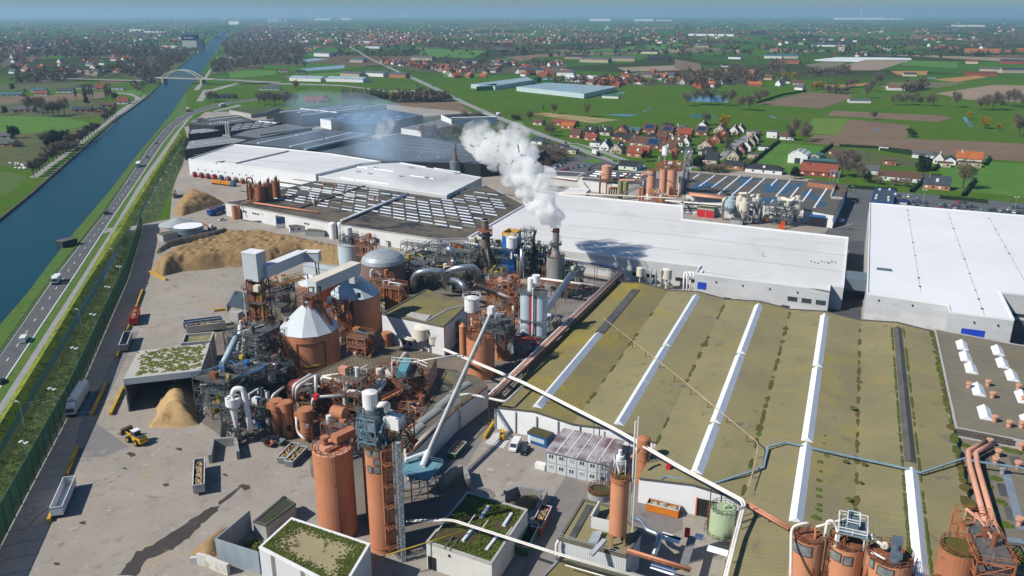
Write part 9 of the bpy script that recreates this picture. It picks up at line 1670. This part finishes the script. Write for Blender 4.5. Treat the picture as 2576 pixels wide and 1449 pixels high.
mass('scrub','bushes on the lamp lined strip beside the access lane',between(PP('O',(690,385),(882,0))+PP('00',(1340,1180),(1415,1050)),PP('O',(850,340),(1000,40))+PP('00',(1395,1190),(1425,1060)),420,5),bushm,5,26,(1,3),(.8,1.8),1.2,.45);mass('grass_tufts','rough grass on the bank along the ditch',between(bl[:7],br[:7],2600,6,(.3,1)),leafm('bank tufts',(.17,.20,.014),(.06,.11,.01)),6,12,(1.2,2.2),(.5,1),1.6,.35)
mass('reeds','reddish reeds fringing the right canal bank',between(crt[1:9],[p+V3((2.6,.6,0))for p in crt[1:9]],700,7),reedm,7,14,(1.2,2.2),(.5,1.1),1.6,.15)
mass('thicket','dry thicket and logs beside the main road',zone('10',[(1200,860),(1320,835),(1500,850),(1560,900),(1500,910),(1350,880)],120,9),leafm('log pile',(.2,.12,.07),(.1,.07,.045)),9,20,(1.2,3),(1.5,3),1.6,.5);mass('thicket','dense bare thicket right of the seamed roof',zone('10',[(1400,1240),(1440,1150),(1620,1110),(1690,1140),(1660,1230),(1500,1290)],150,10),twig,10,40,(4,8),(2,4),1.4,.14)
mass('garden_greenery','shrubs and small trees between the hamlet houses',zone('A',[(480,480),(700,400),(1400,400),(2500,380),(2570,560),(2100,740),(1500,740),(1000,680),(640,560)],240,11)+zone('B',[(860,560),(1050,400),(1180,210),(1300,230),(1100,500)],50,12)+zone('20',[(1380,1380),(1420,1290),(1780,1310),(1820,1400),(1600,1430)],50,13),leafm('garden leaves',(.06,.075,.025),(.03,.04,.016)),11,30,(1.6,4),(1.2,2.2),1.0,.35)
def hedge(bq,ah,w=1.4,h=1.8):
 t=T('hedge',bq,'hedge',ah[0]);mb=MB();R2=random.Random(len(bq))
 for a,b in zip(ah,ah[1:]):
  d=b-a;x=V3((d.y,-d.x,0)).normalized()*w/2;n=max(1,int(d.length/1.3));prev=None
  for i in range(n+1):
   q_=a.lerp(b,i/n);j=R2.uniform(.85,1.1);sec=[q_-x*j,q_-x*.9+UP*h*j,q_+x*.9+UP*h*R2.uniform(.9,1.1),q_+x*j]
   if prev:mb.add(prev+sec,[(0,4,5,1),(1,5,6,2),(2,6,7,3)])
   prev=sec
 mb.bd('foliage',hedgem,t);return t
for lb,r,ah in (('long clipped hedge beside the bright green lawn','B',[(1090,530),(1240,400),(1370,290),(1500,190)]),('dark hedge between paddock and long field','C',[(235,250),(720,275),(1140,325)]),('hedge in front of the grey roofed bungalow','C',[(720,290),(1150,360),(1400,440)]),('thin tall hedge across the lawn behind the car park','C',[(1800,880),(1955,680)]),('dark hedge beside the drive of the slate roofed house','C',[(1140,830),(1330,655)]),('hedge along the street before the long brown roof','C',[(260,770),(700,800),(960,815)]),('hedge in front of the white bungalow drive','B',[(1720,620),(1800,540)]),('hedge at the paddock corner','C',[(0,345),(140,235)]),('low hedge along the car park street','C',[(1500,910),(1900,945),(2110,970)]),('hedge around the pond houses','20',[(560,780),(750,720),(930,690)]),('hedge along the garden by the orange roofed white house','C',[(1420,560),(1510,480)]),('fence hedge behind the orange roofed white house','C',[(2085,490),(2140,400)])):hedge(lb,PP(r,*ah),1.8,2.2)
t=T('silage_clamp','clamp of white wrapped silage bales beside the left quay','bales',P('J',190,735));R2=random.Random(2)
for k in range(46):p=P('J',R2.uniform(70,310),R2.uniform(705,752));MB().tube([p+V3((-.6,0,.6)),p+V3((.7,.3,.6))],.62,10).bd('bale',wp,t)
def at(r,x,y,dist):
 d=ray(r,x,y);k=dist/math.hypot(d.x,d.y);return V3((d.x*k,d.y*k,CAMH+d.z*k))
path=[(STACK+UP*.3,1.2),(at('11',1600,215,303),3.0),(at('11',1545,130,305),5.0),(at('11',1500,40,307),5.8),(at('10',1440,1380,310),7.0),(at('10',1350,1290,314),9.0),(at('10',1250,1200,318),9.5),(at('10',1170,1120,322),9.0),(at('10',1070,1060,326),7.5),(at('10',1000,1010,328),5.0),(at('10',1020,965,329),3.0)]
import bmesh
R2=random.Random(12);bm=bmesh.new()
for (p,r),(q_,s)in zip(path,path[1:]):
 for i in range(9):
  f=R2.random();rr=r+(s-r)*f;c=p.lerp(q_,f)+V3((R2.gauss(0,1),R2.gauss(0,1),R2.gauss(0,1)))*rr*.34
  bmesh.ops.create_icosphere(bm,subdivisions=3,radius=rr*R2.uniform(.32,.58),matrix=Matrix.Translation(c))
 for i in range(12):
  f=R2.random();rr=r+(s-r)*f;d=V3((R2.gauss(0,1),R2.gauss(0,1),R2.gauss(0,1))).normalized()
  bmesh.ops.create_icosphere(bm,subdivisions=2,radius=rr*R2.uniform(.1,.24),matrix=Matrix.Translation(p.lerp(q_,f)+d*rr*R2.uniform(.75,1.0)))
me=D.meshes.new('steam');bm.to_mesh(me);bm.free();tmp=D.objects.new('tmp',me);COL.objects.link(tmp)
mo=tmp.modifiers.new('r','REMESH');mo.mode='VOXEL';mo.voxel_size=.38
dg=bpy.context.evaluated_depsgraph_get();me2=D.meshes.new_from_object(tmp.evaluated_get(dg));D.objects.remove(tmp)
co=[v.co.copy()for v in me2.vertices];no=[v.normal.copy()for v in me2.vertices]
for v,c,n_ in zip(me2.vertices,co,no):
 d=.5+(.3-abs(noise.noise(c*.28)))*2.4+(.3-abs(noise.noise(c*.65)))*1.2+noise.noise(c*1.5)*.3;k=min(1,max(0,(c-STACK).length/10));v.co=c+n_*d*k
o=D.objects.new('steam_plume',me2);COL.objects.link(o);tag(o,'dense white steam plume billowing from the grey stack','steam');o['kind']='stuff'
def vapour(name,dens,ns,lo,hi,col=(1,1,1),an=.0,thin=None):
 m=D.materials.new(name);m.use_nodes=True;nt=m.node_tree;nt.nodes.clear();N=nt.nodes
 ou=N.new('ShaderNodeOutputMaterial');v=N.new('ShaderNodeVolumePrincipled');v.inputs['Color'].default_value=(*col,1);v.inputs['Anisotropy'].default_value=an
 tc_=N.new('ShaderNodeTexCoord');n=N.new('ShaderNodeTexNoise');n.inputs['Scale'].default_value=ns;n.inputs['Detail'].default_value=4;mr=N.new('ShaderNodeMapRange');mr.inputs[1].default_value=lo;mr.inputs[2].default_value=hi;mr.inputs[4].default_value=dens
 nt.links.new(tc_.outputs['Object'],n.inputs['Vector']);nt.links.new(n.outputs[0],mr.inputs[0])
 if thin:
  sx=N.new('ShaderNodeSeparateXYZ');nt.links.new(tc_.outputs['Object'],sx.inputs[0]);m2=N.new('ShaderNodeMapRange');m2.inputs[1].default_value=thin[0];m2.inputs[2].default_value=thin[1];m2.inputs[3].default_value=dens;m2.inputs[4].default_value=dens*thin[2];nt.links.new(sx.outputs[2],m2.inputs[0]);nt.links.new(m2.outputs[0],mr.inputs[4])
 nt.links.new(mr.outputs[0],v.inputs['Density']);nt.links.new(v.outputs[0],ou.inputs['Volume']);return m
me2.materials.clear();me2.materials.append(vapour('steam vapour',.85,.22,.38,.62,thin=(38,64,.16)))
mb=MB();ps=[(at('10',860,1040,395),10),(at('10',420,1010,470),17),(at('10',120,940,560),22),(at('00',2300,900,640),22)]
mb.tube([p for p,r in ps],[r for p,r in ps],12);o=mb.bd('drifting_smoke',vapour('thin smoke',.016,.03,.42,.8,(.6,.8,1.0)));tag(o,'thin blue smoke drifting over the dark halls','smoke');o['kind']='stuff'
mb=MB();ps=[(at('10',320,1100,425),1.2),(at('10',290,1020,427),3),(at('10',330,960,430),4.5),(at('10',360,900,432),4)]
mb.tube([p for p,r in ps],[r for p,r in ps],10);o=mb.bd('steam_wisp',vapour('wisp vapour',.16,.18,.42,.7));tag(o,'small white wisp of steam above the grey roofs','steam');o['kind']='stuff'
bpy.context.view_layer.update()
def air(name,lo,hi,dens,col):
 mb=MB();mb.ai(lo,V3((hi[0]-lo[0],0,0)),V3((0,hi[1]-lo[1],0)),V3((0,0,hi[2]-lo[2])))
 m=D.materials.new(name);m.use_nodes=True;nt=m.node_tree;nt.nodes.clear()
 o=nt.nodes.new('ShaderNodeOutputMaterial');v=nt.nodes.new('ShaderNodeVolumePrincipled')
 v.inputs['Color'].default_value=(*col,1);v.inputs['Density'].default_value=dens;v.inputs['Anisotropy'].default_value=.2
 nt.links.new(v.outputs[0],o.inputs['Volume'])
 ob=mb.bd(name,m);ob['kind']='stuff';return ob
air('haze',(-30100,-500,-1),(30100,32100,max((o.matrix_world@V3(c)).z for o in D.objects if o.type=='MESH' for c in o.bound_box)+3),.00008,(.46,.73,1.0))
for o in D.objects:
 if o.get('loc0')is not None:del o['loc0']
